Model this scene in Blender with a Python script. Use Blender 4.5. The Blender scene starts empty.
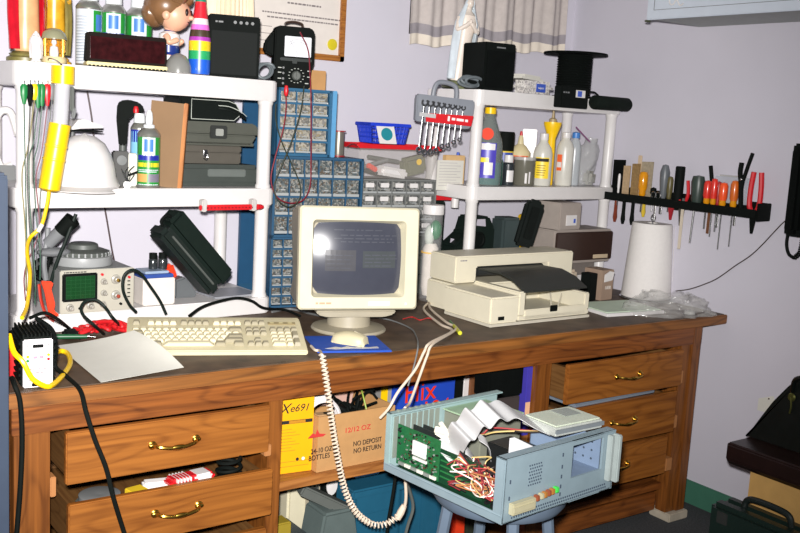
import bpy, bmesh, math, random
from mathutils import Vector as V, Matrix, Euler
from math import sin, cos, pi, radians
random.seed(7)
SC = bpy.context.scene
COL = SC.collection
# ------------------------------------------------------------------ camera
F, YAW, PITCH, ROLL, EYE = 970.5, .62377, .14928, .05702, 1.46
fw = V((sin(YAW)*cos(PITCH), cos(YAW)*cos(PITCH), -sin(PITCH)))
rt0 = V((cos(YAW), -sin(YAW), 0)); up0 = rt0.cross(fw)
rt = rt0*cos(ROLL)+up0*sin(ROLL); up = up0*cos(ROLL)-rt0*sin(ROLL)
EYEP = V((0, 0, EYE))
cd = bpy.data.cameras.new('camera'); cam = bpy.data.objects.new('camera', cd); COL.objects.link(cam)
cd.sensor_width = 36; cd.lens = F*36/800; cd.clip_start = .05
cam.matrix_world = Matrix(((rt.x, up.x, -fw.x, 0), (rt.y, up.y, -fw.y, 0), (rt.z, up.z, -fw.z, EYE), (0, 0, 0, 1)))
SC.camera = cam
def W(px, py, x=None, y=None, z=None):
    """point of the room seen along one sight line, on the plane x=, y= or z= """
    d = fw+rt*((px-400)/F)+up*((266.5-py)/F)
    if x is not None: t = x/d.x
    elif y is not None: t = y/d.y
    else: t = (z-EYE)/d.z
    return EYEP+d*t
def mpp(p): return (V(p)-EYEP).dot(fw)/F
def facing(p): return -math.atan2(p[0], p[1])
def it(x0, x1, yt, yb, Y, z=None):
    """measure an upright thing standing on the plane y=Y: foot point, width, height"""
    p = W((x0+x1)/2, yb, y=Y); s = mpp(p)
    if z is not None: p = V((p.x, Y, z))
    return p, (x1-x0)*s, (yb-yt)*s
# ------------------------------------------------------------------ materials
def lin(c):
    return tuple(((v/255)/12.92 if v/255 <= .04045 else ((v/255+.055)/1.055)**2.4) for v in c)
MATS = {}
def mat(name, rgb, rough=.5, metal=0, var=.05, sc=25, bump=0, emit=0, coat=0, clear=0, spec=.5):
    if name in MATS: return MATS[name]
    m = bpy.data.materials.new(name); m.use_nodes = True; nt = m.node_tree; N = nt.nodes; L = nt.links
    b = N['Principled BSDF']; c = lin(rgb)
    tc = N.new('ShaderNodeTexCoord'); no = N.new('ShaderNodeTexNoise'); no.inputs['Scale'].default_value = sc; no.inputs['Detail'].default_value = 3
    L.new(tc.outputs['Object'], no.inputs['Vector'])
    cr = N.new('ShaderNodeValToRGB'); L.new(no.outputs['Fac'], cr.inputs['Fac'])
    cr.color_ramp.elements[0].position = .3; cr.color_ramp.elements[1].position = .7
    cr.color_ramp.elements[0].color = (*[max(0, v*(1-var)) for v in c], 1); cr.color_ramp.elements[1].color = (*[min(1, v*(1+var)) for v in c], 1)
    L.new(cr.outputs['Color'], b.inputs['Base Color'])
    b.inputs['Roughness'].default_value = rough; b.inputs['Metallic'].default_value = metal
    b.inputs['Specular IOR Level'].default_value = spec
    b.inputs['Coat Weight'].default_value = coat; b.inputs['Coat Roughness'].default_value = .08
    if bump:
        bp = N.new('ShaderNodeBump'); bp.inputs['Strength'].default_value = bump; bp.inputs['Distance'].default_value = .004
        L.new(no.outputs['Fac'], bp.inputs['Height']); L.new(bp.outputs['Normal'], b.inputs['Normal'])
    if emit:
        L.new(cr.outputs['Color'], b.inputs['Emission Color']); b.inputs['Emission Strength'].default_value = emit
    if clear:
        t = N.new('ShaderNodeBsdfTransparent'); mx = N.new('ShaderNodeMixShader'); mx.inputs[0].default_value = clear
        L.new(b.outputs[0], mx.inputs[1]); L.new(t.outputs[0], mx.inputs[2]); L.new(mx.outputs[0], N['Material Output'].inputs['Surface'])
    MATS[name] = m; return m
def woodmat(name, a, b, axis='x', sc=1., rough=.42):
    if name in MATS: return MATS[name]
    m = bpy.data.materials.new(name); m.use_nodes = True; nt = m.node_tree; N = nt.nodes; L = nt.links
    bs = N['Principled BSDF']; tc = N.new('ShaderNodeTexCoord'); mp = N.new('ShaderNodeMapping')
    s = {'x': (1.1, 6, 6), 'y': (6, 1.1, 6), 'z': (6, 6, 1.1)}[axis]; mp.inputs['Scale'].default_value = [v*sc for v in s]
    L.new(tc.outputs['Object'], mp.inputs['Vector'])
    n1 = N.new('ShaderNodeTexNoise'); n1.inputs['Scale'].default_value = 1.7; n1.inputs['Detail'].default_value = 1.5; L.new(mp.outputs[0], n1.inputs['Vector'])
    mu = N.new('ShaderNodeMath'); mu.operation = 'MULTIPLY'; mu.inputs[1].default_value = 88; L.new(n1.outputs['Fac'], mu.inputs[0])
    si = N.new('ShaderNodeMath'); si.operation = 'SINE'; L.new(mu.outputs[0], si.inputs[0])
    hf = N.new('ShaderNodeMath'); hf.operation = 'MULTIPLY_ADD'; hf.inputs[1].default_value = .5; hf.inputs[2].default_value = .5; L.new(si.outputs[0], hf.inputs[0])
    pw_ = N.new('ShaderNodeMath'); pw_.operation = 'POWER'; pw_.inputs[1].default_value = 4; L.new(hf.outputs[0], pw_.inputs[0]); si = pw_
    mp2 = N.new('ShaderNodeMapping'); mp2.inputs['Scale'].default_value = [v*sc for v in {'x': (3, 90, 90), 'y': (90, 3, 90), 'z': (90, 90, 3)}[axis]]; L.new(tc.outputs['Object'], mp2.inputs['Vector'])
    n2 = N.new('ShaderNodeTexNoise'); n2.inputs['Scale'].default_value = 1; n2.inputs['Detail'].default_value = 3; L.new(mp2.outputs[0], n2.inputs['Vector'])
    ma = N.new('ShaderNodeMath'); ma.operation = 'MULTIPLY_ADD'; ma.inputs[1].default_value = -.18; L.new(si.outputs[0], ma.inputs[0]); L.new(n2.outputs['Fac'], ma.inputs[2])
    cr = N.new('ShaderNodeValToRGB'); L.new(ma.outputs[0], cr.inputs['Fac'])
    cr.color_ramp.elements[0].position = .2; cr.color_ramp.elements[1].position = .68
    cr.color_ramp.elements[0].color = (*lin(b), 1); cr.color_ramp.elements[1].color = (*lin(a), 1)
    L.new(cr.outputs[0], bs.inputs['Base Color']); bs.inputs['Roughness'].default_value = rough
    MATS[name] = m; return m
def specklemat(name, cols, sc=60, rough=.3, coat=.3):
    """a jumble of small contents in a few colours"""
    if name in MATS: return MATS[name]
    m = bpy.data.materials.new(name); m.use_nodes = True; nt = m.node_tree; N = nt.nodes; L = nt.links
    bs = N['Principled BSDF']; tc = N.new('ShaderNodeTexCoord'); vo = N.new('ShaderNodeTexVoronoi'); vo.inputs['Scale'].default_value = sc
    oi = N.new('ShaderNodeObjectInfo'); ad = N.new('ShaderNodeVectorMath'); ad.operation = 'ADD'
    ml = N.new('ShaderNodeMath'); ml.operation = 'MULTIPLY'; ml.inputs[1].default_value = 37; L.new(oi.outputs['Random'], ml.inputs[0])
    L.new(tc.outputs['Object'], ad.inputs[0]); L.new(ml.outputs[0], ad.inputs[1]); L.new(ad.outputs[0], vo.inputs['Vector'])
    sp = N.new('ShaderNodeSeparateColor'); L.new(vo.outputs['Color'], sp.inputs[0])
    cr = N.new('ShaderNodeValToRGB'); cr.color_ramp.interpolation = 'CONSTANT'; L.new(sp.outputs[0], cr.inputs['Fac'])
    e = cr.color_ramp.elements; e[0].color = (*lin(cols[0]), 1); e[0].position = 0; e[1].position = 1/len(cols); e[1].color = (*lin(cols[1]), 1)
    for i, c in enumerate(cols[2:], 2):
        q = e.new(i/len(cols)); q.color = (*lin(c), 1)
    L.new(cr.outputs[0], bs.inputs['Base Color']); bs.inputs['Roughness'].default_value = rough; bs.inputs['Coat Weight'].default_value = coat
    MATS[name] = m; return m
# ------------------------------------------------------------------ mesh builder
class G:
    def __init__(s): s.b = bmesh.new()
    def _add(s, vs, fs, m, M=None):
        bv = [s.b.verts.new(M @ V(v) if M else V(v)) for v in vs]
        for f in fs:
            try: fc = s.b.faces.new([bv[i] for i in f]); fc.material_index = m
            except ValueError: pass
        return bv
    def box(s, c, d, rot=(0, 0, 0), m=0, bev=0, taper=1):
        """centre, dimensions; taper scales the top in x and y"""
        t = bmesh.new(); bmesh.ops.create_cube(t, size=1)
        for v in t.verts:
            k = taper if v.co.z > 0 else 1
            v.co = V((v.co.x*d[0]*k, v.co.y*d[1]*k, v.co.z*d[2]))
        if bev: bmesh.ops.bevel(t, geom=t.edges[:]+t.verts[:], offset=min(bev, min(d)*.45), segments=2, affect='EDGES', clamp_overlap=True)
        M = Matrix.Translation(c) @ Euler(rot).to_matrix().to_4x4()
        t.verts.index_update(); s._add([v.co[:] for v in t.verts], [[v.index for v in f.verts] for f in t.faces], m, M); t.free(); return s
    def span(s, a, b, m=0, bev=0):
        return s.box([(a[i]+b[i])/2 for i in range(3)], [abs(b[i]-a[i]) for i in range(3)], m=m, bev=bev)
    def lathe(s, prof, c=(0, 0, 0), n=20, m=0, axis=None, sy=1, cap=True, ang=None):
        """prof: (r, z[, material])"""
        M = Matrix.Translation(c)
        if axis is not None: M = M @ V((0, 0, 1)).rotation_difference(V(axis)).to_matrix().to_4x4()
        a0, a1 = ang or (0, 2*pi); nn = n if ang is None else n+1
        vs = []; fs = []; ms = []
        for p in prof:
            for k in range(nn):
                t = a0+(a1-a0)*k/n; vs.append((p[0]*cos(t), p[0]*sin(t)*sy, p[1]))
        bv = [s.b.verts.new(M @ V(v)) for v in vs]
        for i in range(len(prof)-1):
            mi = prof[i][2] if len(prof[i]) > 2 else m
            for k in range(n):
                k2 = (k+1) % nn
                f = [bv[i*nn+k], bv[i*nn+k2], bv[(i+1)*nn+k2], bv[(i+1)*nn+k]]
                try: fc = s.b.faces.new(f); fc.material_index = mi
                except ValueError: pass
        if cap and ang is None:
            for i, p in ((0, prof[0]), (len(prof)-1, prof[-1])):
                if p[0] > 1e-5:
                    try: fc = s.b.faces.new(bv[i*nn:(i+1)*nn]); fc.material_index = p[2] if len(p) > 2 else m
                    except ValueError: pass
        return s
    def cyl(s, a, b, r, r2=None, m=0, n=14):
        a = V(a); b = V(b); h = (b-a).length
        if h < 1e-6: return s
        return s.lathe([(r, 0), (r if r2 is None else r2, h)], a, n, m, axis=(b-a))
    def ball(s, c, r, m=0, n=14, rot=(0, 0, 0)):
        if not hasattr(r, '__len__'): r = (r, r, r)
        M = Matrix.Translation(c) @ Euler(rot).to_matrix().to_4x4(); k = n//2+1
        vs = [(0, 0, -r[2])]; fs = []
        for i in range(1, k):
            ph = -pi/2+pi*i/k
            for j in range(n): vs.append((r[0]*cos(ph)*cos(2*pi*j/n), r[1]*cos(ph)*sin(2*pi*j/n), r[2]*sin(ph)))
        vs.append((0, 0, r[2])); T = len(vs)-1
        for j in range(n):
            fs.append((0, 1+(j+1) % n, 1+j)); fs.append((T, T-n+j, T-n+(j+1) % n))
            for i in range(k-2): fs.append((1+i*n+j, 1+i*n+(j+1) % n, 1+(i+1)*n+(j+1) % n, 1+(i+1)*n+j))
        s._add(vs, fs, m, M); return s
    def tube(s, pts, r, m=0, n=8, smooth=True, flat=1):
        pts = [V(p) for p in pts]
        if smooth and len(pts) > 2: pts = catmull(pts)
        rr = r if hasattr(r, '__len__') else None
        t0 = (pts[1]-pts[0]).normalized(); nx = t0.orthogonal().normalized(); rings = []
        for i, p in enumerate(pts):
            t = (pts[min(i+1, len(pts)-1)]-pts[max(i-1, 0)])
            t = t.normalized() if t.length > 1e-9 else t0
            nx = (nx-t*nx.dot(t)); nx = nx.normalized() if nx.length > 1e-6 else t.orthogonal().normalized(); ny = t.cross(nx)
            q = r if rr is None else rr[0]+(rr[1]-rr[0])*i/(len(pts)-1)
            rings.append([s.b.verts.new(p+nx*q*cos(2*pi*k/n)+ny*q*flat*sin(2*pi*k/n)) for k in range(n)])
        for a, b in zip(rings, rings[1:]):
            for k in range(n):
                fc = s.b.faces.new([a[k], a[(k+1) % n], b[(k+1) % n], b[k]]); fc.material_index = m
        for R in (rings[0], rings[-1]):
            fc = s.b.faces.new(R); fc.material_index = m
        return s
    def prism(s, poly, t, M=None, m=0, bev=0):
        """poly in local x,z; thickness t along +y"""
        k = len(poly); vs = [(p[0], 0, p[1]) for p in poly]+[(p[0], t, p[1]) for p in poly]
        tb = bmesh.new(); bv = [tb.verts.new(v) for v in vs]
        tb.faces.new(bv[:k][::-1]); tb.faces.new(bv[k:])
        for i in range(k): tb.faces.new([bv[i], bv[(i+1) % k], bv[k+(i+1) % k], bv[k+i]])
        bmesh.ops.recalc_face_normals(tb, faces=tb.faces[:])
        if bev: bmesh.ops.bevel(tb, geom=tb.edges[:], offset=bev, segments=2, affect='EDGES', clamp_overlap=True)
        tb.verts.index_update(); s._add([v.co[:] for v in tb.verts], [[v.index for v in f.verts] for f in tb.faces], m, M); tb.free(); return s
    def grid(s, fn, nu, nv, m=0, mfn=None, thick=0):
        P = [[V(fn(i/nu, j/nv)) for j in range(nv+1)] for i in range(nu+1)]
        bv = [[s.b.verts.new(p) for p in row] for row in P]
        for i in range(nu):
            for j in range(nv):
                fc = s.b.faces.new([bv[i][j], bv[i+1][j], bv[i+1][j+1], bv[i][j+1]]); fc.material_index = mfn(i/nu, j/nv) if mfn else m
        if thick:
            bmesh.ops.recalc_face_normals(s.b, faces=s.b.faces[:])
            bmesh.ops.solidify(s.b, geom=s.b.faces[:], thickness=thick)
        return s
    def patch(s, r, a0, a1, z0, z1, c=(0, 0, 0), m=0, n=8):
        """label on a round wall, angles in radians, 0 = towards -y"""
        c = V(c)
        def fn(u, v):
            a = a0+(a1-a0)*u; return c+V((r*sin(a), -r*cos(a), z0+(z1-z0)*v))
        P = [[s.b.verts.new(fn(i/n, j)) for j in (0, 1)] for i in range(n+1)]
        for i in range(n):
            fc = s.b.faces.new([P[i][0], P[i+1][0], P[i+1][1], P[i][1]]); fc.material_index = m
        return s
    def text(s, body, size, M, m=0, ext=.0006, shear=0, sx=1, align='CENTER'):
        cu = bpy.data.curves.new('lettering', 'FONT'); cu.body = body; cu.size = size; cu.extrude = ext; cu.align_x = align; cu.align_y = 'CENTER'; cu.shear = shear
        o = bpy.data.objects.new('lettering', cu); COL.objects.link(o)
        dg = bpy.context.evaluated_depsgraph_get(); me = bpy.data.meshes.new_from_object(o.evaluated_get(dg))
        MM = M @ Matrix.Rotation(pi/2, 4, 'X') @ Matrix.Diagonal((sx, 1, 1, 1))
        s._add([v.co[:] for v in me.vertices], [list(p.vertices) for p in me.polygons], m, MM)
        bpy.data.objects.remove(o); bpy.data.curves.remove(cu); bpy.data.meshes.remove(me); return s
    def build(s, name, mats, parent=None, loc=None, rot=None, ang=35, kind=None, label=None):
        me = bpy.data.meshes.new(name); bmesh.ops.recalc_face_normals(s.b, faces=s.b.faces[:]); s.b.to_mesh(me); s.b.free()
        if not isinstance(mats, (list, tuple)): mats = [mats]
        for x in mats: me.materials.append(x)
        if ang:
            me.shade_smooth(); me.set_sharp_from_angle(angle=radians(ang))
        o = bpy.data.objects.new(name, me); COL.objects.link(o)
        if parent: o.parent = parent
        if loc is not None: o.location = loc
        if rot is not None: o.rotation_euler = rot
        if kind: o['kind'] = kind
        if label: o['label'] = label
        return o
def catmull(p, k=8):
    o = []; q = [p[0]*2-p[1]]+p+[p[-1]*2-p[-2]]
    for i in range(1, len(q)-2):
        a, b, c, d = q[i-1:i+3]
        for j in range(k):
            t = j/k; o.append(.5*((2*b)+(c-a)*t+(2*a-5*b+4*c-d)*t*t+(3*b-a-3*c+d)*t**3))
    o.append(p[-1]); return o
def T(x=0, y=0, z=0): return Matrix.Translation((x, y, z))
def tag(o, label, cat, group=None, kind=None):
    o['label'] = label; o['category'] = cat
    if group: o['group'] = group
    if kind: o['kind'] = kind
    return o
def thing(name, label, cat, loc=(0, 0, 0), rz=0, group=None, rx=0, ry=0):
    o = bpy.data.objects.new(name, None); COL.objects.link(o); o.empty_display_size = .05
    o.location = loc; o.rotation_euler = (rx, ry, rz); return tag(o, label, cat, group)
def struct(o): o['kind'] = 'structure'; return o
def dup(root, loc, rz=0, label=None):
    r = root.copy(); COL.objects.link(r); r.location = loc; r.rotation_euler = (0, 0, rz)
    if label: r['label'] = label
    for ch in list(root.children):
        c = ch.copy(); COL.objects.link(c); c.parent = r
        for g in ch.children:
            d = g.copy(); COL.objects.link(d); d.parent = c
    return r
def marks(g, x0, x1, z, h, y, m=0, seed=1):
    """a row of small word-like print marks"""
    r = random.Random(seed); x = x0
    while x < x1-h:
        l = r.uniform(h, h*3.2); g.span((x, y, z), (min(x1, x+l), y+.0005, z+h), m=m); x += l+h*.6
    return g
def noise3(x, y, z=0): 
    from mathutils import noise
    return noise.noise((x, y, z))
FLASH, SPOT, AMB, EXPO = 740, 84, .1, 0
# palette
white_pl = mat('white_plastic', (216, 213, 211), .35, var=.02)
black_pl = mat('black_plastic', (13, 17, 15), .72, var=.1, spec=.1)
black_mt = mat('black_matte', (9, 12, 11), .75, var=.15, spec=.08)
darkgreen = mat('dark_green_plastic', (22, 32, 28), .5, var=.1, spec=.15)
grey_pl = mat('grey_plastic', (110, 112, 112), .5)
greygreen = mat('grey_green_plastic', (84, 88, 84), .5)
steel = mat('steel', (185, 185, 185), .25, metal=1)
brass = mat('brass', (200, 160, 70), .28, metal=1)
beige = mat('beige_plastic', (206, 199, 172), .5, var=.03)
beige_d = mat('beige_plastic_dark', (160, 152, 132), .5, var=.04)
ivory = mat('ivory_plastic', (200, 190, 156), .45, var=.03)
red_pl = mat('red_plastic', (200, 30, 38), .35)
orange_pl = mat('orange_red_plastic', (225, 62, 30), .35)
yellow_pl = mat('yellow_plastic', (240, 195, 12), .35)
green_pl = mat('green_plastic', (22, 120, 60), .4)
blue_pl = mat('blue_plastic', (28, 58, 190), .4)
paper = mat('paper', (208, 206, 196), .8, var=.02)
card = mat('cardboard', (178, 134, 84), .8, var=.06)
ink = mat('black_ink', (22, 20, 22), .7)
redink = mat('red_ink', (190, 50, 45), .7)
skin = mat('painted_skin', (222, 170, 140), .4)
clearpl = mat('clear_plastic', (215, 215, 215), .12, clear=.72)
smoke = mat('cloudy_plastic', (200, 200, 196), .25, clear=.45)
# ------------------------------------------------------------------ the room
XW, YB, ZB = 3.18, 3.2, .793
wall_m = mat('wall_paint', (201, 198, 208), .75, var=.012, sc=6)
floor_m = mat('carpet', (62, 64, 66), .95, var=.35, sc=140, bump=.6)
struct(G().span((-1.6, YB, 0), (XW+.1, YB+.1, 2.6)).build('wall_back', wall_m))
struct(G().span((XW, -.6, 0), (XW+.1, YB, 2.6)).build('wall_right', wall_m))
struct(G().span((-1.6, -.6, -.08), (XW+.1, YB+.1, 0)).build('floor', floor_m))
green_base = mat('green_rubber', (62, 112, 92), .55)
struct(G().span((XW-.012, -.6, 0), (XW, YB-.013, .095), bev=.003).build('baseboard_right', green_base))
struct(G().span((-1.6, YB-.012, 0), (XW, YB, .095), bev=.003).build('baseboard_back', green_base))
# window behind the curtain
wx0, wx1, wz = 2.26, 3.06, 1.80
wf = thing('window_1', 'window behind the short grey curtain', 'window', ((wx0+wx1)/2, YB-.012, 0)); del wf['category']; del wf['label']; struct(wf)
hw = (wx1-wx0)/2-.02
G().span((-hw, -.006, wz), (-hw+.04, .012, 2.4)).span((hw-.04, -.006, wz), (hw, .012, 2.4)).span((-hw, -.006, wz), (hw, .012, wz+.03)).span((-hw, -.006, 2.37), (hw, .012, 2.4)).build('window_frame', mat('dark_frame', (60, 55, 52), .5), wf)
G().span((-hw+.04, .004, wz+.03), (hw-.04, .009, 2.37)).build('window_pane', mat('night_glass', (22, 24, 30), .08), wf)
# curtain
cur_a = mat('curtain_cloth', (186, 177, 172), .85, var=.06, sc=50); cur_b = mat('curtain_band', (146, 140, 144), .85, var=.06, sc=50); cur_h = mat('curtain_hem', (212, 202, 188), .85)
def curt(u, v):
    x = 2.255+.83*u; z = 1.755+.62*v
    a = sin(u*41)*.011+sin(u*97+1.3)*.006+sin(u*19+v)*.008
    return (x, YB-.05+a*(1-.25*v), z+.006*sin(u*33)+.03*u)
tag(G().grid(curt, 110, 62, mfn=lambda u, v: 2 if v < .055 else 1 if v < .125 else 0, thick=.0015).build('curtain', [cur_a, cur_b, cur_h], ang=80), 'short grey and cream striped curtain hanging on back wall above right shelf', 'curtain')
# framed certificate
wfr = woodmat('frame_wood', (176, 116, 52), (128, 74, 28), 'x', 2)
p = W(344, 62, y=YB-.02); p0 = W(251, 40, y=YB-.02)
fx0, fx1, fz0, fz1 = p0.x-.02, p.x, p.z, 2.06
dp = thing('framed_certificate', 'framed certificate with gold seal on the back wall behind the left shelf', 'picture frame', ((fx0+fx1)/2, YB-.001, fz0))
w = fx1-fx0; h = fz1-fz0; b = .022
G().span((-w/2, -.022, 0), (w/2, -.002, b), bev=.003).span((-w/2, -.022, h-b), (w/2, -.002, h), bev=.003).span((-w/2, -.022, 0), (-w/2+b, -.002, h), bev=.003).span((w/2-b, -.022, 0), (w/2, -.002, h), bev=.003).build('frame', wfr, dp)
sh = G().span((-w/2+b, -.01, b), (w/2-b, -.004, h-b)).build('certificate_sheet', mat('certificate_paper', (222, 214, 206), .3, var=.03, coat=.5), dp)
tx = G()
for i, (z, hw_, h_) in enumerate(((.265, .09, .008), (.238, .06, .006), (.213, .045, .006), (.188, .07, .006), (.148, .17, .005), (.132, .15, .005))): marks(tx, .03-hw_, .03+hw_, z, h_, -.0105, 0, i)
for x in (-.14, -.02):
    for z in (.1, .075, .05): tx.span((x-.045, -.0108, z), (x+.04, -.0103, z+.002))
tx.build('lettering', mat('grey_ink', (120, 112, 112), .7), sh, ang=0)
G().lathe([(.021, -.0005), (.021, .002), (.018, .003), (0, .003)], (w/2-.05, -.0105, .06), 20, axis=(0, -1, 0)).build('gold_seal', mat('gold_seal', (206, 190, 40), .35), sh)
# ------------------------------------------------------------------ workbench
wa = woodmat('bench_wood', (150, 92, 36), (104, 58, 18), 'x'); wz_ = woodmat('bench_wood_upright', (132, 78, 30), (92, 50, 15), 'z')
wap = woodmat('bench_apron_wood', (136, 78, 32), (84, 43, 15), 'x'); wtrim = woodmat('bench_edge_wood', (150, 94, 40), (84, 50, 20), 'x', .7, .5)
wdr = woodmat('drawer_front_wood', (150, 92, 36), (108, 60, 19), 'x', .8); win = woodmat('drawer_inside_wood', (120, 84, 46), (92, 60, 30), 'y')
topm = mat('worn_bench_top', (84, 66, 50), .6, var=.4, sc=14, bump=.15)
peach = mat('pine_block', (166, 112, 66), .5)
bench = thing('workbench', 'long wooden workbench with brass handled drawers along the back wall', 'workbench', (1.85, 2.7, 0))
def bp(name, g, m, **k):
    g.b.transform(T(-1.85, -2.7, 0)) if False else None
    bmesh.ops.translate(g.b, vec=(-1.85, -2.7, 0), verts=g.b.verts[:]); return g.build(name, m, bench, **k)
YF = 2.24
bp('worktop', G().span((.535, YF+.012, .772), (XW-.004, YB-.014, ZB), bev=.003), topm)
bp('front_edging', G().span((.535, YF, .757), (XW-.004, YF+.012, ZB-.0005), bev=.003), wtrim)
bp('apron', G().span((.545, YF+.003, .692), (3.035, YF+.03, .7575), bev=.002).span((.545, YF+.012, .757), (3.035, YF+.03, .772)), wap)
bp('side_panel', G().span((.55, YF+.006, .0), (.632, YF+.045, .692), bev=.002).span((.55, YF+.045, 0), (.575, YB-.03, .76)), wz_)
bp('stile', G().span((1.212, YF+.01, .0), (1.253, YF+.05, .692), bev=.002).span((1.22, YF+.05, .0), (1.245, YB-.03, .76)), wz_)
bp('stile', G().span((2.2, YF+.01, .0), (2.265, YF+.04, .692), bev=.002).span((2.24, YF+.04, .0), (2.262, YB-.03, .76)), wz_)
bp('leg', G().span((2.93, YF+.01, .035), (2.985, YF+.06, .757), bev=.002).span((2.985, YF+.002, .035), (3.032, YF+.09, .757), bev=.002).span((3.0, YF+.09, .035), (3.025, YB-.03, .757)), wz_)
bp('foot_block', G().span((2.935, YF-.01, 0), (3.045, YF+.09, .033), bev=.004), mat('stone_tile', (178, 168, 150), .6, var=.1))
bp('apron_end', G().span((3.036, YF+.014, .69), (3.046, YF+.1, .757), bev=.002), mat('red_stained_wood', (120, 40, 28), .5))
bp('lower_shelf', G().span((1.253, YF+.03, .418), (2.2, YB-.06, .446), bev=.002), woodmat('shelf_board', (170, 112, 58), (124, 74, 34), 'x'))
bp('bottom_rail', G().span((2.265, YF+.04, .12), (2.93, YF+.5, .148), bev=.002).span((2.265, YF+.06, .03), (2.93, YF+.085, .1), bev=.002), wap)
bp('back_panel', G().span((.575, YB-.04, .05), (3.0, YB-.03, .76)), mat('back_board', (96, 66, 40), .8))
for (x, z) in ((1.203, .545), (1.203, .385)): bp('drawer_guide', G().span((x-.012, YF-.012, z), (x+.008, YF+.012, z+.032), bev=.002), peach)
for (x, z) in ((2.908, .57), (2.9, .4), (2.895, .235)): bp('drawer_guide', G().span((x-.014, YF-.012, z-.018), (x+.02, YF+.02, z+.03), bev=.002), peach)
for z in (.545, .375): bp('drawer_guide', G().span((.634, YF+.012, z-.02), (.648, YF+.05, z+.03), bev=.002), peach)
def drawer(x0, x1, z0, z1, yf, deep=.55):
    g = G(); g.span((x0, yf, z0), (x1, yf+.02, z1), m=0, bev=.003)
    g.span((x0+.012, yf+.02, z0+.008), (x0+.026, yf+deep, z1-.015), m=1).span((x1-.026, yf+.02, z0+.008), (x1-.012, yf+deep, z1-.015), m=1)
    g.span((x0+.012, yf+deep, z0+.008), (x1-.012, yf+deep+.012, z1-.015), m=1).span((x0+.026, yf+.02, z0+.008), (x1-.026, yf+deep, z0+.016), m=1)
    o = bp('drawer', g, [wdr, win])
    xc, zc = (x0+x1)/2, (z0+z1)/2+.004; k = G(); s = .058
    bmesh_pts = [(xc-s, yf-.004, zc), (xc-s*.8, yf-.022, zc-.001), (xc-s*.3, yf-.028, zc-.005), (xc+s*.3, yf-.028, zc-.005), (xc+s*.8, yf-.022, zc-.001), (xc+s, yf-.004, zc)]
    k.tube(bmesh_pts, .0045, n=8).ball((xc, yf-.028, zc-.005), (.022, .006, .007))
    for e in (-s, s): k.lathe([(.011, 0), (.011, .003), (.007, .006), (0, .006)], (xc+e, yf, zc), 12, axis=(0, -1, 0)).ball((xc+e, yf-.006, zc), (.012, .005, .007))
    bmesh.ops.translate(k.b, vec=(-1.85, -2.7, 0), verts=k.b.verts[:])
    k.build('handle', brass, o)
    return o
drawer(.662, 1.2, .56, .689, 2.222); drawer(.658, 1.196, .396, .524, 2.186); drawer(.66, 1.19, .228, .354, 2.2)
drawer(2.3, 2.89, .554, .69, 2.205); drawer(2.305, 2.875, .38, .535, 2.205); drawer(2.31, 2.865, .216, .364, 2.218)
# things in the half open drawers
def small(name, label, cat, g, m, loc, rz=0, group=None): 
    return tag(g.build(name, m, None, loc, (0, 0, rz)), label, cat, group)
zz = .411
t = thing('snack_packet', 'red and white striped packet lying in the open left drawer', 'packet', (.98, 2.235, .508), .1)
G().box((0, 0, .012), (.13, .05, .024), bev=.009).build('pouch', red_pl, t)
g = G()
for i in range(5): g.box((-.045+i*.009, 0, .013), (.004, .051, .0225), m=0, bev=.001)
g.box((.03, 0, .013), (.05, .051, .0235), bev=.006).build('white_print', white_pl, t)
small('film_box', 'small yellow and black box in the open left drawer', 'box', G().box((0, 0, .053), (.045, .04, .106), bev=.002), mat('yellow_card', (226, 190, 40), .5), (.84, 2.235, .411), .2)
small('tin_lid', 'round grey tin lid propped in the open left drawer', 'lid', G().lathe([(.045, 0), (.05, .004), (.05, .014), (.046, .016), (.0, .012)], (0, 0, 0), 24), grey_pl, (.752, 2.25, .5), 0)
small('metal_block', 'dark metal block under the tin lid in the left drawer', 'block', G().box((0, 0, .044), (.1, .07, .088), bev=.004), greygreen, (.752, 2.25, .411))
small('white_sachet', 'white and red sachet beside the packet in the left drawer', 'sachet', G().box((0, 0, .056), (.08, .03, .11), (.15, 0, 0), bev=.006), white_pl, (.905, 2.262, .411), -.2)
small('packing_block', 'grey box beneath the striped packet in the left drawer', 'box', G().box((0, 0, .048), (.12, .05, .096), bev=.002), grey_pl, (.985, 2.24, .411), .05)
small('coil_of_flex', 'black coil of flex in the open left drawer', 'cable', G().tube([(.035*cos(a*.6)*(1-.006*a), .03*sin(a*.6), .012+.0022*a) for a in range(38)], .005, n=6), black_pl, (1.09, 2.235, .478))
small('black_case', 'flat black case under the coil of flex in the left drawer', 'case', G().box((0, 0, .033), (.1, .08, .066), bev=.004), black_pl, (1.09, 2.245, .411))
small('black_plug', 'black plug beside the coil of flex in the left drawer', 'plug', G().box((0, 0, .04), (.04, .035, .08), bev=.006, taper=.7).cyl((-.008, 0, .08), (-.008, 0, .1), .003).cyl((.008, 0, .08), (.008, 0, .1), .003), black_pl, (1.152, 2.235, .411))
small('grey_folder', 'grey blue folder sticking out of the right drawer', 'folder', G().box((0, 0, 0), (.42, .18, .012), (.0, 0, 0), bev=.003), mat('grey_blue_card', (120, 130, 142), .5), (2.56, 2.31, .541), .03)
small('white_card', 'white card lying on the grey folder in the right drawer', 'card', G().box((0, 0, .003), (.07, .1, .005), bev=.001), paper, (2.68, 2.285, .5475), .3)
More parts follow.
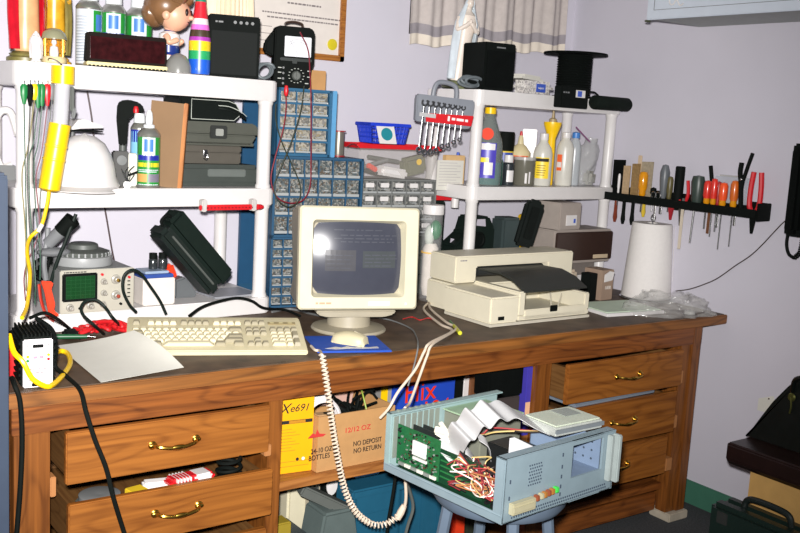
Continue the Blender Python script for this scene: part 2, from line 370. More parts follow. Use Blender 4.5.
# blue steel cupboard at the left edge
blm = mat('blue_grey_steel', (58, 68, 84), .5, var=.04, spec=.2)
t = thing('steel_cupboard', 'blue grey steel cupboard standing left of the workbench', 'cupboard', (.368, 2.4, 0))
G().span((-.16, -.2, .0), (.16, .25, 1.3), bev=.006).build('cabinet_body', blm, t)
G().span((-.15, -.21, .04), (.158, -.2, 1.29), bev=.003).build('door', blm, t)
G().cyl((-.11, -.225, .95), (-.11, -.225, 1.05), .006).box((-.11, -.215, .955), (.012, .016, .01)).box((-.11, -.215, 1.045), (.012, .016, .01)).build('handle', steel, t)
# ------------------------------------------------------------------ shelving units
def shelf_unit(name, label, loc, rz, w, zs, d=.32):
    t = thing(name, label, 'shelf', loc, rz)
    def tray(z1, hgt):
        g = G(); r = .035; k = 5; poly = []
        for cx, cy, a0 in ((w+.0, 0, -pi/2), (w, d, 0), (0, d, pi/2), (0, 0, pi)):
            for i in range(k+1):
                a = a0+pi/2*i/k; poly.append((cx+r*cos(a), cy+r*sin(a)))
        M = Matrix(((1, 0, 0, 0), (0, 0, 1, 0), (0, 1, 0, z1-hgt), (0, 0, 0, 1)))
        g.prism(poly, hgt, M, bev=.004)
        return g.build('shelf_board', white_pl, t)
    for z, hgt in zs: tray(z, hgt)
    for x in (.0, w):
        for y in (.0, d):
            g = G()
            for (z1, h1), (z2, h2) in zip(zs, zs[1:]):
                za, zb = z1, z2-h2
                g.lathe([(.0255, za-.001), (.0255, za+.008), (.0225, za+.014), (.0225, zb-.014), (.0255, zb-.008), (.0255, zb+.001)], (x, y, 0), 16)
            g.build('post', white_pl, t)
    return t
ZL = (.847, 1.213, 1.563); ZR = (.858, 1.228, 1.59)
shelf_unit('shelving_unit', 'white plastic shelving unit at the left end of the bench', (.727, 2.845, 0), .06, .775, ((ZL[0], ZL[0]-ZB-.001), (ZL[1], .056), (ZL[2], .066)), .28)
shelf_unit('shelving_unit', 'white plastic shelving unit on the bench behind the printer', (2.37, 2.85, 0), .045, .765, ((ZR[0], ZR[0]-ZB-.001), (ZR[1], .05), (ZR[2], .055)), .25)
# ------------------------------------------------------------------ top of the left shelving unit
def statuette(name, label, p, h, robe, inner, base, rz=0, hands=True, group=None, slim=1., cat='figurine', crown=None):
    """standing robed figure, h high: robe, inner gown, head, arms, base"""
    t = thing(name, label, cat, p, rz, group); s = h
    G().lathe([(.17*s, 0), (.17*s, .03*s), (.14*s, .045*s), (.15*s, .06*s), (.11*s, .085*s), (0, .085*s)], (0, 0, 0), 18, sy=.85).build('base', base, t)
    body = G().lathe([(.085*s*slim, .08*s), (.095*s*slim, .12*s), (.088*s*slim, .35*s), (.085*s*slim, .55*s), (.105*s*slim, .7*s), (.1*s*slim, .78*s), (.035*s, .835*s), (.03*s, .86*s), (.03*s, .88*s)], (0, 0, 0), 20, sy=.75)
    body.ball((0, -.005*s, .915*s), (.043*s, .048*s, .055*s)).ball((0, -.055*s, .91*s), (.008*s, .01*s, .012*s))
    b = body.build('figure', inner, t)
    def cloak(u, v):
        a = radians(38)+radians(284)*u; z = s*(.1+.8*v); fold = 1+.07*sin(u*38+v*3)*(1-v)
        r = s*slim*(.125-.01*v+(.02*sin(v*pi)))*fold if v < .8 else s*(.115*slim*(1-(v-.8)*2.6)+.0)
        return (r*sin(a), -r*cos(a)*.82, z)
    G().grid(cloak, 40, 20, thick=.006*s).build('cloak', robe, t, ang=80)
    g = G()
    for e in (-1, 1):
        g.tube([(e*.1*s*slim, -.01*s, .75*s), (e*.115*s*slim, -.05*s, .62*s), (e*.05*s, -.095*s, .66*s), (e*.01*s, -.1*s, .7*s)], .024*s, n=8)
    g.ball((0, -.105*s, .71*s), (.018*s, .02*s, .032*s)); g.build('arms', inner, t)
    hg = G().grid(lambda u, v: (.055*s*sin(radians(60+240*u))*sin(pi*(.12+.6*v)), -.058*s*cos(radians(60+240*u))*sin(pi*(.12+.6*v))-.0*s, .9*s+.068*s*cos(pi*(.12+.6*v))), 16, 8, thick=.006*s)
    hg.build('hood', robe if crown is None else crown, t, ang=80)
    return t
robe_red = mat('red_glaze', (196, 24, 40), .2, coat=.5, var=.15); gown_tan = mat('tan_glaze', (214, 166, 118), .3, coat=.3, var=.15); gold = mat('gold_glaze', (206, 156, 40), .25, coat=.5, var=.3)
olive = mat('olive_glaze', (142, 128, 64), .35, var=.25); whitegl = mat('white_glaze', (226, 222, 220), .3, var=.03); base_gr = mat('green_brown_glaze', (120, 112, 62), .4, var=.3); brownb = mat('brown_glaze', (146, 84, 44), .4)
def foot(px, Y, z): q = W(px, 60, y=Y); return V((q.x, Y, z))
p = foot(27, 2.9, ZL[2]+.001); statuette('robed_statuette', 'statuette in glossy red cloak over tan gown at the left end of the shelf top', p, .33, robe_red, gown_tan, base_gr, facing(p)+.3, slim=1.15)
p = foot(54, 2.965, ZL[2]+.001); statuette('robed_statuette', 'gold and olive statuette standing behind the small gilded shrine', p, .29, olive, gold, gold, facing(p), slim=1.2, crown=mat('grey_glaze', (150, 146, 120), .4))
p = foot(36, 2.82, ZL[2]+.001); statuette('white_statuette', 'small all white statuette in front of the red cloaked statuette', p, .085, whitegl, whitegl, whitegl, facing(p), slim=1.5)
# gilded shrine
p = foot(54, 2.85, ZL[2]+.001); t = thing('gilded_shrine', 'small gilded shrine with clear dome and white figure on the shelf top', 'ornament', p, facing(p))
G().lathe([(.032, 0), (.034, .004), (.034, .012), (.03, .018), (0, .018)], n=20).build('base', mat('cream_glaze', (214, 196, 150), .35), t)
g = G()
for i in range(5):
    a = radians(60+60*i); g.cyl((.027*sin(a), -.027*cos(a), .018), (.027*sin(a), -.027*cos(a), .066), .0045)
g.grid(lambda u, v: (.031*sin(radians(70+220*u)), -.031*cos(radians(70+220*u)), .03+.035*v), 12, 2, thick=.002); g.build('columns', mat('bright_gold', (240, 176, 60), .2, metal=.6), t)
G().lathe([(.034, .066), (.034, .07), (.03, .084), (.018, .094), (0, .098)], n=20).build('dome', mat('grey_olive_dome', (142, 140, 112), .25, coat=.5), t)
G().lathe([(.012, .018), (.013, .03), (.011, .045), (.004, .05), (.008, .056), (.006, .064), (0, .066)], n=12).build('inner_figure', whitegl, t)
# spray cans
silver = mat('can_metal', (168, 168, 160), .3, metal=.7); cap_w = mat('white_cap', (222, 226, 228), .35, var=.02); can_gr = mat('can_green_label', (34, 140, 52), .35, coat=.4); can_bl = mat('can_blue_label', (64, 120, 190), .35, coat=.4); can_db = mat('can_navy_band', (30, 40, 150), .35, coat=.4); can_wh = mat('can_white_label', (206, 214, 222), .3, coat=.4, var=.03); can_ye = mat('can_yellow_label', (226, 206, 40), .35)
def spray_can(label, p, r, h, side, group, nozzle=False, rz=None, caph=.2, name='spray_can'):
    t = thing(name, label, 'spray can', p, facing(p) if rz is None else rz, group)
    zb = h*(1-caph)
    G().lathe([(r*.94, 0), (r, .004), (r, zb-.02), (r*1.03, zb-.018), (r*.98, zb-.012), (r*.72, zb), (r*.5, zb+.004), (0, zb+.004)], n=24).build('can_body', silver, t)
    if nozzle: G().lathe([(r*.52, zb+.003), (r*.5, zb+.012), (r*.3, zb+.016), (r*.34, zb+.03), (r*.28, h-.008), (r*.16, h), (0, h)], n=14).build('nozzle', cap_w, t)
    else: G().lathe([(r*.66, zb+.002), (r*.68, zb+.006), (r*.64, h-.01), (r*.56, h), (0, h)], n=20).build('cap', cap_w, t)
    l = G(); l.patch(r*1.006, -pi, pi, .008, zb-.024, m=0 if side == 'green' else 1, n=32); q = r*1.012
    if side == 'green':
        l.patch(q, -.6, .6, zb*.55, zb*.86, m=1); l.patch(q*1.003, -1.1, 1.1, zb*.47, zb*.56, m=2); l.patch(q, -1.1, 1.1, zb*.36, zb*.43, m=3); l.patch(q, -1.2, -.1, zb*.1, zb*.24, m=4); l.patch(q, .0, 1.2, zb*.1, zb*.24, m=5)
        l.patch(q, -1.0, 1.0, zb*.3, zb*.315, m=1); l.patch(q, -1.0, .8, zb*.27, zb*.285, m=1); l.patch(q, -1.0, 1.0, zb*.05, zb*.065, m=1)
        l.patch(q*1.004, -.4, .4, zb*.62, zb*.83, m=6)
    elif side == 'white':
        l.patch(q, .35, 1.5, zb*.45, zb*.86, m=0); l.patch(q*1.003, .55, 1.3, zb*.55, zb*.8, m=6); l.patch(q*1.003, .3, 1.5, zb*.42, zb*.5, m=2)
        for i in range(16): l.patch(q, -1.2, .1-.2*(i % 3), zb*(.08+.045*i), zb*(.09+.045*i), m=7)
        l.patch(q, -pi, pi, zb*.9, zb*.915, m=0, n=30)
    else:
        l.patch(q, -1.2, 1.2, zb*.7, zb*.9, m=2); l.patch(q, -1.1, -.1, zb*.1, zb*.45, m=3); l.patch(q, -.8, .9, zb*.55, zb*.65, m=1)
    l.build('can_label', [can_gr, can_wh, can_db, can_ye, mat('can_tan', (206, 160, 90), .4), mat('can_grey', (120, 116, 130), .4), can_bl, mat('can_print', (130, 140, 150), .5)] if side != 'blue' else [can_gr, mat('can_pale_blue', (130, 190, 225), .3, coat=.4), can_db, can_ye], t)
    return t
for i, (x0, x1, Y, side, lb) in enumerate(((76, 101, 2.93, 'white', 'spray can showing its white text side beside the statuettes'), (101, 125, 2.955, 'green', 'middle spray can of the three behind the dark clock, green label'), (126, 151, 2.975, 'green', 'green labelled spray can nearest the baseball figurine, behind the dark clock'))):
    q, w, h = it(x0, x1, -12, 64, Y, ZL[2]+.001); spray_can(lb, q, w/2, .235, side, 'spray cans on the shelf top')
# clock
q, w, h = it(88, 162, 34, 66, 2.875, ZL[2]+.001)
t = thing('alarm_clock', 'dark digital alarm clock with cream base strip on the shelf top', 'clock', q, -.12)
w = .235; h = .098
G().prism([(-w/2, .014), (w/2, .014), (w/2-.004, h), (-w/2+.004, h)], .085, T(0, -.035, 0), bev=.003).build('clock_body', mat('brown_black', (26, 19, 16), .7, spec=.1), t)
G().box((0, -.0365, .054), (w-.018, .004, h-.034), (-.0, 0, 0), bev=.001).build('display', mat('dark_red_display', (46, 12, 14), .12, coat=.5, var=.4, sc=60), t)
G().span((-w/2, -.04, .003), (w/2, .05, .014), bev=.002).build('base_strip', mat('cream_strip', (222, 208, 150), .4), t)
g = G()
for i in range(20): g.box((-w/2+.008+i*.0115, -.041, .0025), (.006, .005, .005))
g.build('vent_feet', black_pl, t)
# baseball figurine: one continuous body of painted resin, hair and clothes as parts
p = foot(169, 2.875, ZL[2]+.001); t = thing('boy_figurine', 'big headed boy baseball figurine with white and blue kit', 'figurine', p, facing(p)+1.25); boy = t
def skinned(name, pts, edges, rad, m, parent, sub=2):
    me = bpy.data.meshes.new(name); me.from_pydata(pts, edges, []); o = bpy.data.objects.new(name, me); COL.objects.link(o)
    md = o.modifiers.new('s', 'SKIN'); sv = me.skin_vertices[0].data
    for i, r in enumerate(rad): sv[i].radius = (r, r) if not hasattr(r, '__len__') else r
    sv[0].use_root = True; md.use_smooth_shade = True
    ss = o.modifiers.new('u', 'SUBSURF'); ss.levels = sub; ss.render_levels = sub
    dg = bpy.context.evaluated_depsgraph_get(); m2 = bpy.data.meshes.new_from_object(o.evaluated_get(dg)); bpy.data.objects.remove(o); bpy.data.meshes.remove(me)
    m2.name = name; m2.materials.clear(); m2.materials.append(m); m2.shade_smooth()
    o = bpy.data.objects.new(name, m2); COL.objects.link(o); o.parent = parent; return o
P_ = [(0, 0, .062), (0, 0, .085), (0, 0, .108), (0, 0, .122), (0, -.004, .14), (0, -.006, .17), (.016, 0, .05), (.02, 0, .03), (.02, 0, .012), (.02, -.016, .008), (-.016, 0, .05), (-.02, 0, .03), (-.02, 0, .012), (-.02, -.016, .008),
      (.03, -.002, .11), (.042, -.012, .085), (.02, -.036, .1), (-.03, -.002, .11), (-.042, -.012, .085), (-.02, -.036, .1)]
E_ = [(0, 1), (1, 2), (2, 3), (3, 4), (4, 5), (0, 6), (6, 7), (7, 8), (8, 9), (0, 10), (10, 11), (11, 12), (12, 13), (2, 14), (14, 15), (15, 16), (2, 17), (17, 18), (18, 19)]
R_ = [.025, .026, .026, .014, .028, .03, .014, .011, .01, .01, .014, .011, .01, .01, .012, .01, .009, .012, .01, .009]
skinned('figure', P_, E_, R_, skin, t)
face = G().ball((0, -.012, .165), (.04, .04, .042)).ball((0, -.053, .158), (.006, .008, .006)).ball((.041, -.004, .16), (.007, .01, .012)).ball((-.041, -.004, .16), (.007, .01, .012)); face.build('head', skin, t)
g = G()
for e in (-1, 1): g.ball((e*.016, -.048, .17), (.006, .004, .009))
g.tube([(-.01, -.0495, .147), (0, -.052, .145), (.01, -.0495, .147)], .0015, n=6); g.build('eyes_and_mouth', mat('face_paint', (40, 26, 22), .4), t)
hair = G().ball((0, .012, .185), (.053, .055, .05)).ball((.02, -.024, .208), (.028, .03, .022), rot=(.3, .3, 0)).ball((-.022, -.022, .206), (.026, .03, .02)).ball((0, .04, .165), (.045, .03, .035)); hair.build('hair', mat('brown_glaze_hair', (122, 88, 58), .3, coat=.4, var=.15), t)
G().lathe([(.028, .052), (.034, .06), (.034, .08), (.032, .081, 1), (.036, .1, 1), (.034, .114, 1), (.02, .122, 2), (.016, .127, 2)], n=18, m=0, sy=.9, cap=False).build('kit', [mat('navy_glaze', (30, 50, 120), .3, coat=.3), whitegl, mat('navy_glaze', (0, 0, 0))], t)
for o_ in boy.children:
    if o_.name.split('.')[0] in ('head', 'eyes_and_mouth', 'hair'): o_.scale = (1.22, 1.22, 1.22); o_.location.z = -.127*.22
g = G()
for e in (-1, 1): g.lathe([(.013, .02), (.015, .03), (.016, .045), (.014, .05)], (e*.02, 0, 0), 12, cap=False)
g.build('socks', whitegl, t)
g = G()
for e in (-1, 1): g.ball((e*.02, -.01, .008), (.013, .024, .008))
g.build('shoes', whitegl, t)
# grey dome
q, w, h = it(165, 191, 57, 75, 2.83, ZL[2]+.001)
tag(G().lathe([(w/2, 0), (w/2, .004), (w*.49, .02), (w*.42, .036), (w*.28, .05), (w*.1, .057), (0, .058)], n=24).build('paperweight', mat('grey_dome', (128, 128, 124), .25, coat=.3), None, q), 'smooth grey dome shaped paperweight between the figurine and the striped bottle', 'paperweight')
# sand bottle
q, w, h = it(188, 210, -4, 75, 2.845, ZL[2]+.001); r = w/2
t = thing('sand_bottle', 'glass bottle filled with rainbow layers of coloured sand', 'bottle', q)
cols = [('sand_blue', (30, 90, 200)), ('sand_green', (40, 160, 96)), ('sand_yellow', (236, 200, 30)), ('sand_purple', (170, 60, 170)), ('sand_dark', (70, 56, 40)), ('sand_pink', (226, 110, 200)), ('sand_white', (226, 214, 214)), ('sand_red', (210, 36, 50)), ('sand_teal', (40, 130, 100))]
zs = [0, .044, .07, .099, .111, .132, .148, .166, .216, .232]
def br(z):
    for (za, ra), (zb_, rb) in zip(B_, B_[1:]):
        if za <= z <= zb_: return r*(ra+(rb-ra)*(z-za)/(zb_-za))
    return r*.4
B_ = [(0, .95), (.01, 1), (.1, 1), (.12, .93), (.15, .78), (.2, .55), (.24, .42), (.29, .4)]
g = G()
for i in range(9):
    za, zb_ = zs[i], zs[i+1]; g.lathe([(br(za+(zb_-za)*k/4)*.99, za+.001+(zb_-za)*k/4) for k in range(5)], m=i, n=20, cap=(i in (0, 8)))
g.build('coloured_sand', [mat(n, c, .35, coat=.6, var=.1, sc=200) for n, c in cols], t)
G().lathe([(br(z)*.99, z) for z in [.228, .24, .262]]+[(r*.5, .262), (r*.5, .275), (r*.42, .276)], n=20, cap=False).build('glass', clearpl, t)
# speaker on the left shelf
q, w, h = it(207, 255, 21, 78, 2.9, ZL[2]+.001)
t = thing('speaker', 'black speaker with control knobs on the shelf top beside the striped bottle', 'speaker', q, facing(q)+.12)
w, h = .158, .19
G().span((-w/2, -.06, 0), (w/2, .08, h), bev=.004).build('cabinet', black_pl, t)
G().span((-w/2+.008, -.063, .008), (w/2-.008, -.059, h-.05), bev=.002).build('grille', mat('black_cloth', (10, 15, 13), .9, var=.3, sc=300), t)
g = G()
for i in range(4): g.cyl((.0+.018*i, -.06, h-.022), (.0+.018*i, -.068, h-.022), .005)
g.build('knobs', grey_pl, t)
marks(G(), -.06, -.03, h-.025, .005, -.0605).build('lettering', grey_pl, t, ang=0)
# pleated cream lamp shade behind the speaker
q = W(226, 24, y=3.05); t = thing('pleated_shade', 'cream pleated shade standing behind the black speaker', 'shade', (q.x, 3.03, ZL[2]+.001))
def plt(u, v): 
    a = 2*pi*u; r_ = (.085+.004*sin(36*a)-.012*v); return (r_*cos(a), .75*r_*sin(a), .185+.18*v)
G().grid(plt, 180, 6, thick=.0015).build('shade', mat('cream_fabric', (228, 210, 180), .7, var=.08), t, ang=60)
G().lathe([(.06, 0), (.06, .012), (.02, .02), (.015, .19), (0, .19)], n=18).build('shade_stand', brass, t)
# loop of grey cord at the shelf corner
q, w, h = it(258, 275, 63, 77, 2.87, ZL[2]+.001)
tag(G().tube([(.028*cos(a*.5), .012*sin(a*.5)+.0012*a, .03+.024*sin(a*.5+.4)) for a in range(34)], .0045, n=7).build('cord_loop', mat('grey_cord', (104, 112, 116), .5), None, q), 'small coil of grey cord at the right corner of the left shelf top', 'cord')
# ------------------------------------------------------------------ left shelving unit, middle board
z = ZL[1]+.001
q = W(84, 192, y=2.872); q = V((q.x, 2.872, z+.001))
t = thing('hard_hat', 'white hard hat on the middle board beside the yellow work light', 'hard hat', q, -.3)
G().lathe([(.1, .0), (.103, .006), (.096, .02), (.092, .03), (.087, .06), (.077, .095), (.058, .128), (.032, .147), (.0, .153)], (0, 0, 0), 28, sy=1.05, cap=False).build('shell', white_pl, t)
G().grid(lambda u, v: ((.1+.03*v)*sin(-.7+1.4*u), -(.1+.05*v)*cos(-.7+1.4*u), .007-.012*v), 12, 3, thick=.003).build('peak', white_pl, t)
g = G()
for a in (-.28, 0, .28): g.tube([(.096*sin(a)*k[0], -.1*k[0]+.0, k[1]) for k in ((.88, .05), (.82, .078), (.66, .115), (.38, .141), (0, .154), (-.38, .141), (-.66, .115))], .0025, n=6)
g.build('ridges', white_pl, t)
q = W(84, 129, y=3.0)
t = thing('white_bracket', 'white bracket plate with dark edge above the hard hat', 'bracket', (q.x, 3.0, 0))
zt = q.z
G().prism([(-.055, -.004), (-.03, .028), (-.012, .03), (.045, .012), (.045, .006), (-.02, .002)], .09, T(0, -.04, zt)).build('plate', white_pl, t)
G().span((-.055, -.045, zt-.007), (.045, .05, zt-.003), bev=.001).build('edge_strip', black_pl, t)
G().cyl((-.03, .02, z+.001), (-.03, .02, zt), .008).lathe([(.03, 0), (.03, .006), (0, .006)], (-.03, .02, z), 16).build('stem', grey_pl, t)
def boxthing(name, label, cat, px, Y, z, w, d, h, m, rz=None, rx=0, ry=0, bev=.004, group=None, py=190):
    q = W(px, py, y=Y); q = V((q.x, Y, z)); o = G().span((-w/2, -d/2, 0), (w/2, d/2, h), bev=bev).build(name, m, None, q, (rx, ry, facing(q) if rz is None else rz))
    return tag(o, label, cat, group)
o = boxthing('black_case', 'black wedge shaped case right of the hard hat', 'case', 110, 2.99, z, .07, .08, .085, black_pl, py=188)
q = W(120, 188, y=2.93); t = thing('pocket_radio', 'small dark grey box with round speaker grille on the middle board', 'radio', (q.x, 2.93, z), facing(q)+.2)
G().span((-.024, -.02, 0), (.024, .02, .105), bev=.004).build('radio_body', mat('dark_grey', (62, 62, 60), .5), t)
G().lathe([(.015, 0), (.015, .002), (0, .0025)], (0, -.02, .078), 18, axis=(0, -1, 0)).build('grille', grey_pl, t)
o = boxthing('small_carton', 'small white carton between the dark radio and the green spray can', 'carton', 132, 2.92, z, .03, .04, .1, paper, py=188)
q = W(127, 182, y=2.872); t = thing('test_clip', 'small silver test clip with wire arms in front of the white carton', 'clip', (q.x, 2.868, z), -.4)
g = G().box((0, 0, .008), (.02, .014, .016), bev=.002)
for a in range(6): g.tube([(0, 0, .012), (.012*cos(a), .006*sin(a*2), .026+.004*a), (.02*cos(a*1.2), .008*sin(a*2), .04+.005*a)], .0014, n=5)
g.build('wire_arms', steel, t); G().box((.016, -.002, .042), (.03, .006, .006), (0, -.4, 0), bev=.001).build('clip_handle', black_pl, t)
q, w, h = it(130, 147, 112, 188, 2.955, z); spray_can('blue and yellow labelled spray can behind the green one on middle board', q, w/2, h*.93, 'blue', None, caph=.14)
q2 = q.copy(); q2.z = z+h*.93
t = thing('red_cap_straw', 'red plastic nozzle tip resting on the blue spray can', 'nozzle', q2+V((-.012, 0, .0005)))
G().lathe([(.008, 0), (.009, .01), (.006, .02), (0, .022)], n=12).build('tip', red_pl, t)
q, w, h = it(137, 159, 114, 190, 2.868, z); spray_can('green labelled spray can with white nozzle on the middle board', q, w/2, h, 'green', None, nozzle=True, caph=.24)
# trigger handled black tool
q = W(128, 188, y=2.985); t = thing('trigger_gun', 'black trigger handled gun standing behind the spray cans on middle board', 'tool', (q.x, 2.985, z), facing(q))
G().prism([(-.03, .12), (-.038, .2), (-.036, .245), (-.026, .258), (.0, .262), (.03, .255), (.045, .24), (.045, .225), (.02, .22), (-.002, .2), (-.006, .12)], .03, T(0, -.015, 0), bev=.004).build('grip', black_pl, t)
G().lathe([(.03, 0), (.03, .008), (.012, .014), (.011, .13), (0, .13)], (-.018, 0, 0), 16).build('stem', greygreen, t)
# brown board
q = W(165, 190, y=2.9); t = thing('hardboard_panel', 'brown hardboard panel with wood edge leaning against the stacked cases', 'panel', (q.x-.01, 2.9, z), -.62, rx=-.0, ry=.06)
G().span((-.052, -.004, .0), (.05, .004, .262)).build('board', mat('hardboard', (132, 102, 70), .7, var=.08, sc=8), t)
G().span((.05, -.012, 0), (.062, .006, .264), bev=.002).build('edge_strip', woodmat('edge_strip_wood', (196, 128, 62), (150, 86, 34), 'z'), t)
# stack of cases
def case(label, px0, px1, py, Y, z, h, d, m, rz=.06, latch=True, name='tool_case', kind=0):
    a = W(px0, py, y=Y); b = W(px1, py, y=Y); w = b.x-a.x; t = thing(name, label, 'case', ((a.x+b.x)/2, Y, z), rz)
    if kind == 0:
        G().span((-w/2+.02, 0, 0), (w/2-.02, d, .01)).prism([(-w/2+.03, 0), (w/2-.03, 0), (w/2-.006, h*.48), (-w/2+.006, h*.48)], d, bev=.005).build('case_body', m, t)
        G().prism([(-w/2, h*.5), (w/2, h*.5), (w/2-.004, h*.8), (w/2-.02, h), (-w/2+.02, h), (-w/2+.004, h*.8)], d, T(0, -.004, 0), bev=.005).build('case_lid', m, t)
    elif kind == 1:
        G().span((-w/2, 0, 0), (w/2, d, h*.6), bev=.004).build('case_body', m, t); G().span((-w/2, -.003, h*.62), (w/2, d, h), bev=.004).build('case_lid', m, t)
    else:
        G().span((-w/2, 0, 0), (w/2, d, h), bev=.014).build('case_body', m, t); G().span((-w*.1, -.004, h*.45), (w*.32, .004, h*.8), bev=.003).build('handle_recess', mat('lighter_grey_green', (98, 104, 100), .5), t)
    if latch == 1:
        G().span((-.03, -.012, h*.3), (.03, .0, h*.86), bev=.003).span((-.014, -.016, h*.42), (.014, -.011, h*.72), m=1, bev=.002).build('latch', [mat('dark_latch', (44, 46, 44), .5), mat('pale_latch', (150, 152, 146), .5)], t)
    if latch == 2:
        g = G().span((-.008, -.006, h*.35), (.008, .0, h*.75), m=0, bev=.002); g.tube([(-.007, -.006, h*.3), (0, -.014, h*.2), (.007, -.006, h*.3), (.007, -.008, h*.55), (-.007, -.008, h*.55), (-.007, -.006, h*.3)], .002, n=6); g.build('hasp', steel, t)
    return t
case('wide grey green case at the bottom of the stack on the middle board', 168, 262, 188, 2.925, z, .07, .19, mat('case_green_grey', (60, 66, 62), .5), latch=0, kind=2)
case('warm grey box with metal hasp, second in the stack of cases', 165, 242, 165, 2.96, z+.071, .06, .16, mat('case_warm_grey', (84, 80, 72), .5), latch=2, kind=1)
case('grey tool case with square latch near the top of the stack', 172, 260, 148, 2.928, z+.132, .075, .18, mat('case_olive_grey', (78, 80, 72), .5), latch=1)
a = W(212, 118, y=2.94); t = thing('leather_case', 'black leather case with white stitching and strap on top of the stacked cases', 'case', (a.x, 2.94, z+.208), .08)
G().prism([(-.115, 0), (.085, 0), (.105, .02), (.105, .04), (.09, .064), (.06, .074), (-.115, .074)], .12, bev=.006).build('case_body', mat('black_leather', (18, 23, 21), .5, bump=.2, spec=.15), t)
g = G().tube([(-.075, -.002, .006), (.08, -.002, .006), (.1, -.002, .022), (.1, -.002, .04), (.086, -.002, .06), (.058, -.002, .068), (-.075, -.002, .068), (-.075, -.002, .006)], .0012, n=5, smooth=False)
g.build('stitching', mat('white_thread', (190, 196, 186), .7), t)
G().tube([(.02, -.004, .048), (.05, -.014, .044), (.09, -.016, .03), (.118, -.008, .016)], .009, n=8, flat=.4).build('strap', mat('black_leather', (0, 0, 0)), t)
G().tube([(.015, -.013, .052), (.05, -.0235, .05), (.09, -.026, .036), (.12, -.014, .022)], .0012, n=5).build('strap_stitching', mat('white_thread', (0, 0, 0)), t)
# red bar clipped on the front edge
a = W(196, 207, y=2.82); b = W(262, 207, y=2.83)
t = thing('red_bar_tool', 'red bar tool clipped to the front lip of the middle board', 'tool', (a.x, 2.835-.04, a.z), math.atan2(.02, b.x-a.x))
L_ = b.x-a.x
G().span((0, -.008, -.008), (L_-.02, .006, .009), bev=.003).lathe([(.009, 0), (.009, .008), (.005, .018), (0, .02)], (L_-.021, 0, 0), 12, axis=(1, 0, 0)).build('bar', red_pl, t)
g = G()
for i in range(14): g.box((.025+i*.0125, -.0085, .0), (.005, .002, .004))
g.build('slots', mat('dark_red', (120, 16, 22), .5), t)
for x in (.005, L_-.05): G().span((x, -.011, -.012), (x+.017, .016, .026), bev=.003).build('clip', mat('pale_grey_clip', (190, 186, 182), .5), t)
# work light hanging on the front
Y = 2.752
def pt(px, py, y): return W(px, py, y=y)
a, b, c, d, e = pt(63, 66, Y), pt(62.5, 84, Y), pt(60, 124, Y), pt(49, 191, Y), pt(44, 200, Y)
t = thing('work_light', 'yellow handled tube work light hanging from the left shelf top', 'lamp', (0, 0, 0))
ax = (a-d).normalized()
G().cyl(b, a, .031, .031, n=20).build('end_cap', yellow_pl, t)
G().cyl(c, b, .021, .021, n=18).build('clear_tube', mat('frosted_tube', (205, 205, 210), .2, clear=.25), t)
G().cyl(c, b, .01, .01, n=12).build('fluorescent_tube', white_pl, t)
m_ = c+(d-c)*.35; n_ = c+(d-c)*.55
g = G().cyl(d+(c-d)*.03, c, .029, .029, n=20); g.lathe([(.03, 0), (.031, .004), (.03, .008)], m_, 20, axis=ax).lathe([(.03, 0), (.031, .004), (.03, .008)], n_, 20, axis=ax); g.cyl(d, d+(c-d)*.03, .02, .029, n=18)
g.build('handle', yellow_pl, t)
G().tube([a, a+V((-.01, .03, .015)), a+V((-.02, .06, .02)), a+V((-.018, .08, .012))], .0018, n=6).build('hook', steel, t)
cord = [d, pt(47, 205, Y), pt(41, 226, Y), pt(30, 238, Y), pt(27, 252, 2.7), pt(30, 275, 2.62), pt(27, 305, 2.5), pt(22, 318, 2.42)]
G().tube(cord, .0052, n=10).build('cord', yellow_pl, t)
G().lathe([(.0062, -.012), (.0062, .012)], pt(40, 228, Y), 10, axis=(pt(44, 218, Y)-pt(36, 232, Y))).build('cord_tag', white_pl, t)
# crocodile clip leads hanging along the post
leads = [(24, 84, 104, 'green_pl', 26, 210, 29, 310, 'green crocodile clip lead nearest the shelf post'), (30, 84, 106, 'black_pl', 27, 170, 33, 300, 'black crocodile clip lead between two greens'), (34.5, 84, 100, 'yellow_pl', 22, 175, 26, 290, 'yellow crocodile clip lead of the hanging bunch'), (38, 84, 108, 'green_pl', 29, 160, 35, 305, 'green crocodile clip lead right of the yellow one'),
         (42, 84, 106, 'green_pl', 34, 165, 40, 280, 'green crocodile clip lead beside the red one'), (47.5, 84, 106, 'red_pl', 36, 180, 25, 300, 'red crocodile clip lead of the hanging bunch'), (52, 84, 100, 'grey_pl', 40, 200, 37, 270, 'grey crocodile clip lead beside the tube light')]
for i, (x, y0, y1, mn, xm, ym, xe, ye, lb) in enumerate(leads):
    mm = globals()[mn]; wm_ = mat('lead_wire_'+mn, {'green_pl': (16, 70, 44), 'black_pl': (30, 34, 32), 'yellow_pl': (120, 110, 50), 'red_pl': (110, 24, 40), 'grey_pl': (74, 78, 76)}[mn], .5); Yc = 2.79+.002*i; t = thing('crocodile_clip_lead', lb, 'cable', pt(x, y0, Yc), 0, 'crocodile clip leads on the left post')
    o0 = V(t.location); A = pt(x, y1, Yc)-o0
    G().lathe([(.006, 0), (.0105, .008), (.0095, .03), (.004, A.length)], (0, 0, 0), 10, axis=A, sy=.7).build('clip_boot', mm, t)
    g = G().tube([A*.98, pt((x+xm)/2, (y1+ym)/2+8, Yc)-o0, pt(xm, ym, Yc-.005)-o0, pt(xm+1+(i % 3), ym+50, Yc-.01)-o0, pt(xe, ye-30, 2.77)-o0, pt(xe, ye, 2.74)-o0], .0017, n=6); g.build('wire', wm_, t)
    G().box((0, 0, .004), (.005, .003, .014), bev=.001).build('clip_jaw', steel, t)
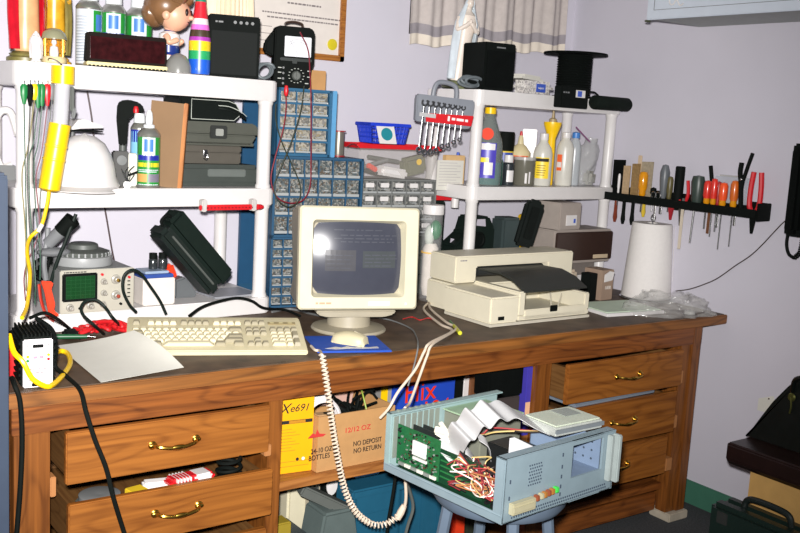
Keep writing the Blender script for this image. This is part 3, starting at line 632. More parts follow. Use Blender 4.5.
t = thing('grey_clamp', 'grey spring clamp hanging behind the tube light', 'clamp', pt(72, 88, 2.79)); G().box((0, 0, -.03), (.012, .01, .07), bev=.003).build('clamp_arm', greygreen, t); G().box((.004, -.003, -.07), (.01, .012, .03), (0, .2, 0), bev=.003).build('clamp_jaw', grey_pl, t)
t = thing('wall_cable', 'thin dark cable running down the wall behind the left shelving unit', 'cable', (0, 0, 0))
G().tube([pt(86, 84, 3.18), pt(92, 120, 3.18), pt(96, 160, 3.18), pt(100, 186, 3.18), pt(106, 215, 3.18), pt(112, 250, 3.18), pt(116, 268, 3.18)], .0028, n=6).build('sheath', mat('brown_cable', (58, 34, 34), .5), t)
G().tube([pt(226, 212, 3.17), pt(224, 222, 3.17), pt(220, 240, 3.17), pt(217, 252, 3.17), pt(216, 270, 3.17)], .0025, n=6).build('branch_sheath', mat('brown_cable', (0, 0, 0)), t)

t = thing('white_loop_handle', 'white plastic loop handle behind the left post of the left unit', 'handle', (W(8, 150, y=3.1).x, 3.1, 0))
zq = W(8, 150, y=3.1).z
G().tube([(.03, 0, zq+.045), (.005, 0, zq+.115), (-.03, 0, zq+.1), (-.035, 0, zq+.0), (-.02, 0, zq-.05), (.01, 0, zq-.045)], .012, n=8).build('loop', white_pl, t); G().span((-.03, -.015, z-.001), (.02, .015, zq-.045), bev=.003).build('stand_foot', grey_pl, t)
# ------------------------------------------------------------------ bottom board of the left unit and the bench under it
z = ZL[0]+.001
# oscilloscope
t = thing('oscilloscope', 'grey oscilloscope with green screen on the bottom board of the left unit', 'oscilloscope', (.817, 2.806, z), .041)
w, d, h = .222, .24, .128
G().span((0, .006, 0), (w, d, h), bev=.004).build('housing', mat('scope_grey', (132, 134, 132), .5), t)
pnl = G().span((0, 0, 0), (w, .007, h), bev=.002).build('front_panel', mat('scope_panel', (178, 174, 160), .45, var=.04), t)
G().span((.004, -.006, .036), (.108, .001, .119), bev=.003).build('screen_bezel', black_pl, t)
scg = G().span((.014, -.0068, .045), (.099, -.005, .111), m=0)
for i in range(7): scg.span((.014+.085*i/6-.0002, -.0072, .045), (.014+.085*i/6+.0002, -.0066, .111), m=1)
for i in range(7): scg.span((.014, -.0072, .045+.066*i/6-.0002), (.099, -.0066, .045+.066*i/6+.0002), m=1)
scg.build('screen', [mat('green_phosphor', (20, 62, 30), .15, coat=.5), mat('graticule', (30, 90, 46), .4)], t)
knm = mat('knob_grey', (160, 156, 146), .35)
def knob(x, zz, r, m2): G().lathe([(r*1.3, 0), (r*1.2, .004, 0), (r*.8, .006), (r*.7, .018), (r*.5, .019, 1), (r*.45, .024, 1), (0, .025, 1)], (x, 0, zz), 16, axis=(0, -1, 0)).build('knob', [knm, m2], t)
for x, zz, r, c in ((.128, .09, .0075, knm), (.165, .095, .0115, brass), (.128, .056, .0075, knm), (.165, .047, .0115, mat('red_brown_knob', (150, 60, 40), .4)), (.028, .018, .009, knm), (.088, .02, .009, knm), (.126, .022, .008, knm)): knob(x, zz, r, c)
g = G()
for x, zz, m in ((.122, .112, 0), (.18, .02, 1), (.205, .02, 0), (.205, .1, 0), (.056, .014, 1)): g.cyl((x, 0, zz), (x, -.006, zz), .004, m=m, n=10)
for i in range(5): g.box((.205, -.001, .04+.012*i), (.008, .003, .003), m=1)
g.build('buttons', [red_pl, black_pl], t)
marks(G(), .01, .08, .1205, .003, -.0006).build('lettering', ink, pnl, ang=0)
# grey ring base on top of the oscilloscope
q = W(83, 268, y=2.92); zt = z+h+.001
t = thing('round_rotor_base', 'round grey ridged base sitting on top of the oscilloscope', 'base', (q.x, 2.92, zt))
G().lathe([(.085, 0), (.087, .006), (.084, .026), (.07, .03)], n=32).build('drum', mat('light_grey_plastic', (150, 152, 152), .4), t)
g = G().lathe([(.078, .028), (.08, .034), (.077, .04), (.06, .046), (.045, .048), (.043, .06), (.036, .064), (0, .064)], n=32); g.build('ring', greygreen, t)
g = G()
for i in range(28):
    a = 2*pi*i/28; g.box((.078*cos(a), .078*sin(a), .034), (.005, .005, .012), (0, 0, a), bev=.001)
g.build('ring_ridges', mat('light_grey_plastic', (0, 0, 0)), t)
# desk lamp head (black and grey) beside the post
t = thing('clamp_lamp', 'grey and black articulated lamp head above the oscilloscope by the left post', 'lamp', (0, 0, 0))
a, b = pt(48, 244, 2.9), pt(73, 219, 2.86)
G().cyl(a, a+(b-a)*.55, .018, .02, n=16).build('lamp_head', mat('grey_lamp', (120, 122, 124), .4), t)
G().cyl(a+(b-a)*.5, b, .022, .024, n=16).build('head_cap', black_pl, t)
G().tube([pt(76, 214, 2.85), pt(66, 240, 2.85), pt(55, 268, 2.86), pt(47, 300, 2.88)], .0055, n=8).build('arm', darkgreen, t)
G().tube([pt(48, 228, 2.9), pt(47, 240, 2.9), pt(44, 262, 2.9), pt(46, 280, 2.9)], .008, n=8).ball(pt(54, 252, 2.89), (.05, .035, .014)).build('bracket', mat('grey_lamp', (0, 0, 0)), t)
t = thing('tangled_cable', 'tangle of black cable behind the orange pliers', 'cable', (0, 0, 0)); random.seed(3)
c0 = pt(48, 272, 2.93); G().tube([c0+V((.045*cos(a*1.1)*(.6+.4*sin(a*.37)), .03*sin(a*.8), .045*sin(a*1.1)*(.7+.3*cos(a*.5)))) for a in range(26)], .0045, n=6).build('sheath', black_pl, t)
# orange pliers-shaped probe
Y = 2.775; t = thing('orange_pliers', 'orange red pliers hanging open left of the oscilloscope', 'pliers', (0, 0, 0))
a = pt(42, 281, Y); g = G().prism([(-.002, 0), (.03, -.004), (.033, -.014), (.026, -.022), (.038, -.07), (.034, -.088), (.05, -.102), (.044, -.108), (.02, -.096), (.008, -.03)], .014, T(*a), bev=.003)
g.build('handle', orange_pl, t)
G().tube([pt(39, 284, Y+.02), pt(41, 300, Y+.02), pt(46, 314, Y+.02), pt(54, 321, Y+.015)], .006, n=8, flat=.6).build('handle', mat('darker_orange', (180, 44, 26), .4), t)
# red rag / leads on bench in front of the scope
t = thing('red_lead_bundle', 'crumpled bundle of red test lead in front of the oscilloscope', 'test lead', pt(106, 320, 2.74)); t.location.z = ZB+.002
rb = mat('red_lead', (200, 28, 34), .45); random.seed(5)
g = G()
for k in range(5): g.tube([V((-.075+.015*i+random.uniform(-.01, .01), random.uniform(-.03, .03), .012+random.uniform(0, .032)*(1-abs(i-5)/7))) for i in range(11)], .0062, n=7)
g.build('lead', rb, t)
t = thing('green_probe', 'green test probe lying on the bench left of the red leads', 'test probe', pt(72, 327, 2.7)); t.location.z = ZB+.012
G().cyl((-.05, .02, 0), (.04, -.01, 0), .008, .006).build('probe_body', mat('dark_green', (26, 84, 50), .4), t); G().cyl((.04, -.01, 0), (.062, -.018, -.002), .002, .001).build('probe_tip', steel, t)
t = thing('black_plug', 'black power plug lying beside the green probe', 'plug', pt(70, 320, 2.74)); t.location.z = ZB+.001
G().box((0, 0, .012), (.04, .03, .024), bev=.006).build('plug_body', black_pl, t); G().cyl((.02, 0, .012), (.036, 0, .012), .003).build('plug_pin', steel, t)
# looping black cords in front of the scope
def cord(name, label, pts_, r, m, cat='cable', part='sheath'):
    return tag(G().tube([W(x, y, **{a: v}) for x, y, a, v in pts_], r, n=8).build(name, m), label, cat)
cord('black_cable', 'black cord arching over the right edge of the oscilloscope to the keyboard', [(136, 312, 'y', 2.73), (129, 304, 'y', 2.72), (123, 290, 'y', 2.71), (124, 276, 'y', 2.71), (132, 270, 'y', 2.71), (141, 274, 'y', 2.72), (150, 286, 'y', 2.74), (160, 301, 'y', 2.75), (166, 314, 'y', 2.75)], .0045, darkgreen)
cord('black_cable', 'black cord looping in front of the lower knobs of the oscilloscope', [(104, 334, 'z', .80), (94, 325, 'y', 2.62), (84, 316, 'y', 2.66), (81, 308, 'y', 2.68), (86, 301, 'y', 2.69), (96, 300, 'y', 2.69), (105, 307, 'y', 2.68), (113, 318, 'y', 2.66), (122, 327, 'z', .80)], .0045, darkgreen)
cord('black_cable', 'black cord running behind the keyboard to the monitor', [(189, 316, 'y', 2.74), (202, 307, 'y', 2.76), (220, 301, 'y', 2.78), (238, 298, 'y', 2.79), (252, 301, 'y', 2.79), (264, 308, 'y', 2.8), (285, 310, 'z', .80), (300, 316, 'z', .80)], .0045, black_pl)
cord('bench_cable', 'pale grey cord running along the bench under the monitor', [(272, 312, 'z', .798), (290, 309, 'z', .798), (312, 314, 'z', .798), (330, 318, 'y', 2.62)], .004, grey_pl)
# white box with blue folder and dark bottles
a, b = W(138, 305, y=2.86), W(174, 302, y=2.86)
t = thing('white_box', 'plain white box right of the oscilloscope', 'box', ((a.x+b.x)/2, 2.9, z), .05)
G().span((-.05, -.05, 0), (.056, .05, .084), bev=.003).build('carton', mat('white_card', (220, 212, 204), .7), t)
t2 = thing('blue_tray', 'small blue tray on top of the white box', 'tray', ((a.x+b.x)/2, 2.9, z+.085), .05)
G().span((-.052, -.05, 0), (.05, .05, .012), bev=.002).build('tray_base', mat('dull_blue', (50, 78, 150), .4), t2); G().span((-.04, -.04, .0125), (.04, .04, .02), bev=.002).build('tray_foam', mat('pale_blue_grey', (150, 168, 190), .4), t2)
for px, lb in ((153, 'left of two small dark bottles on the blue tray'), (162.5, 'right of two small dark bottles on the blue tray')):
    q = W(px, 266, y=2.905)
    t = thing('dropper_bottle', lb, 'bottle', (q.x, 2.905, z+.106), 0, 'small dark bottles')
    G().lathe([(.0135, 0), (.014, .002), (.014, .028), (.012, .032), (0, .032)], n=16).build('bottle_body', mat('dark_glass', (48, 52, 54), .15, coat=.5), t); G().lathe([(.0125, .032), (.0125, .05), (0, .051)], n=16).build('cap', black_pl, t)
# tilted black drill case with red thing behind
a, b = pt(176, 240, 2.83), pt(204, 276, 2.83)
q = pt(193, 254, 2.86); dirv = pt(222, 290, 2.86)-pt(164, 226, 2.86); an = math.atan2(dirv.z, dirv.x)
t = thing('tool_case', 'dark green black tool case tilted diagonally under the middle board', 'case', q, .15, ry=-an-pi/2+pi/2)
Lh = dirv.length/2
G().span((-Lh, -.03, -.006), (Lh, .05, .06), bev=.012).build('case_body', darkgreen, t)
G().span((-Lh, -.038, -.056), (Lh-.01, .05, -.008), bev=.012).build('case_lid', mat('darker_green_plastic', (24, 33, 30), .4), t)
G().span((-Lh+.03, -.044, -.03), (Lh-.04, -.036, -.024), bev=.002).build('rib', greygreen, t)
G().tube([(-Lh-.002, -.01, .02), (-Lh-.018, -.012, .012), (-Lh-.018, -.012, -.012), (-Lh-.002, -.01, -.02)], .005, n=8).build('case_handle', black_pl, t)
q = W(172, 282, y=2.96); tag(G().box((0, 0, .055), (.05, .03, .1), (0, -.35, 0), bev=.008).build('red_torch', orange_pl, None, (q.x, 2.98, z)), 'orange red torch shape standing behind the tilted tool case', 'torch')
q = W(184, 296, y=2.95); tag(G().prism([(-.04, 0), (.04, 0), (.03, .03), (-.005, .07), (-.04, .06)], .05, bev=.006).build('grey_wedge', mat('mid_grey', (92, 96, 98), .5), None, (q.x, 2.93, z)), 'grey wedge under the tilted tool case', 'wedge')
q = W(232, 288, y=2.95); tag(G().span((-.1, -.06, 0), (.075, .08, .006), bev=.002).build('grey_sheet', mat('light_grey_sheet', (150, 152, 158), .4), None, (q.x, 2.95, z), (0, 0, .1)), 'flat grey sheet lying on the bottom board right of the tool case', 'sheet')
# ------------------------------------------------------------------ bench front left
q = W(38, 388, z=ZB); t = thing('power_inverter', 'black finned power inverter with white face plate at the bench front', 'inverter', (q.x, q.y, ZB+.001), -.1)
w, h, d = .066, .116, .15
G().span((-w/2-.004, .004, 0), (w/2+.004, d, h+.004), bev=.005).build('housing', black_pl, t)
g = G()
for i in range(8): g.span((-w/2+.001+i*.0088, .01, h+.003), (-w/2+.0045+i*.0088, d-.004, h+.011))
for i in range(7): g.span((-w/2-.008, .01, .012+i*.015), (-w/2-.003, d-.004, .018+i*.015)).span((w/2+.003, .01, .012+i*.015), (w/2+.008, d-.004, .018+i*.015))
g.build('fins', black_pl, t)
fp = G().span((-w/2, -.001, .001), (w/2, .005, h), bev=.004).build('face_plate', mat('face_white', (224, 220, 222), .35), t)
g = G().span((-.012, -.003, h-.02), (.012, 0, h-.012), m=0, bev=.001)
g.span((-.014, -.003, .004), (.014, 0, .012), m=0, bev=.001)
for x, zz, m in ((-.023, h-.04, 1), (.023, h-.038, 1), (-.023, h-.05, 2), (.023, h-.048, 3), (-.024, h-.014, 0), (.024, h-.014, 0)): g.cyl((x, 0, zz), (x, -.003, zz), .0035 if m else .0015, m=m, n=10)
g.build('switch_and_lamps', [black_pl, yellow_pl, green_pl, red_pl], t)
g = marks(G(), -.011, .012, h-.046, .0065, -.0016, 0, 3); marks(g, -.018, .022, .044, .003, -.0016, 1, 4); marks(g, -.014, .018, .035, .003, -.0016, 1, 5); marks(g, -.02, .0, .018, .003, -.0016, 1, 6)
g.tube([(-.016, -.001, h-.036), (.016, -.001, h-.036), (.016, -.001, h-.05), (-.016, -.001, h-.05), (-.016, -.001, h-.036)], .0005, n=4, smooth=False)
g.build('lettering', [mat('pink_ink', (226, 130, 150), .6), mat('grey_print', (130, 126, 132), .6)], fp, ang=0)
q = W(14, 382, z=ZB); t = thing('red_pouch', 'red cloth flag hanging at the left edge of the inverter', 'flag', (q.x-.003, q.y+.03, ZB+.001))
G().grid(lambda u, v: (-.02+.045*u*(1-.3*v), .01*sin(u*5+v*2), .004+.105*v*(1-.35*u)+.0*u), 10, 10, thick=.003).build('cloth', mat('red_cloth', (190, 26, 30), .7, var=.12), t)
G().cyl((-.018, .004, 0), (-.018, .004, .12), .003).build('rod', black_pl, t)
cord('yellow_cable', 'thick yellow cord looping in front of the power inverter', [(9, 335, 'y', 2.3), (14, 352, 'y', 2.26), (23, 362, 'y', 2.24), (32, 378, 'y', 2.235), (45, 386, 'y', 2.235), (52, 385, 'z', .802), (62, 376, 'z', .803), (70, 364, 'z', .803), (68, 354, 'z', .806), (60, 351, 'z', .81), (51, 357, 'z', .81)], .0065, yellow_pl)
cord('mains_cable', 'black mains cord hanging off the bench front beside the left drawers', [(36, 318, 'y', 2.44), (52, 330, 'y', 2.4), (56, 350, 'y', 2.35), (55, 366, 'y', 2.31), (66, 376, 'z', .80), (80, 390, 'y', 2.225), (86, 412, 'y', 2.18), (95, 440, 'y', 2.16), (106, 468, 'y', 2.145), (114, 500, 'y', 2.14), (128, 545, 'y', 2.14)], .0055, black_pl)
cord('mains_cable', 'black cord dropping straight down over the left bench leg', [(12, 378, 'y', 2.27), (15, 386, 'y', 2.228), (20, 402, 'y', 2.222), (22, 440, 'y', 2.222), (20, 490, 'y', 2.222), (16, 540, 'y', 2.222)], .006, black_pl)
cord('mains_cable', 'black cord running back from the inverter top to the shelf post', [(30, 318, 'y', 2.44), (44, 313, 'y', 2.47), (56, 318, 'y', 2.5), (70, 329, 'z', .80), (80, 338, 'z', .80)], .0045, black_pl)
# sheet of paper
def psheet():
    A, B, C_, D = [W(x, y, z=ZB+zq) for x, y, zq in ((57, 346, .006), (134, 331, .056), (184, 368, .006), (101, 383, .004))]
    def fn(u, v):
        p = (A*(1-u)+B*u)*(1-v)+(D*(1-u)+C_*u)*v
        return p+V((0, 0, .002+.012*u**4*sin(pi*v)-.4*(.05*u*(1-v))*(1-u)))
    return G().grid(fn, 24, 24, thick=.0006)
tag(psheet().build('paper_sheet', paper, None, None, None, 80), 'large blank white sheet of paper lying on the bench left of the keyboard', 'paper')
# ------------------------------------------------------------------ keyboard
KL, KD = .494, .214
t = thing('keyboard', 'ivory computer keyboard lying on the bench in front of the monitor', 'keyboard', (.893, 2.478, ZB+.001), -.372, rx=.085)
sl = .16
G().prism([(0, 0), (0, .014), (.03, .02), (KD-.03, .02+(KD-.06)*sl), (KD, .02+(KD-.06)*sl+.001), (KD, .012), (KD-.02, 0)], KL, Matrix(((0, 1, 0, 0), (1, 0, 0, 0), (0, 0, 1, 0), (0, 0, 0, 1))), bev=.003).build('keyboard_case', ivory, t)
def kz(y): return .02+(y-.03)*sl
keymesh = {}
kd_, kl_ = mat('key_grey', (150, 142, 118), .5, var=.02), mat('key_ivory', (204, 195, 164), .45, var=.02)
def key(x, y, wu, dark=False, hu=1):
    kk = (wu, dark, hu); U = .0203
    if kk not in keymesh:
        g = G().box((0, 0, .0045), (wu*U-.0012, hu*.0215-.0014, .011), taper=.8 if wu > 1.3 else .7, bev=.0012); o = g.build('key', kd_ if dark else kl_, t); keymesh[kk] = o
    else: o = keymesh[kk].copy(); COL.objects.link(o); o.parent = t
    o.location = (x+wu*U/2, y, kz(y)); o.rotation_euler = (math.atan(sl), 0, 0)
U = .0203; X0 = .015; Yk = (.034, .0555, .077, .0985, .12, .163)
for x in [0]+[2+i for i in range(4)]+[6.5+i for i in range(4)]+[11+i for i in range(4)]: key(X0+x*U, Yk[5], 1, 6 <= x < 11 or x == 0)
for i in range(13): key(X0+i*U, Yk[4], 1)
key(X0+13*U, Yk[4], 2, True); key(X0, Yk[3], 1.5, True)
for i in range(13): key(X0+(1.5+i)*U, Yk[3], 1)
key(X0, Yk[2], 1.75, True)
for i in range(11): key(X0+(1.75+i)*U, Yk[2], 1)
key(X0+12.75*U, Yk[2], 2.25, True); key(X0, Yk[1], 2.25, True)
for i in range(10): key(X0+(2.25+i)*U, Yk[1], 1)
key(X0+12.25*U, Yk[1], 2.75, True)
key(X0, Yk[0], 1.5, True); key(X0+2.5*U, Yk[0], 1.5, True); key(X0+4*U, Yk[0], 7); key(X0+11*U, Yk[0], 1.5, True); key(X0+13.5*U, Yk[0], 1.5, True)
for i in range(3):
    key(X0+(15.4+i)*U, Yk[5], 1, True); key(X0+(15.4+i)*U, Yk[4], 1, True); key(X0+(15.4+i)*U, Yk[3], 1, True); key(X0+(15.4+i)*U, Yk[0], 1, True)
key(X0+16.4*U, Yk[1], 1, True)
for r in range(1, 5):
    for i in range(3 if r < 4 else 4): key(X0+(18.8+i)*U, Yk[r], 1, r == 4)
key(X0+21.8*U, Yk[2]+.0094, 1, True, 2); key(X0+21.8*U, Yk[0]+.0094, 1, True, 2); key(X0+18.8*U, Yk[0], 2); key(X0+20.8*U, Yk[0], 1)
g = G()
g.box((X0+20.8*U, Yk[5], kz(Yk[5])+.001), (4*U, .014, .004), (math.atan(sl), 0, 0), bev=.001)
g.build('indicator_panel', mat('indicator_brown', (140, 126, 92), .5), t)
g = G()
for i in range(3): g.box((X0+(19.4+i*1.3)*U, Yk[5], kz(Yk[5])+.0034), (.012, .004, .001), (math.atan(sl), 0, 0))
g.build('indicator_lights', mat('indicator_pale', (196, 186, 140), .5), t)
# ------------------------------------------------------------------ mouse, pad
A, B, C_, D = [W(x, y, z=ZB+.004) for x, y in ((306, 337), (372, 331), (391, 353), (318, 355))]
c = (A+B+C_+D)/4; t = thing('mouse_pad', 'bright blue mouse pad with white print under the mouse', 'mouse pad', (c.x, c.y, ZB+.0005), -.33)
G().span((-.11, -.098, 0), (.112, .098, .005), bev=.002).build('pad', mat('pad_blue', (22, 76, 178), .7, var=.06), t)
G().prism([(-.08, -.01), (-.045, .01), (-.03, -.002), (-.01, .014), (.01, -.002), (.03, .01), (.05, -.002), (.08, .008), (.08, -.012), (.03, -.016), (0, -.012), (-.05, -.02)], .0004, Matrix(((1, 0, 0, 0), (0, 0, 1, -.055), (0, 1, 0, .0051), (0, 0, 0, 1)))).build('white_print', white_pl, t)
q = W(350, 341, z=ZB+.012); t = thing('computer_mouse', 'ivory computer mouse resting on the blue pad', 'mouse', (q.x, q.y, ZB+.006), .55)
g = G()
def mo(u, v):
    a = pi*u; y = -.055+.11*v; wv = .031*(1-abs(2*v-1)**4*.45); hv = .012+.024*sin(pi*(.12+.8*v))**.7
    return (-wv*cos(a), y, hv*sin(a)**.6*(1) if v not in (0, 1) else .006*sin(a))
g.grid(mo, 20, 20); g.span((-.028, -.05, 0), (.028, .05, .005), bev=.002)
g.build('mouse_body', ivory, t)
G().box((0, -.03, .031), (.001, .036, .005), (.35, 0, 0)).build('button_split', beige_d, t)
# ------------------------------------------------------------------ monitor
t = thing('monitor', 'beige tube monitor with a dim blue screen in the middle of the bench', 'monitor', (1.431+.189*cos(.311)+.0, 2.501-.189*sin(.311), ZB+.001), -.311)
mt = -.075; MH = .315; MW = .378; zb = .085
tilt = Matrix.Translation((0, 0, zb)) @ Matrix.Rotation(mt, 4, 'X')
def xf(g): g.b.transform(tilt); return g
def frame(outer, inner, y0, y1, n=6, rad=.012, dep=.012):
    g = G()
    def loop(x0, x1, z0, z1, r, y, bul=0):
        pts = []
        for cx, cz, a0 in ((x1-r, z0+r, -pi/2), (x1-r, z1-r, 0), (x0+r, z1-r, pi/2), (x0+r, z0+r, pi)):
            for i in range(n+1):
                a = a0+pi/2*i/n; pts.append((cx+r*cos(a), y, cz+r*sin(a)))
        return [g.b.verts.new(p) for p in pts]
    L0 = loop(*outer, rad, y1); L1 = loop(*outer, rad, y0+.006); L1b = loop(outer[0]+.005, outer[1]-.005, outer[2]+.005, outer[3]-.005, rad, y0); L2 = loop(*inner, .012, y0); L3 = loop(inner[0]+.01, inner[1]-.01, inner[2]+.01, inner[3]-.01, .012, y0+dep)
    for a, b in ((L0, L1), (L1, L1b), (L1b, L2), (L2, L3)):
        for k in range(len(a)): g.b.faces.new([a[k], a[(k+1) % len(a)], b[(k+1) % len(a)], b[k]])
    return g
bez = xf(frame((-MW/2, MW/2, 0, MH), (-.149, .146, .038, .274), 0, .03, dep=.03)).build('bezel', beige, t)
g = G(); x0, x1 = -MW/2+.002, MW/2-.002
g.prism([(.03, .002), (.03, MH-.002), (.13, MH-.004), (.2, MH-.04), (.33, MH-.07), (.33, .06), (.2, .02)], MW-.004, Matrix(((0, 1, 0, x0), (1, 0, 0, 0), (0, 0, 1, 0), (0, 0, 0, 1))), bev=.01)
for v in g.b.verts:
    if v.co.y > .15: v.co.x *= 1-(v.co.y-.15)*1.4
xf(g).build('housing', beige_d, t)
Rr = 1.3
def scr(u, v):
    x = -.144+.285*u; zz = .043+.226*v; dx = x+.001; dz = zz-.157
    return (x, .004+(dx*dx*.5+dz*dz*.5)/.52, zz)
sg = xf(G().grid(scr, 24, 20)).build('screen', mat('crt_glass', (62, 64, 74), .2, var=.04, emit=.12), t, ang=80)
def spatch(x0, x1, z0, z1, g, m):
    g.grid(lambda u, v: V(scr(((x0+(x1-x0)*u)+.144)/.285, ((z0+(z1-z0)*v)-.043)/.226))+V((0, -.0008, 0)), 6, 4, m=m)
g = G(); spatch(-.106, -.012, .118, .182, g, 0); spatch(.01, .118, .128, .18, g, 1)
random.seed(2)
for i, zz in enumerate((.242, .226, .216, .206)):
    x = -.08+.02*(i % 2)
    while x < (.07 if i == 0 else .11):
        l = random.uniform(.006, .03); spatch(x, x+l, zz, zz+.003, g, 2); x += l+.006
for i in range(4):
    x = .016
    while x < .1: l = random.uniform(.006, .03); spatch(x, x+l, .133+.011*i, .136+.011*i, g, 2); x += l+.005
    x = -.1
    while x < -.03: l = random.uniform(.006, .03); spatch(x, x+l, .126+.013*i, .128+.013*i, g, 2); x += l+.005
xf(g).build('display_panes', [mat('pane_grey', (76, 76, 80), .17, emit=.12), mat('pane_olive', (70, 74, 76), .17, emit=.12), mat('display_text', (78, 80, 88), .2, emit=.12)], sg, ang=0)
g = xf(marks(G(), -.135, -.085, .017, .006, -.0005)); g.build('lettering', mat('logo_orange', (196, 150, 120), .5), bez, ang=0)
xf(G().span((.03, -.002, .012), (.1, .001, .026), bev=.002)).build('control_flap', mat('flap_ivory', (226, 220, 200), .4), t); xf(G().cyl((.15, 0, .018), (.15, -.004, .018), .005, n=10)).build('power_button', mat('flap_ivory', (0, 0, 0)), t)
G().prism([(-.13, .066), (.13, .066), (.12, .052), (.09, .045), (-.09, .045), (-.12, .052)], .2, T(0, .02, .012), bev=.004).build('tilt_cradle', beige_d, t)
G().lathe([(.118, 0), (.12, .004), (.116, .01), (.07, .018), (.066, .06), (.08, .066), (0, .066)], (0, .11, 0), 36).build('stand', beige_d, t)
# coiled keyboard lead
def coil(path, R, pitch, r):
    pts = [V(p) for p in path]; cp = catmull(pts, 24); out = []; s = 0; tl = None; nx = None
    for i, p in enumerate(cp[:-1]):
        d = cp[i+1]-p; l = d.length; tn = d.normalized()
        nx = tn.orthogonal().normalized() if nx is None else (nx-tn*nx.dot(tn)).normalized()
        ny = tn.cross(nx); k = max(1, int(l/pitch*9))
        for j in range(k):
            a = 2*pi*(s+l*j/k)/pitch; out.append(p+d*j/k+nx*R*cos(a)+ny*R*sin(a))
        s += l
    return G().tube(out, r, n=5, smooth=False)
lead_m = mat('lead_cream', (214, 198, 178), .45)
t = thing('coiled_lead', 'cream coiled keyboard lead hanging in a long loop over the bench front', 'cord', (0, 0, 0))
path = [W(x, y, y=v) for x, y, v in ((322, 354, 2.21), (325, 372, 2.195), (329, 400, 2.18), (333, 430, 2.17), (338, 460, 2.16), (345, 490, 2.15), (356, 512, 2.14), (372, 524, 2.13), (386, 524, 2.12), (398, 516, 2.11))]
coil(path, .0078, .0108, .0026).build('coil', lead_m, t)
G().tube([W(311, 346, z=.80), W(315, 350, z=.80), W(320, 351, z=.802), W(322, 355, y=2.215)], .004, n=8).build('lead_end', lead_m, t)
G().tube([W(398, 516, y=2.11), W(404, 508, y=2.1), W(406, 496, y=2.09), W(405, 475, y=2.08)], .0045, n=8).lathe([(.009, -.022), (.011, .0), (.008, .022)], W(401, 512, y=2.107), 10, axis=(W(406, 500, y=2.1)-W(396, 520, y=2.11))).build('plug_end', lead_m, t)
# pale cables over the bench edge to the open computer
cord('grey_cable', 'left of two cream cables running over the bench edge to the open computer', [(428, 303, 'z', .80), (424, 310, 'z', .80), (440, 324, 'z', .80), (452, 331, 'z', .802), (430, 343, 'y', 2.232), (424, 352, 'y', 2.225), (415, 370, 'y', 2.21), (398, 392, 'y', 2.2), (389, 408, 'y', 2.2), (380, 418, 'y', 2.22)], .0042, lead_m)
cord('grey_cable', 'right of two cream cables running over the bench edge to the open computer', [(431, 300, 'z', .80), (430, 308, 'z', .80), (446, 322, 'z', .80), (456, 329, 'z', .802), (433, 344, 'y', 2.231), (427, 356, 'y', 2.222), (419, 378, 'y', 2.2), (410, 402, 'y', 2.15), (405, 408, 'y', 2.1)], .0042, lead_m)
cord('thin_grey_cable', 'thin grey cable curving on the bench right of the monitor stand', [(366, 316, 'z', .797), (390, 320, 'z', .797), (410, 328, 'z', .797), (416, 336, 'z', .797), (418, 346, 'y', 2.235), (414, 366, 'y', 2.225), (408, 386, 'y', 2.22)], .0025, grey_pl)
tag(G().tube([W(x, y, z=.797) for x, y in ((403, 319), (412, 317), (420, 320), (428, 318), (434, 320))], .0016, n=6).build('red_wire', red_pl), 'short piece of red wire on the bench left of the printer', 'wire')
t = thing('small_screwdriver', 'small yellow and green screwdriver on the bench in front of the printer', 'screwdriver', W(455, 327, z=ZB+.007), 0)
a, b = W(450, 321, z=ZB+.007)-t.location, W(460, 333, z=ZB+.007)-t.location
G().cyl(a*.2+b*.0, b, .006, .007, n=10).build('handle', mat('green_yellow', (190, 190, 40), .35), t); G().cyl(a*.2, a, .004, .003, n=8, m=0).build('shaft', mat('deep_green', (40, 120, 60), .4), t)
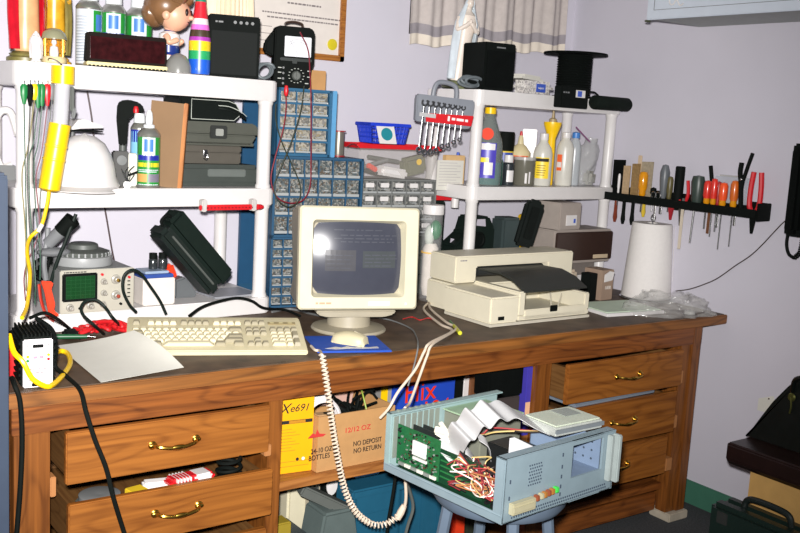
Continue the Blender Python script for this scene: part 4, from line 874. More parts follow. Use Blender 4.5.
# ------------------------------------------------------------------ small parts cabinets
cabblue = mat('cabinet_blue', (34, 76, 106), .45, var=.04)
dr_clear = specklemat('drawer_contents', [(140, 138, 128), (126, 124, 120), (152, 148, 136), (112, 108, 100), (164, 158, 146), (136, 126, 104), (98, 98, 94)], 150)
dr_dark = specklemat('drawer_contents_dark', [(80, 90, 94), (100, 106, 104), (66, 72, 74), (124, 124, 120), (88, 92, 90), (140, 138, 132), (88, 76, 64)], 190)
lipm = mat('drawer_lip', (176, 180, 180), .15, clear=.25)
def cabinet(name, label, loc, rz, w, h, d, cols, rows, frame_m, dm, fw_=.008, labels=False, z0=.0):
    t = thing(name, label, 'drawer cabinet', loc, rz)
    g = G().span((-.0, .02, 0), (w, d, h), bev=.002)
    g.span((0, -.004, 0), (fw_, .02, h)).span((w-fw_, -.004, 0), (w, .02, h)).span((0, -.004, 0), (w, .02, fw_)).span((0, -.004, h-fw_), (w, .02, h))
    cw = (w-2*fw_)/cols; ch = (h-2*fw_)/rows
    for i in range(1, cols): g.span((fw_+i*cw-.0022, .002, fw_), (fw_+i*cw+.0022, .02, h-fw_))
    for j in range(1, rows): g.span((fw_, .0, fw_+j*ch-.0032), (w-fw_, .02, fw_+j*ch+.0032))
    g.build('cabinet_frame', frame_m, t)
    fd = None
    for i in range(cols):
        for j in range(rows):
            L = (fw_+(i+.5)*cw, .0, fw_+j*ch+.004)
            if fd is None:
                a, b = cw/2-.0035, ch-.0075
                fd = G().span((-a, .006, 0), (a, .018, b), bev=.001).build('drawer', dm, t)
                lp = G().span((-a, -.001, b*.0), (a, .004, b*.16)).span((-a*.35, -.009, b*.32), (a*.35, .0055, b*.4)).build('pull', lipm, fd)
                lb = G().span((-a*.6, -.002, b*.5), (a*.6, .005, b*.88), bev=.001).build('label_card', white_pl, fd) if labels else None
                fd.location = L
            else:
                o = fd.copy(); COL.objects.link(o); o.parent = t; o.location = L
                for ch_ in fd.children:
                    c = ch_.copy(); COL.objects.link(c); c.parent = o
    return t
cx, cy, crz = 1.562, 2.935, -.16
def cl(x, y): return (cx+cos(crz)*x-sin(crz)*y, cy+sin(crz)*x+cos(crz)*y)
cabinet('parts_drawer_cabinet', 'lowest blue cabinet with narrow drawers beside the monitor', (cx, cy, ZB+.001), crz, .325, .246, .16, 8, 7, cabblue, dr_dark, .007)
cabinet('parts_drawer_cabinet', 'middle blue cabinet with rows of wide drawers above the monitor', (cx, cy, ZB+.248), crz, .332, .277, .16, 6, 4, cabblue, dr_dark, .008)
cabinet('parts_drawer_cabinet', 'top blue cabinet with three columns of clear drawers under the analog meter', (cl(.012, .012)[0], cl(.012, .012)[1], ZB+.526), crz, .192, .228, .15, 3, 5, mat('cabinet_blue_light', (44, 92, 124), .4), dr_clear, .008)
x_, y_ = cl(.245+.0, .012); t = thing('cabinet_side_frame', 'pale blue metal frame edge at the right side of the top blue cabinet', 'frame', (cl(.2055, .004)[0], cl(.2055, .004)[1], ZB+.526), crz)
G().span((0, -.004, 0), (.016, .02, .228), bev=.002).build('frame_face', mat('pale_blue_enamel', (88, 148, 190), .35), t); G().span((.004, .021, 0), (.016, .15, .226), bev=.001).build('frame_side', mat('olive_dark', (72, 76, 56), .6), t)
# blue left side of the drawer cabinets, seen through the left unit
t = thing('cabinet_side_panel', 'tall dark blue side panel of the drawer cabinets seen through the left unit', 'panel', (W(249, 240, y=3.165).x+.024, 3.165, ZB+.001), 0)
G().span((-.06, 0, 0), (.012, .018, .72), bev=.002).build('board_face', mat('cabinet_blue_deep', (30, 74, 108), .45), t)
G().span((-.055, -.003, .02), (.008, .0, .045), bev=.001).build('board_rib', cabblue, t)
# grey label cabinet
p = W(362, 206, y=2.97); GZ = ZB+.248+.09
t0 = W(361, 179, y=2.97); b0 = W(434, 206, y=2.97)
gw = W(434, 179, y=2.97).x-t0.x
cabinet('parts_drawer_cabinet', 'grey cabinet with white drawer labels under the red lidded tub', (t0.x+.012, 2.985, t0.z-.215), -.05, gw, .215, .15, 5, 4, mat('cabinet_grey', (112, 114, 112), .5), specklemat('drawer_contents_grey', [(96, 98, 96), (126, 126, 120), (82, 84, 82), (140, 140, 136), (70, 72, 72)], 120), .006, labels=True)
gz = t0.z
t = thing('cabinet_riser', 'grey stack of flat trays under the labelled cabinet', 'tray', (t0.x+.012+gw/2, 3.06, ZB+.001), -.05)
hh = gz-.216-ZB-.001
for k in range(3): G().span((-gw/2, -.07, hh/3*k+.001), (gw/2, .07, hh/3*(k+1)-.002), bev=.004).build('tray', greygreen, t)
# tub with red lid
ct = W(398, 179, y=3.0); w0, w1 = W(357, 152, y=2.98), W(440, 152, y=2.98)
tw = (w1.x-w0.x); cxm = (w0.x+w1.x)/2; th = W(398, 149, y=3.0).z-gz
t = thing('storage_tub', 'clear plastic storage tub with red rim on top of the grey cabinet', 'tub', (cxm, 3.06, gz+.0015), -.04)
g = G(); wb_, wt_ = tw*.84/2, tw*.95/2
P0 = [(-wb_, -.07, 0), (wb_, -.07, 0), (wb_, .07, 0), (-wb_, .07, 0)]; P1 = [(-wt_, -.085, th), (wt_, -.085, th), (wt_, .085, th), (-wt_, .085, th)]
g._add(P0+P1, [(0, 1, 2, 3), (0, 1, 5, 4), (1, 2, 6, 5), (2, 3, 7, 6), (3, 0, 4, 7)], 0); g.build('tub_body', mat('tub_clear', (210, 205, 198), .12, clear=.78), t, ang=0)
G().span((-tw/2, -.094, th-.002), (tw/2, -.082, th+.014), bev=.003).span((-tw/2, .082, th-.002), (tw/2, .094, th+.014), bev=.003).span((-tw/2, -.09, th-.002), (-tw/2+.012, .09, th+.014), bev=.003).span((tw/2-.012, -.09, th-.002), (tw/2, .09, th+.014), bev=.003).span((-tw/2+.005, -.085, th+.002), (tw/2-.005, .085, th+.008)).build('lid', red_pl, t)
tag(G().box((0, 0, .02), (.13, .05, .035), (0, .12, .1), bev=.01).build('white_pouch', white_pl, None, (cxm-.01, 3.01, gz+.004)), 'crumpled white pouch inside the clear tub', 'pouch')
tag(G().box((0, 0, .01), (.05, .02, .018), (0, .4, .2), bev=.004).build('orange_tip', orange_pl, None, (cxm-.105, 3.005, gz+.03)), 'orange red tipped tool inside the clear tub', 'tool')
tag(G().box((0, 0, .035), (.11, .05, .07), (0, -.2, .1), bev=.012).build('olive_bag', mat('olive_bag', (104, 106, 80), .5), None, (cxm+.1, 3.03, gz+.016)), 'olive green bag with a round yellow sticker inside the clear tub', 'bag')
tag(G().lathe([(.012, 0), (.012, .002), (0, .002)], (0, 0, 0), 16, axis=(0, -1, 0)).build('yellow_sticker', yellow_pl, None, (cxm+.105, 2.998, gz+.066)), 'round yellow sticker on the olive bag in the tub', 'sticker')
for i, (dx, dz, an, c, lb) in enumerate(((-.09, .05, .25, 'grey_pl', 'grey handled tool lying across the left of the tub'), (-.03, .07, -.1, 'greygreen', 'grey green tool lying across the top of the tub'), (-.07, .02, -.2, 'black_pl', 'black handled tool low in the left of the tub'))):
    tag(G().tube([(-.07, 0, -.02*an*4), (0, .004, 0), (.07, 0, .02*an*4)], .008, n=8).build('hand_tool', globals()[c], None, (cxm+dx, 3.03+.012*i, gz+dz)), lb, 'tool')
# blue basket
a, b = W(361, 148, y=3.04), W(408, 148, y=3.04); bw = b.x-a.x-.05; bz = gz+.0015+th+.016; bh = W(384, 123, y=3.04).z-bz
t = thing('blue_basket', 'blue plastic basket on top of the red rimmed tub', 'basket', ((a.x+b.x)/2, 3.06, bz), -.06)
g = G(); k = 9
def lat(x0, y0, x1, y1):
    for i in range(k+1):
        u = i/k; f = (x0+(x1-x0)*u, y0+(y1-y0)*u); g.tube([(f[0]*.86, f[1]*.86, .002), (f[0], f[1], bh-.006)], .0028, n=5, smooth=False)
    for zq in (.3, .52, .75): g.box(((x0+x1)/2*(.86+.14*zq), (y0+y1)/2*(.86+.14*zq), bh*zq), (max(abs(x1-x0)*(.86+.14*zq), .004), max(abs(y1-y0)*(.86+.14*zq), .004), .0055))
hx, hy = bw/2, .055
lat(-hx, -hy, hx, -hy); lat(-hx, hy, hx, hy); lat(-hx, -hy, -hx, hy); lat(hx, -hy, hx, hy)
g.span((-hx*.86, -hy*.86, 0), (hx*.86, hy*.86, .004)); g.build('basket_body', blue_pl, t)
G().span((-hx-.006, -hy-.006, bh-.012), (hx+.006, -hy+.003, bh), bev=.002).span((-hx-.006, hy-.003, bh-.012), (hx+.006, hy+.006, bh), bev=.002).span((-hx-.006, -hy, bh-.012), (-hx+.003, hy, bh), bev=.002).span((hx-.003, -hy, bh-.012), (hx+.006, hy, bh), bev=.002).build('rim', blue_pl, t)
q = W(388, 150, y=2.985)
t = thing('teal_disc_card', 'white card with a teal disc leaning on the blue basket', 'card', (q.x, 2.985, bz+.001), -.1, rx=-.28)
G().prism([(-.036, .0), (.036, 0), (.03, .07), (-.045, .07)], .002).build('card', white_pl, t); G().lathe([(.024, 0), (.024, .0012), (0, .0012)], (-.003, 0, .036), 22, axis=(0, -1, 0)).build('disc', mat('teal', (28, 128, 140), .5), t)
# solder spool
q, w, h = it(333, 347, 133, 158, 2.97); q = V((q.x, 2.985, ZB+.5265)); h = .092; w = .05
t = thing('solder_spool', 'spool of grey solder with dark red flanges on the middle blue cabinet', 'spool', q)
G().lathe([(w*.38, .004), (w*.4, .01), (w*.4, h-.01), (w*.38, h-.004)], n=18).build('solder', mat('solder_grey', (140, 136, 126), .35, metal=.6), t)
G().lathe([(w/2, 0), (w/2, .004), (0, .004)], n=18).lathe([(w/2, h-.004), (w/2, h), (0, h)], n=18).build('flange', mat('dark_red_flange', (150, 34, 40), .4), t)
tag(G().tube([W(x, y, y=2.97) for x, y in ((347, 147), (352, 144), (357, 146), (360, 149))], .0012, n=5).build('solder_tail', steel), 'tail of solder wire reaching from the spool to the tub', 'wire')
# analog meter
q = V((*cl(.078, .07), ZB+.755)); t = thing('analog_meter', 'black analog multimeter with white dial standing on the top blue cabinet', 'multimeter', q, facing(q)+.22)
w, h = .138, .205
G().prism([(-w/2, 0), (w/2-.012, 0), (w/2-.006, .07), (w/2, .08), (w/2, h-.015), (w/2-.014, h), (-w/2+.012, h), (-w/2, h-.012), (-w/2, .08)], .06, T(0, -.03, 0), bev=.004).build('meter_case', black_pl, t)
dl = G().span((-.036, -.034, .105), (.056, -.029, .172), bev=.002).build('dial', mat('dial_white', (220, 222, 226), .25), t)
g = G()
for r_ in (.05, .043): g.tube([(.01+r_*sin(a), -.0345, .112+r_*cos(a)) for a in [radians(-48+8*i) for i in range(13)]], .0006, n=4)
g.tube([(.01, -.035, .112), (-.018, -.035, .158)], .0006, n=4); g.build('scale_and_needle', mat('grey_print', (0, 0, 0)), dl)
G().span((-.05, -.034, .09), (.06, -.029, .1), bev=.002).span((-.008, -.036, .082), (.008, -.03, .1), bev=.001).build('dial_frame', mat('darker_green_plastic', (0, 0, 0)), t)
G().lathe([(.016, 0), (.016, .005), (.012, .01), (0, .01)], (.008, -.03, .042), 20, axis=(0, -1, 0)).box((.008, -.042, .042), (.004, .006, .028)).build('selector', greygreen, t)
g = G()
for i in range(14):
    a = 2*pi*i/14; g.box((.008+.026*cos(a), -.031, .042+.024*sin(a)), (.005, .001, .002))
for x, zz in ((-.05, .066), (-.05, .05), (-.05, .03), (.052, .06), (.052, .04), (.045, .018)): g.box((x, -.031, zz), (.012, .001, .003))
g.build('scale_marks', mat('meter_print', (180, 184, 176), .5), t)
g = G()
for zz in (.066, .048, .03, .014): g.cyl((-.038, -.03, zz), (-.038, -.035, zz), .004, n=10)
g.build('sockets', steel, t)
G().tube([(-.03, 0, h-.004), (-.028, 0, h+.012), (0, 0, h+.018), (.028, 0, h+.012), (.03, 0, h-.004)], .005, n=8, flat=.6).build('handle', mat('brown_handle', (64, 48, 40), .4), t)
G().prism([(-w/2-.002, .1), (-w/2-.034, .115), (-w/2-.03, .15), (-w/2-.002, .188)], .04, T(0, -.02, 0), bev=.006).build('side_pouch', black_pl, t)
lc = W(283, 88, y=2.87)
tl = thing('meter_leads', 'red and black meter leads hanging in loops in front of the blue cabinets', 'test lead', (0, 0, 0))
Yq = 2.86
G().lathe([(.004, 0), (.007, .006), (.008, .02), (.005, .034)], W(286, 96, y=2.875), 12, axis=(0, 0, 1)).build('red_plug', red_pl, tl)
G().tube([W(x, y, y=v) for x, y, v in ((286, 96, 2.875), (286, 110, 2.87), (283, 130, Yq), (275, 158, Yq), (271, 180, Yq), (277, 197, Yq), (290, 203, Yq), (303, 200, Yq), (310, 186, Yq), (311, 160, Yq), (311, 130, Yq), (311, 100, 2.87), (310, 75, 2.88), (308, 50, 2.885), (300, 32, 2.885))], .0022, n=6).build('red_wire', mat('dark_red_wire', (120, 24, 40), .4), tl)
G().tube([W(x, y, y=v) for x, y, v in ((304, 86, 2.875), (301, 110, 2.865), (292, 140, Yq-.005), (282, 165, Yq-.005), (274, 186, Yq-.005), (278, 200, Yq-.005), (289, 207, Yq-.005), (299, 200, Yq-.005), (300, 185, Yq-.005), (292, 165, Yq-.008), (281, 140, Yq-.008), (276, 120, Yq-.005), (276, 104, 2.87))], .0022, n=6).build('black_wire', mat('olive_black_wire', (48, 54, 42), .4), tl)
q = V((*cl(.178, .11), ZB+.755)); tag(G().span((-.034, -.02, 0), (.034, .02, .068), bev=.002).build('cardboard_box', card, None, q, (0, 0, crz)), 'small plain cardboard box beside the analog meter', 'box')
# jar with white lid
q, w, h = it(418, 439, 206, 330, 2.78); q = W(429, 316, z=ZB); q = V((2.09, 2.87, ZB+.001)); dd = mpp(q)
q = V((W(428, 300, y=2.87).x, 2.87, ZB+.001)); r = 21*mpp(q)/2; jh = W(428, 205, y=2.87).z-ZB
t = thing('tall_jar', 'tall clear jar with white lid behind the right side of the monitor', 'jar', q)
G().lathe([(r*.9, 0), (r*.95, .004), (r*.95, jh-.04), (r*.85, jh-.03)], n=24, cap=False).build('jar_body', mat('jar_clear', (215, 215, 215), .1, clear=.86), t)
G().lathe([(r, jh-.035), (r*1.02, jh-.03), (r*1.02, jh-.004), (r*.98, jh), (0, jh)], n=24).build('lid', white_pl, t)
G().lathe([(r*.6, .02), (r*.75, .05), (r*.75, jh*.55), (r*.5, jh*.6)], (-.002, 0, 0), 14).build('white_filling', mat('cotton', (214, 206, 196), .9, var=.08), t)
G().ball((.008, -.01, jh*.74), (r*.6, r*.6, .038)).build('green_filling', mat('jar_green', (24, 110, 66), .5), t); G().ball((-.012, .0, jh*.68), (r*.5, r*.5, .04)).build('pale_filling', mat('jar_pale', (190, 196, 186), .6), t)
G().lathe([(r*.965, jh*.5), (r*.965, jh*.515)], n=24, cap=False).build('band', mat('amber_band', (226, 180, 90), .5), t)
# ------------------------------------------------------------------ printer
pw = mat('printer_body', (218, 211, 188), .5, var=.02); pdk = mat('printer_dark_tray', (48, 50, 46), .5, spec=.25)
t = thing('printer', 'off white inkjet printer with dark tray cover right of the monitor', 'printer', (2.105, 2.40, ZB+.001), .015)
PW, PD, PH = .50, .4, .2
G().span((.04, .235, .012), (.62, PD, .1), bev=.006).span((.05, .25, 0), (.6, PD-.01, .012)).build('lower_body', pw, t)
G().prism([(.05, .103), (.15, .103), (.15, .16), (.51, .16), (.51, .103), (.645, .103), (.645, PH), (.05, PH)], PD-.25, T(0, .25, 0), bev=.005).build('upper_body', pw, t)
G().span((.16, PD-.03, .1005), (.5, PD-.015, .1595)).build('inner_wall', mat('printer_inside', (70, 70, 66), .6), t)
G().span((.0, -.005, .01), (.13, .25, .1), bev=.006).build('left_front_block', pw, t)
G().span((.0, -.007, .0), (.48, .24, .0095), bev=.002).build('base', mat('printer_base', (196, 190, 174), .5), t)
tr = G().span((.13, -.002, .012), (.48, .25, .03), bev=.004).span((.13, -.002, .028), (.16, .24, .112), bev=.004).span((.455, .0, .028), (.48, .24, .09), bev=.004).span((.16, -.002, .012), (.46, .008, .048), bev=.003)
tr.build('paper_tray', pw, t)
G().prism([(-.0, .112), (.06, .142), (.13, .158), (.25, .155), (.25, .15), (.13, .152), (.06, .137), (.0, .106)], .31, Matrix(((0, 1, 0, .152), (1, 0, 0, 0), (0, 0, 1, 0), (0, 0, 0, 1))), bev=.001).build('tray_cover', pdk, t)
G().cyl((.165, .275, .138), (.495, .275, .138), .018, n=16).build('roller', mat('roller_black', (44, 46, 46), .4), t)
G().span((.28, -.006, .034), (.315, .0, .056), bev=.002).build('latch', black_pl, t)
G().span((.035, -.009, .022), (.06, -.004, .034)).build('power_button', black_pl, t)
g = G().tube([(.35, .06, .03), (.4, .12, .07), (.44, .17, .09)], .003, n=6).tube([(.37, .05, .03), (.44, .1, .07)], .003, n=6); g.build('paper_guides', pw, t)
marks(G(), .07, .1, .182, .004, .2492).build('lettering', mat('grey_print', (0, 0, 0)), t, ang=0)
# ------------------------------------------------------------------ right unit: top board
zt = ZR[2]+.001
q = W(464, 82, y=2.92); t = statuette('pale_statuette', 'tall pale blue and white veiled statuette behind the black speaker', V((q.x+.03, 3.0, zt)), .36, mat('pale_blue_glaze', (206, 216, 222), .35, var=.1), mat('cream_pink_glaze', (220, 208, 196), .35, var=.08), mat('green_brown_base', (106, 112, 76), .5, var=.3), facing(q)+.4); t.rotation_euler[1] = .1
q, w, h = it(466, 507, 46, 92, 2.89, zt); t = thing('speaker', 'plain black cube speaker on the right unit top', 'speaker', q, facing(q)+.62)
G().span((-.07, -.075, 0), (.07, .075, .175), bev=.004).build('cabinet', black_pl, t); G().span((-.064, -.079, .008), (.064, -.074, .145), bev=.002).build('grille', black_mt, t); G().span((-.02, -.0765, .155), (.02, -.0745, .16)).build('badge', grey_pl, t)
q = W(476, 84, y=2.825); tag(G().tube([(.05*cos(a*.55)*(1-.008*a), .02*sin(a*.3)-.01, .022+.016*sin(a*.55)+.0003*a) for a in range(32)], .0055, n=7).build('grey_cable_coil', mat('grey_cord', (0, 0, 0)), None, (q.x, 2.86, zt)), 'coiled grey cable in front of the pale statuette', 'cable')
t = thing('wipes_pack', 'soft pack of wipes with a blue label on the right unit top', 'packet', (W(532, 92, y=2.88).x, 2.88, zt), .12)
G().box((0, 0, .026), (.19, .09, .05), bev=.02).build('pouch', specklemat('pack_print', [(226, 222, 216), (200, 196, 190), (214, 208, 204), (170, 166, 164)], 160), t)
lab = G().span((-.03, -.0475, .008), (.025, -.0445, .04), bev=.001).build('blue_label', mat('label_blue', (60, 90, 186), .4), t)
G().text('wipers', .013, T(-.003, -.048, .024), ext=.0003).build('lettering', white_pl, lab, ang=0)
t = thing('paper_stack', 'small stack of papers lying on the pack of wipes', 'papers', (W(528, 78, y=2.9).x, 2.92, zt+.052), .2, ry=.04)
G().span((-.1, -.06, 0), (.07, .06, .003)).span((-.09, -.055, .0035), (.05, .06, .01)).span((-.07, -.05, .0105), (.04, .06, .02), bev=.002).build('sheets', paper, t)
q = W(573, 88, y=2.91); t = thing('cable_spool', 'spool of black cable with a wide flange on the right unit top', 'spool', (q.x+.02, 2.93, zt), 0)
sp_r = .072
g = G(); prof = []
for i in range(17):
    zz = .012+.158*i/16; prof += [(sp_r-.003, zz), (sp_r+.002, zz+.004)]
g.lathe(prof, n=28); g.build('cable_winding', black_pl, t)
G().lathe([(.13, .175), (.132, .178), (.13, .183), (0, .183)], n=36).build('upper_flange', black_mt, t); G().lathe([(.085, 0), (.085, .008), (0, .008)], n=28).build('lower_flange', black_mt, t)
G().tube([(.06, -.03, .03), (.09, -.04, .028), (.115, -.05, .008), (.125, -.06, .004)], .004, n=7).build('cable_end', black_pl, t)
p = W(573, 108, y=2.765); t = thing('flat_black_box', 'flat black box with blue and white sticker before the cable spool', 'box', (p.x, 2.765, p.z), .045)
G().span((-.07, 0, 0), (.085, .042, .082), bev=.003).build('box_body', black_pl, t); st = G().span((.01, -.0025, .042), (.062, .0, .07)).build('sticker', white_pl, t); G().span((.018, -.0035, .045), (.042, -.0025, .067)).build('sticker_print', mat('label_blue', (0, 0, 0)), st); marks(G(), -.062, -.02, .055, .006, -.0008, 0, 4).build('print_marks', grey_pl, t)
a = W(593, 102, y=2.785); b = W(630, 102, y=2.79); L_ = b.x-a.x; tag(G().lathe([(.0, 0), (.024, .001), (.028, .008), (.028, L_-.012), (.022, L_-.002), (0, L_)], (0, 0, 0), 20, axis=(1, .05, 0)).build('black_roll', mat('black_fabric_roll', (18, 25, 21), .75, var=.1, spec=.1), None, (a.x, 2.785, a.z)), 'black roll lying against the front lip at the right end of the unit top', 'roll')
# ------------------------------------------------------------------ right unit: middle board
zt = ZR[1]+.001
def bottle(name, label, px0, px1, pt_, Y, prof, m, capm=None, cap=None, cat='bottle', extra=None, pb=186, sy=.75, liquid=None, hh=None):
    q, w, h = it(px0, px1, pt_, pb, Y, zt); r = w/2; h = hh or h
    t = thing(name, label, cat, q, facing(q))
    G().lathe([(r*a, h*b) for a, b in prof], n=24, sy=sy).build('bottle_body', m, t)
    if cap: G().lathe([(r*a, h*b) for a, b in cap], n=20, sy=1 if cap[0][0] < .6 else sy).build('cap', capm, t)
    return t, r, h
B1 = [(.92, 0), (1, .02), (1, .5), (.96, .56), (.4, .84), (.36, .9), (.0, .9)]
t, r, h = bottle('cleaner_bottle', 'cleaner bottle with yellow cap, orange sticker and purple label behind the shelf post', 471, 500, 109, 2.895, [(.92, 0), (1, .02), (1, .5), (.9, .6), (.5, .8), (.36, .88), (.34, .93), (0, .93)], mat('bottle_clear_grey', (120, 128, 124), .15, clear=.35), yellow_pl, [(.38, .915), (.4, .92), (.38, .995), (0, 1)])
G().lathe([(r*.88, .004), (r*.96, .01), (r*.96, h*.3), (0, h*.3)], n=22, sy=.75).build('liquid', mat('teal_liquid', (20, 170, 170), .2), t)
g = G()
def epatch(g, r, a0, a1, z0, z1, sy=.75, m=0, n=8):
    P = [[g.b.verts.new((r*sin(a0+(a1-a0)*i/n), -r*cos(a0+(a1-a0)*i/n)*sy, zz)) for zz in (z0, z1)] for i in range(n+1)]
    for i in range(n):
        f = g.b.faces.new([P[i][0], P[i+1][0], P[i+1][1], P[i][1]]); f.material_index = m
epatch(g, r*1.01, -1.2, .6, h*.1, h*.55, m=0); epatch(g, r*1.02, -1.1, .5, h*.46, h*.54, m=1); epatch(g, r*1.02, -1.0, .1, h*.3, h*.36, m=2); epatch(g, r*1.02, -.2, .4, h*.14, h*.3, m=1)
g.build('label', [mat('label_purple', (70, 60, 170), .35), white_pl, can_ye], t)
G().lathe([(r*.42, 0), (r*.42, .003), (0, .003)], (-r*.1, -r*.56, h*.66), 20, axis=(0, -1, .25)).build('orange_sticker', orange_pl, t)
t, r, h = bottle('black_cap_can', 'black capped can with yellow and blue label behind the small glue bottle', 492, 511, 128, 3.01, [(.95, 0), (1, .02), (1, .62), (.9, .66), (0, .66)], mat('can_yellow_blue', (216, 190, 60), .4), black_pl, [(1.02, .63), (1.02, .97), (.95, 1), (0, 1)], sy=1, hh=.21)
g = G(); g.patch(r*1.01, -1.2, 1.2, h*.36, h*.6, m=0); g.build('label', mat('label_navy', (40, 70, 160), .4), t)
t, r, h = bottle('glue_bottle', 'cream glue bottle with orange label and red tip on the middle board', 507, 528, 125, 2.99, [(.9, 0), (1, .03), (1, .6), (.55, .72), (.3, .76), (.2, .9), (.12, .93), (0, .93)], mat('glue_cream', (206, 192, 150), .4), red_pl, [(.14, .92), (.15, .94), (.1, 1), (0, 1)], hh=.215)
g = G(); epatch(g, r*1.02, -.9, .9, h*.36, h*.54, m=0); epatch(g, r*1.03, -.5, .4, h*.43, h*.47, m=1); g.build('label', [mat('label_orange', (232, 100, 50), .4), white_pl], t)
q, w, h = it(519, 533, 124, 186, 3.06, zt); tag(G().span((-w/2, -.02, 0), (w/2, .02, .225), bev=.003).build('white_carton', white_pl, None, q, (0, 0, facing(q))), 'tall white carton standing behind the cream glue bottle', 'carton')
t, r, h = bottle('small_bottle', 'small black and white labelled bottle with white cap in front of the glue bottle', 501, 513, 156, 2.905, [(.95, 0), (1, .03), (1, .7), (.7, .76), (0, .76)], mat('dark_label', (40, 46, 50), .35), white_pl, [(.75, .76), (.78, .78), (.72, 1), (0, 1)], sy=1)
g = G(); g.patch(r*1.02, -.2, 1.1, h*.12, h*.5, m=0); g.build('label', white_pl, t)
t, r, h = bottle('small_dark_bottle', 'small dark green bottle between the cleaner bottle and the small labelled bottle', 492, 502, 150, 2.905, [(.95, 0), (1, .03), (1, .66), (.6, .76), (0, .76)], mat('dark_green_glass', (20, 70, 58), .15, coat=.5), mat('maroon_cap', (110, 30, 30), .4), [(.62, .76), (.64, .78), (.6, 1), (0, 1)], sy=1)
q, w, h = it(512, 534, 158, 186, 2.91, zt); t = thing('clear_tub', 'squat cloudy tub with clear lid right of the small bottles', 'tub', q, facing(q))
G().lathe([(w*.46, 0), (w*.49, .004), (w*.5, h*.9)], n=22).build('tub_body', mat('smoky_tub', (110, 108, 96), .2, clear=.15), t); G().lathe([(w*.51, h*.9), (w*.51, h), (0, h)], n=22).build('lid', smoke, t)
g = G(); g.patch(w*.505, .1, .3, .01, h*.45).patch(w*.505, .45, .6, .01, h*.5); g.build('label', white_pl, t)
cloudy = mat('cloudy_bottle', (208, 206, 196), .3, clear=.12)
t, r, h = bottle('white_bottle', 'cloudy white bottle with yellow label on the middle board', 531, 550, 134, 2.91, [(.92, 0), (1, .03), (1, .6), (.85, .72), (.45, .82), (.4, .88), (0, .88)], cloudy, white_pl, [(.44, .87), (.46, .88), (.44, .99), (0, 1)])
g = G(); epatch(g, r*1.02, -.75, .75, h*.14, h*.54, m=0); epatch(g, r*1.03, -.7, .7, h*.46, h*.52, m=1)
for i in range(5): epatch(g, r*1.03, -.55, .3+.05*(i % 3), h*(.2+.045*i), h*(.21+.045*i), m=1)
g.build('label', [mat('label_yellow', (240, 208, 50), .4), ink], t)
q, w, h = it(539, 557, 122, 184, 2.955, zt); t = thing('yellow_glue_gun_bottle', 'yellow funnel topped squeeze bottle with tan nozzle between the white bottles', 'bottle', q, facing(q))
r = .021; h = h
G().lathe([(r*.8, 0), (r*.85, .004), (r*.8, h*.74), (r*1.3, h*.86), (r*1.75, h*.96), (r*1.75, h), (0, h)], n=20, sy=.8).build('bottle_body', yellow_pl, t); G().lathe([(r*.8, h), (r*.75, h+.012), (r*.3, h+.018), (r*.2, h+.045), (0, h+.046)], n=14).build('nozzle', mat('tan_nozzle', (170, 150, 110), .4), t)
t, r, h = bottle('white_bottle', 'cloudy white bottle with small orange label right of the yellow bottle', 554, 571, 133, 2.92, [(.92, 0), (1, .03), (1, .7), (.8, .8), (.5, .86), (.45, .9), (0, .9)], cloudy, white_pl, [(.5, .89), (.52, .9), (.5, .99), (0, 1)])
g = G(); epatch(g, r*1.02, -1.0, -.3, h*.28, h*.58, m=0); epatch(g, r*1.03, -.95, -.35, h*.34, h*.44, m=1); g.build('label', [mat('label_orange', (0, 0, 0)), white_pl], t)
t, r, h = bottle('blue_cap_bottle', 'clear bottle with blue cap beside the plastic bag on middle board', 566, 578, 133, 2.945, [(.92, 0), (1, .03), (1, .68), (.8, .8), (.5, .86), (.45, .9), (0, .9)], mat('clear_bottle', (190, 196, 200), .2, clear=.35), mat('cap_blue', (60, 120, 190), .4), [(.62, .88), (.64, .89), (.62, .98), (0, 1)])
def bagmesh(cx_, w, d, h, seed, n=30, top=None, amp=.02):
    def fn(u, v):
        a = 2*pi*u; rr = 1-.55*v**2
        x = w/2*rr*cos(a)+(top[0]*v**1.5 if top else 0); y = d/2*rr*sin(a)+(top[1]*v if top else 0); zz = h*v
        nn = noise3(x*22+seed, y*22+3, zz*22)*amp+noise3(x*60+seed, y*60, zz*60)*amp*.5
        return (x+nn*cos(a)*1., y+nn*sin(a), max(.001, zz+nn*.4*v))
    return G().grid(fn, n*2, n)
bagm = mat('bag_film', (206, 208, 206), .1, clear=.68, coat=.5)
q = W(590, 184, y=2.94); t = thing('plastic_bag', 'crumpled clear plastic bag standing at the right end of middle board', 'bag', (q.x-.035, 2.975, zt))
bagmesh(0, .14, .1, .2, 4, 18, top=(.06, .0), amp=.02).build('film', bagm, t, ang=180)
G().tube([W(576, 127, y=2.96)-V(t.location), W(590, 142, y=2.96)-V(t.location)], .003, n=6).build('zip_strip', mat('violet_strip', (140, 90, 130), .4), t)
G().prism([(-.055, .11), (.0, .16), (.03, .1), (-.03, .05)], .002, T(0, .03, .03)).build('flap', mat('film_flap', (214, 206, 214), .2, clear=.45), t)
tag(G().box((0, 0, .03), (.06, .04, .06), (0, .1, .3), bev=.012).build('bag_filler', mat('filler_grey', (170, 168, 160), .5, var=.2), None, (q.x-.0, 2.948, zt+.002)), 'grey white bundle inside the standing plastic bag', 'bundle')
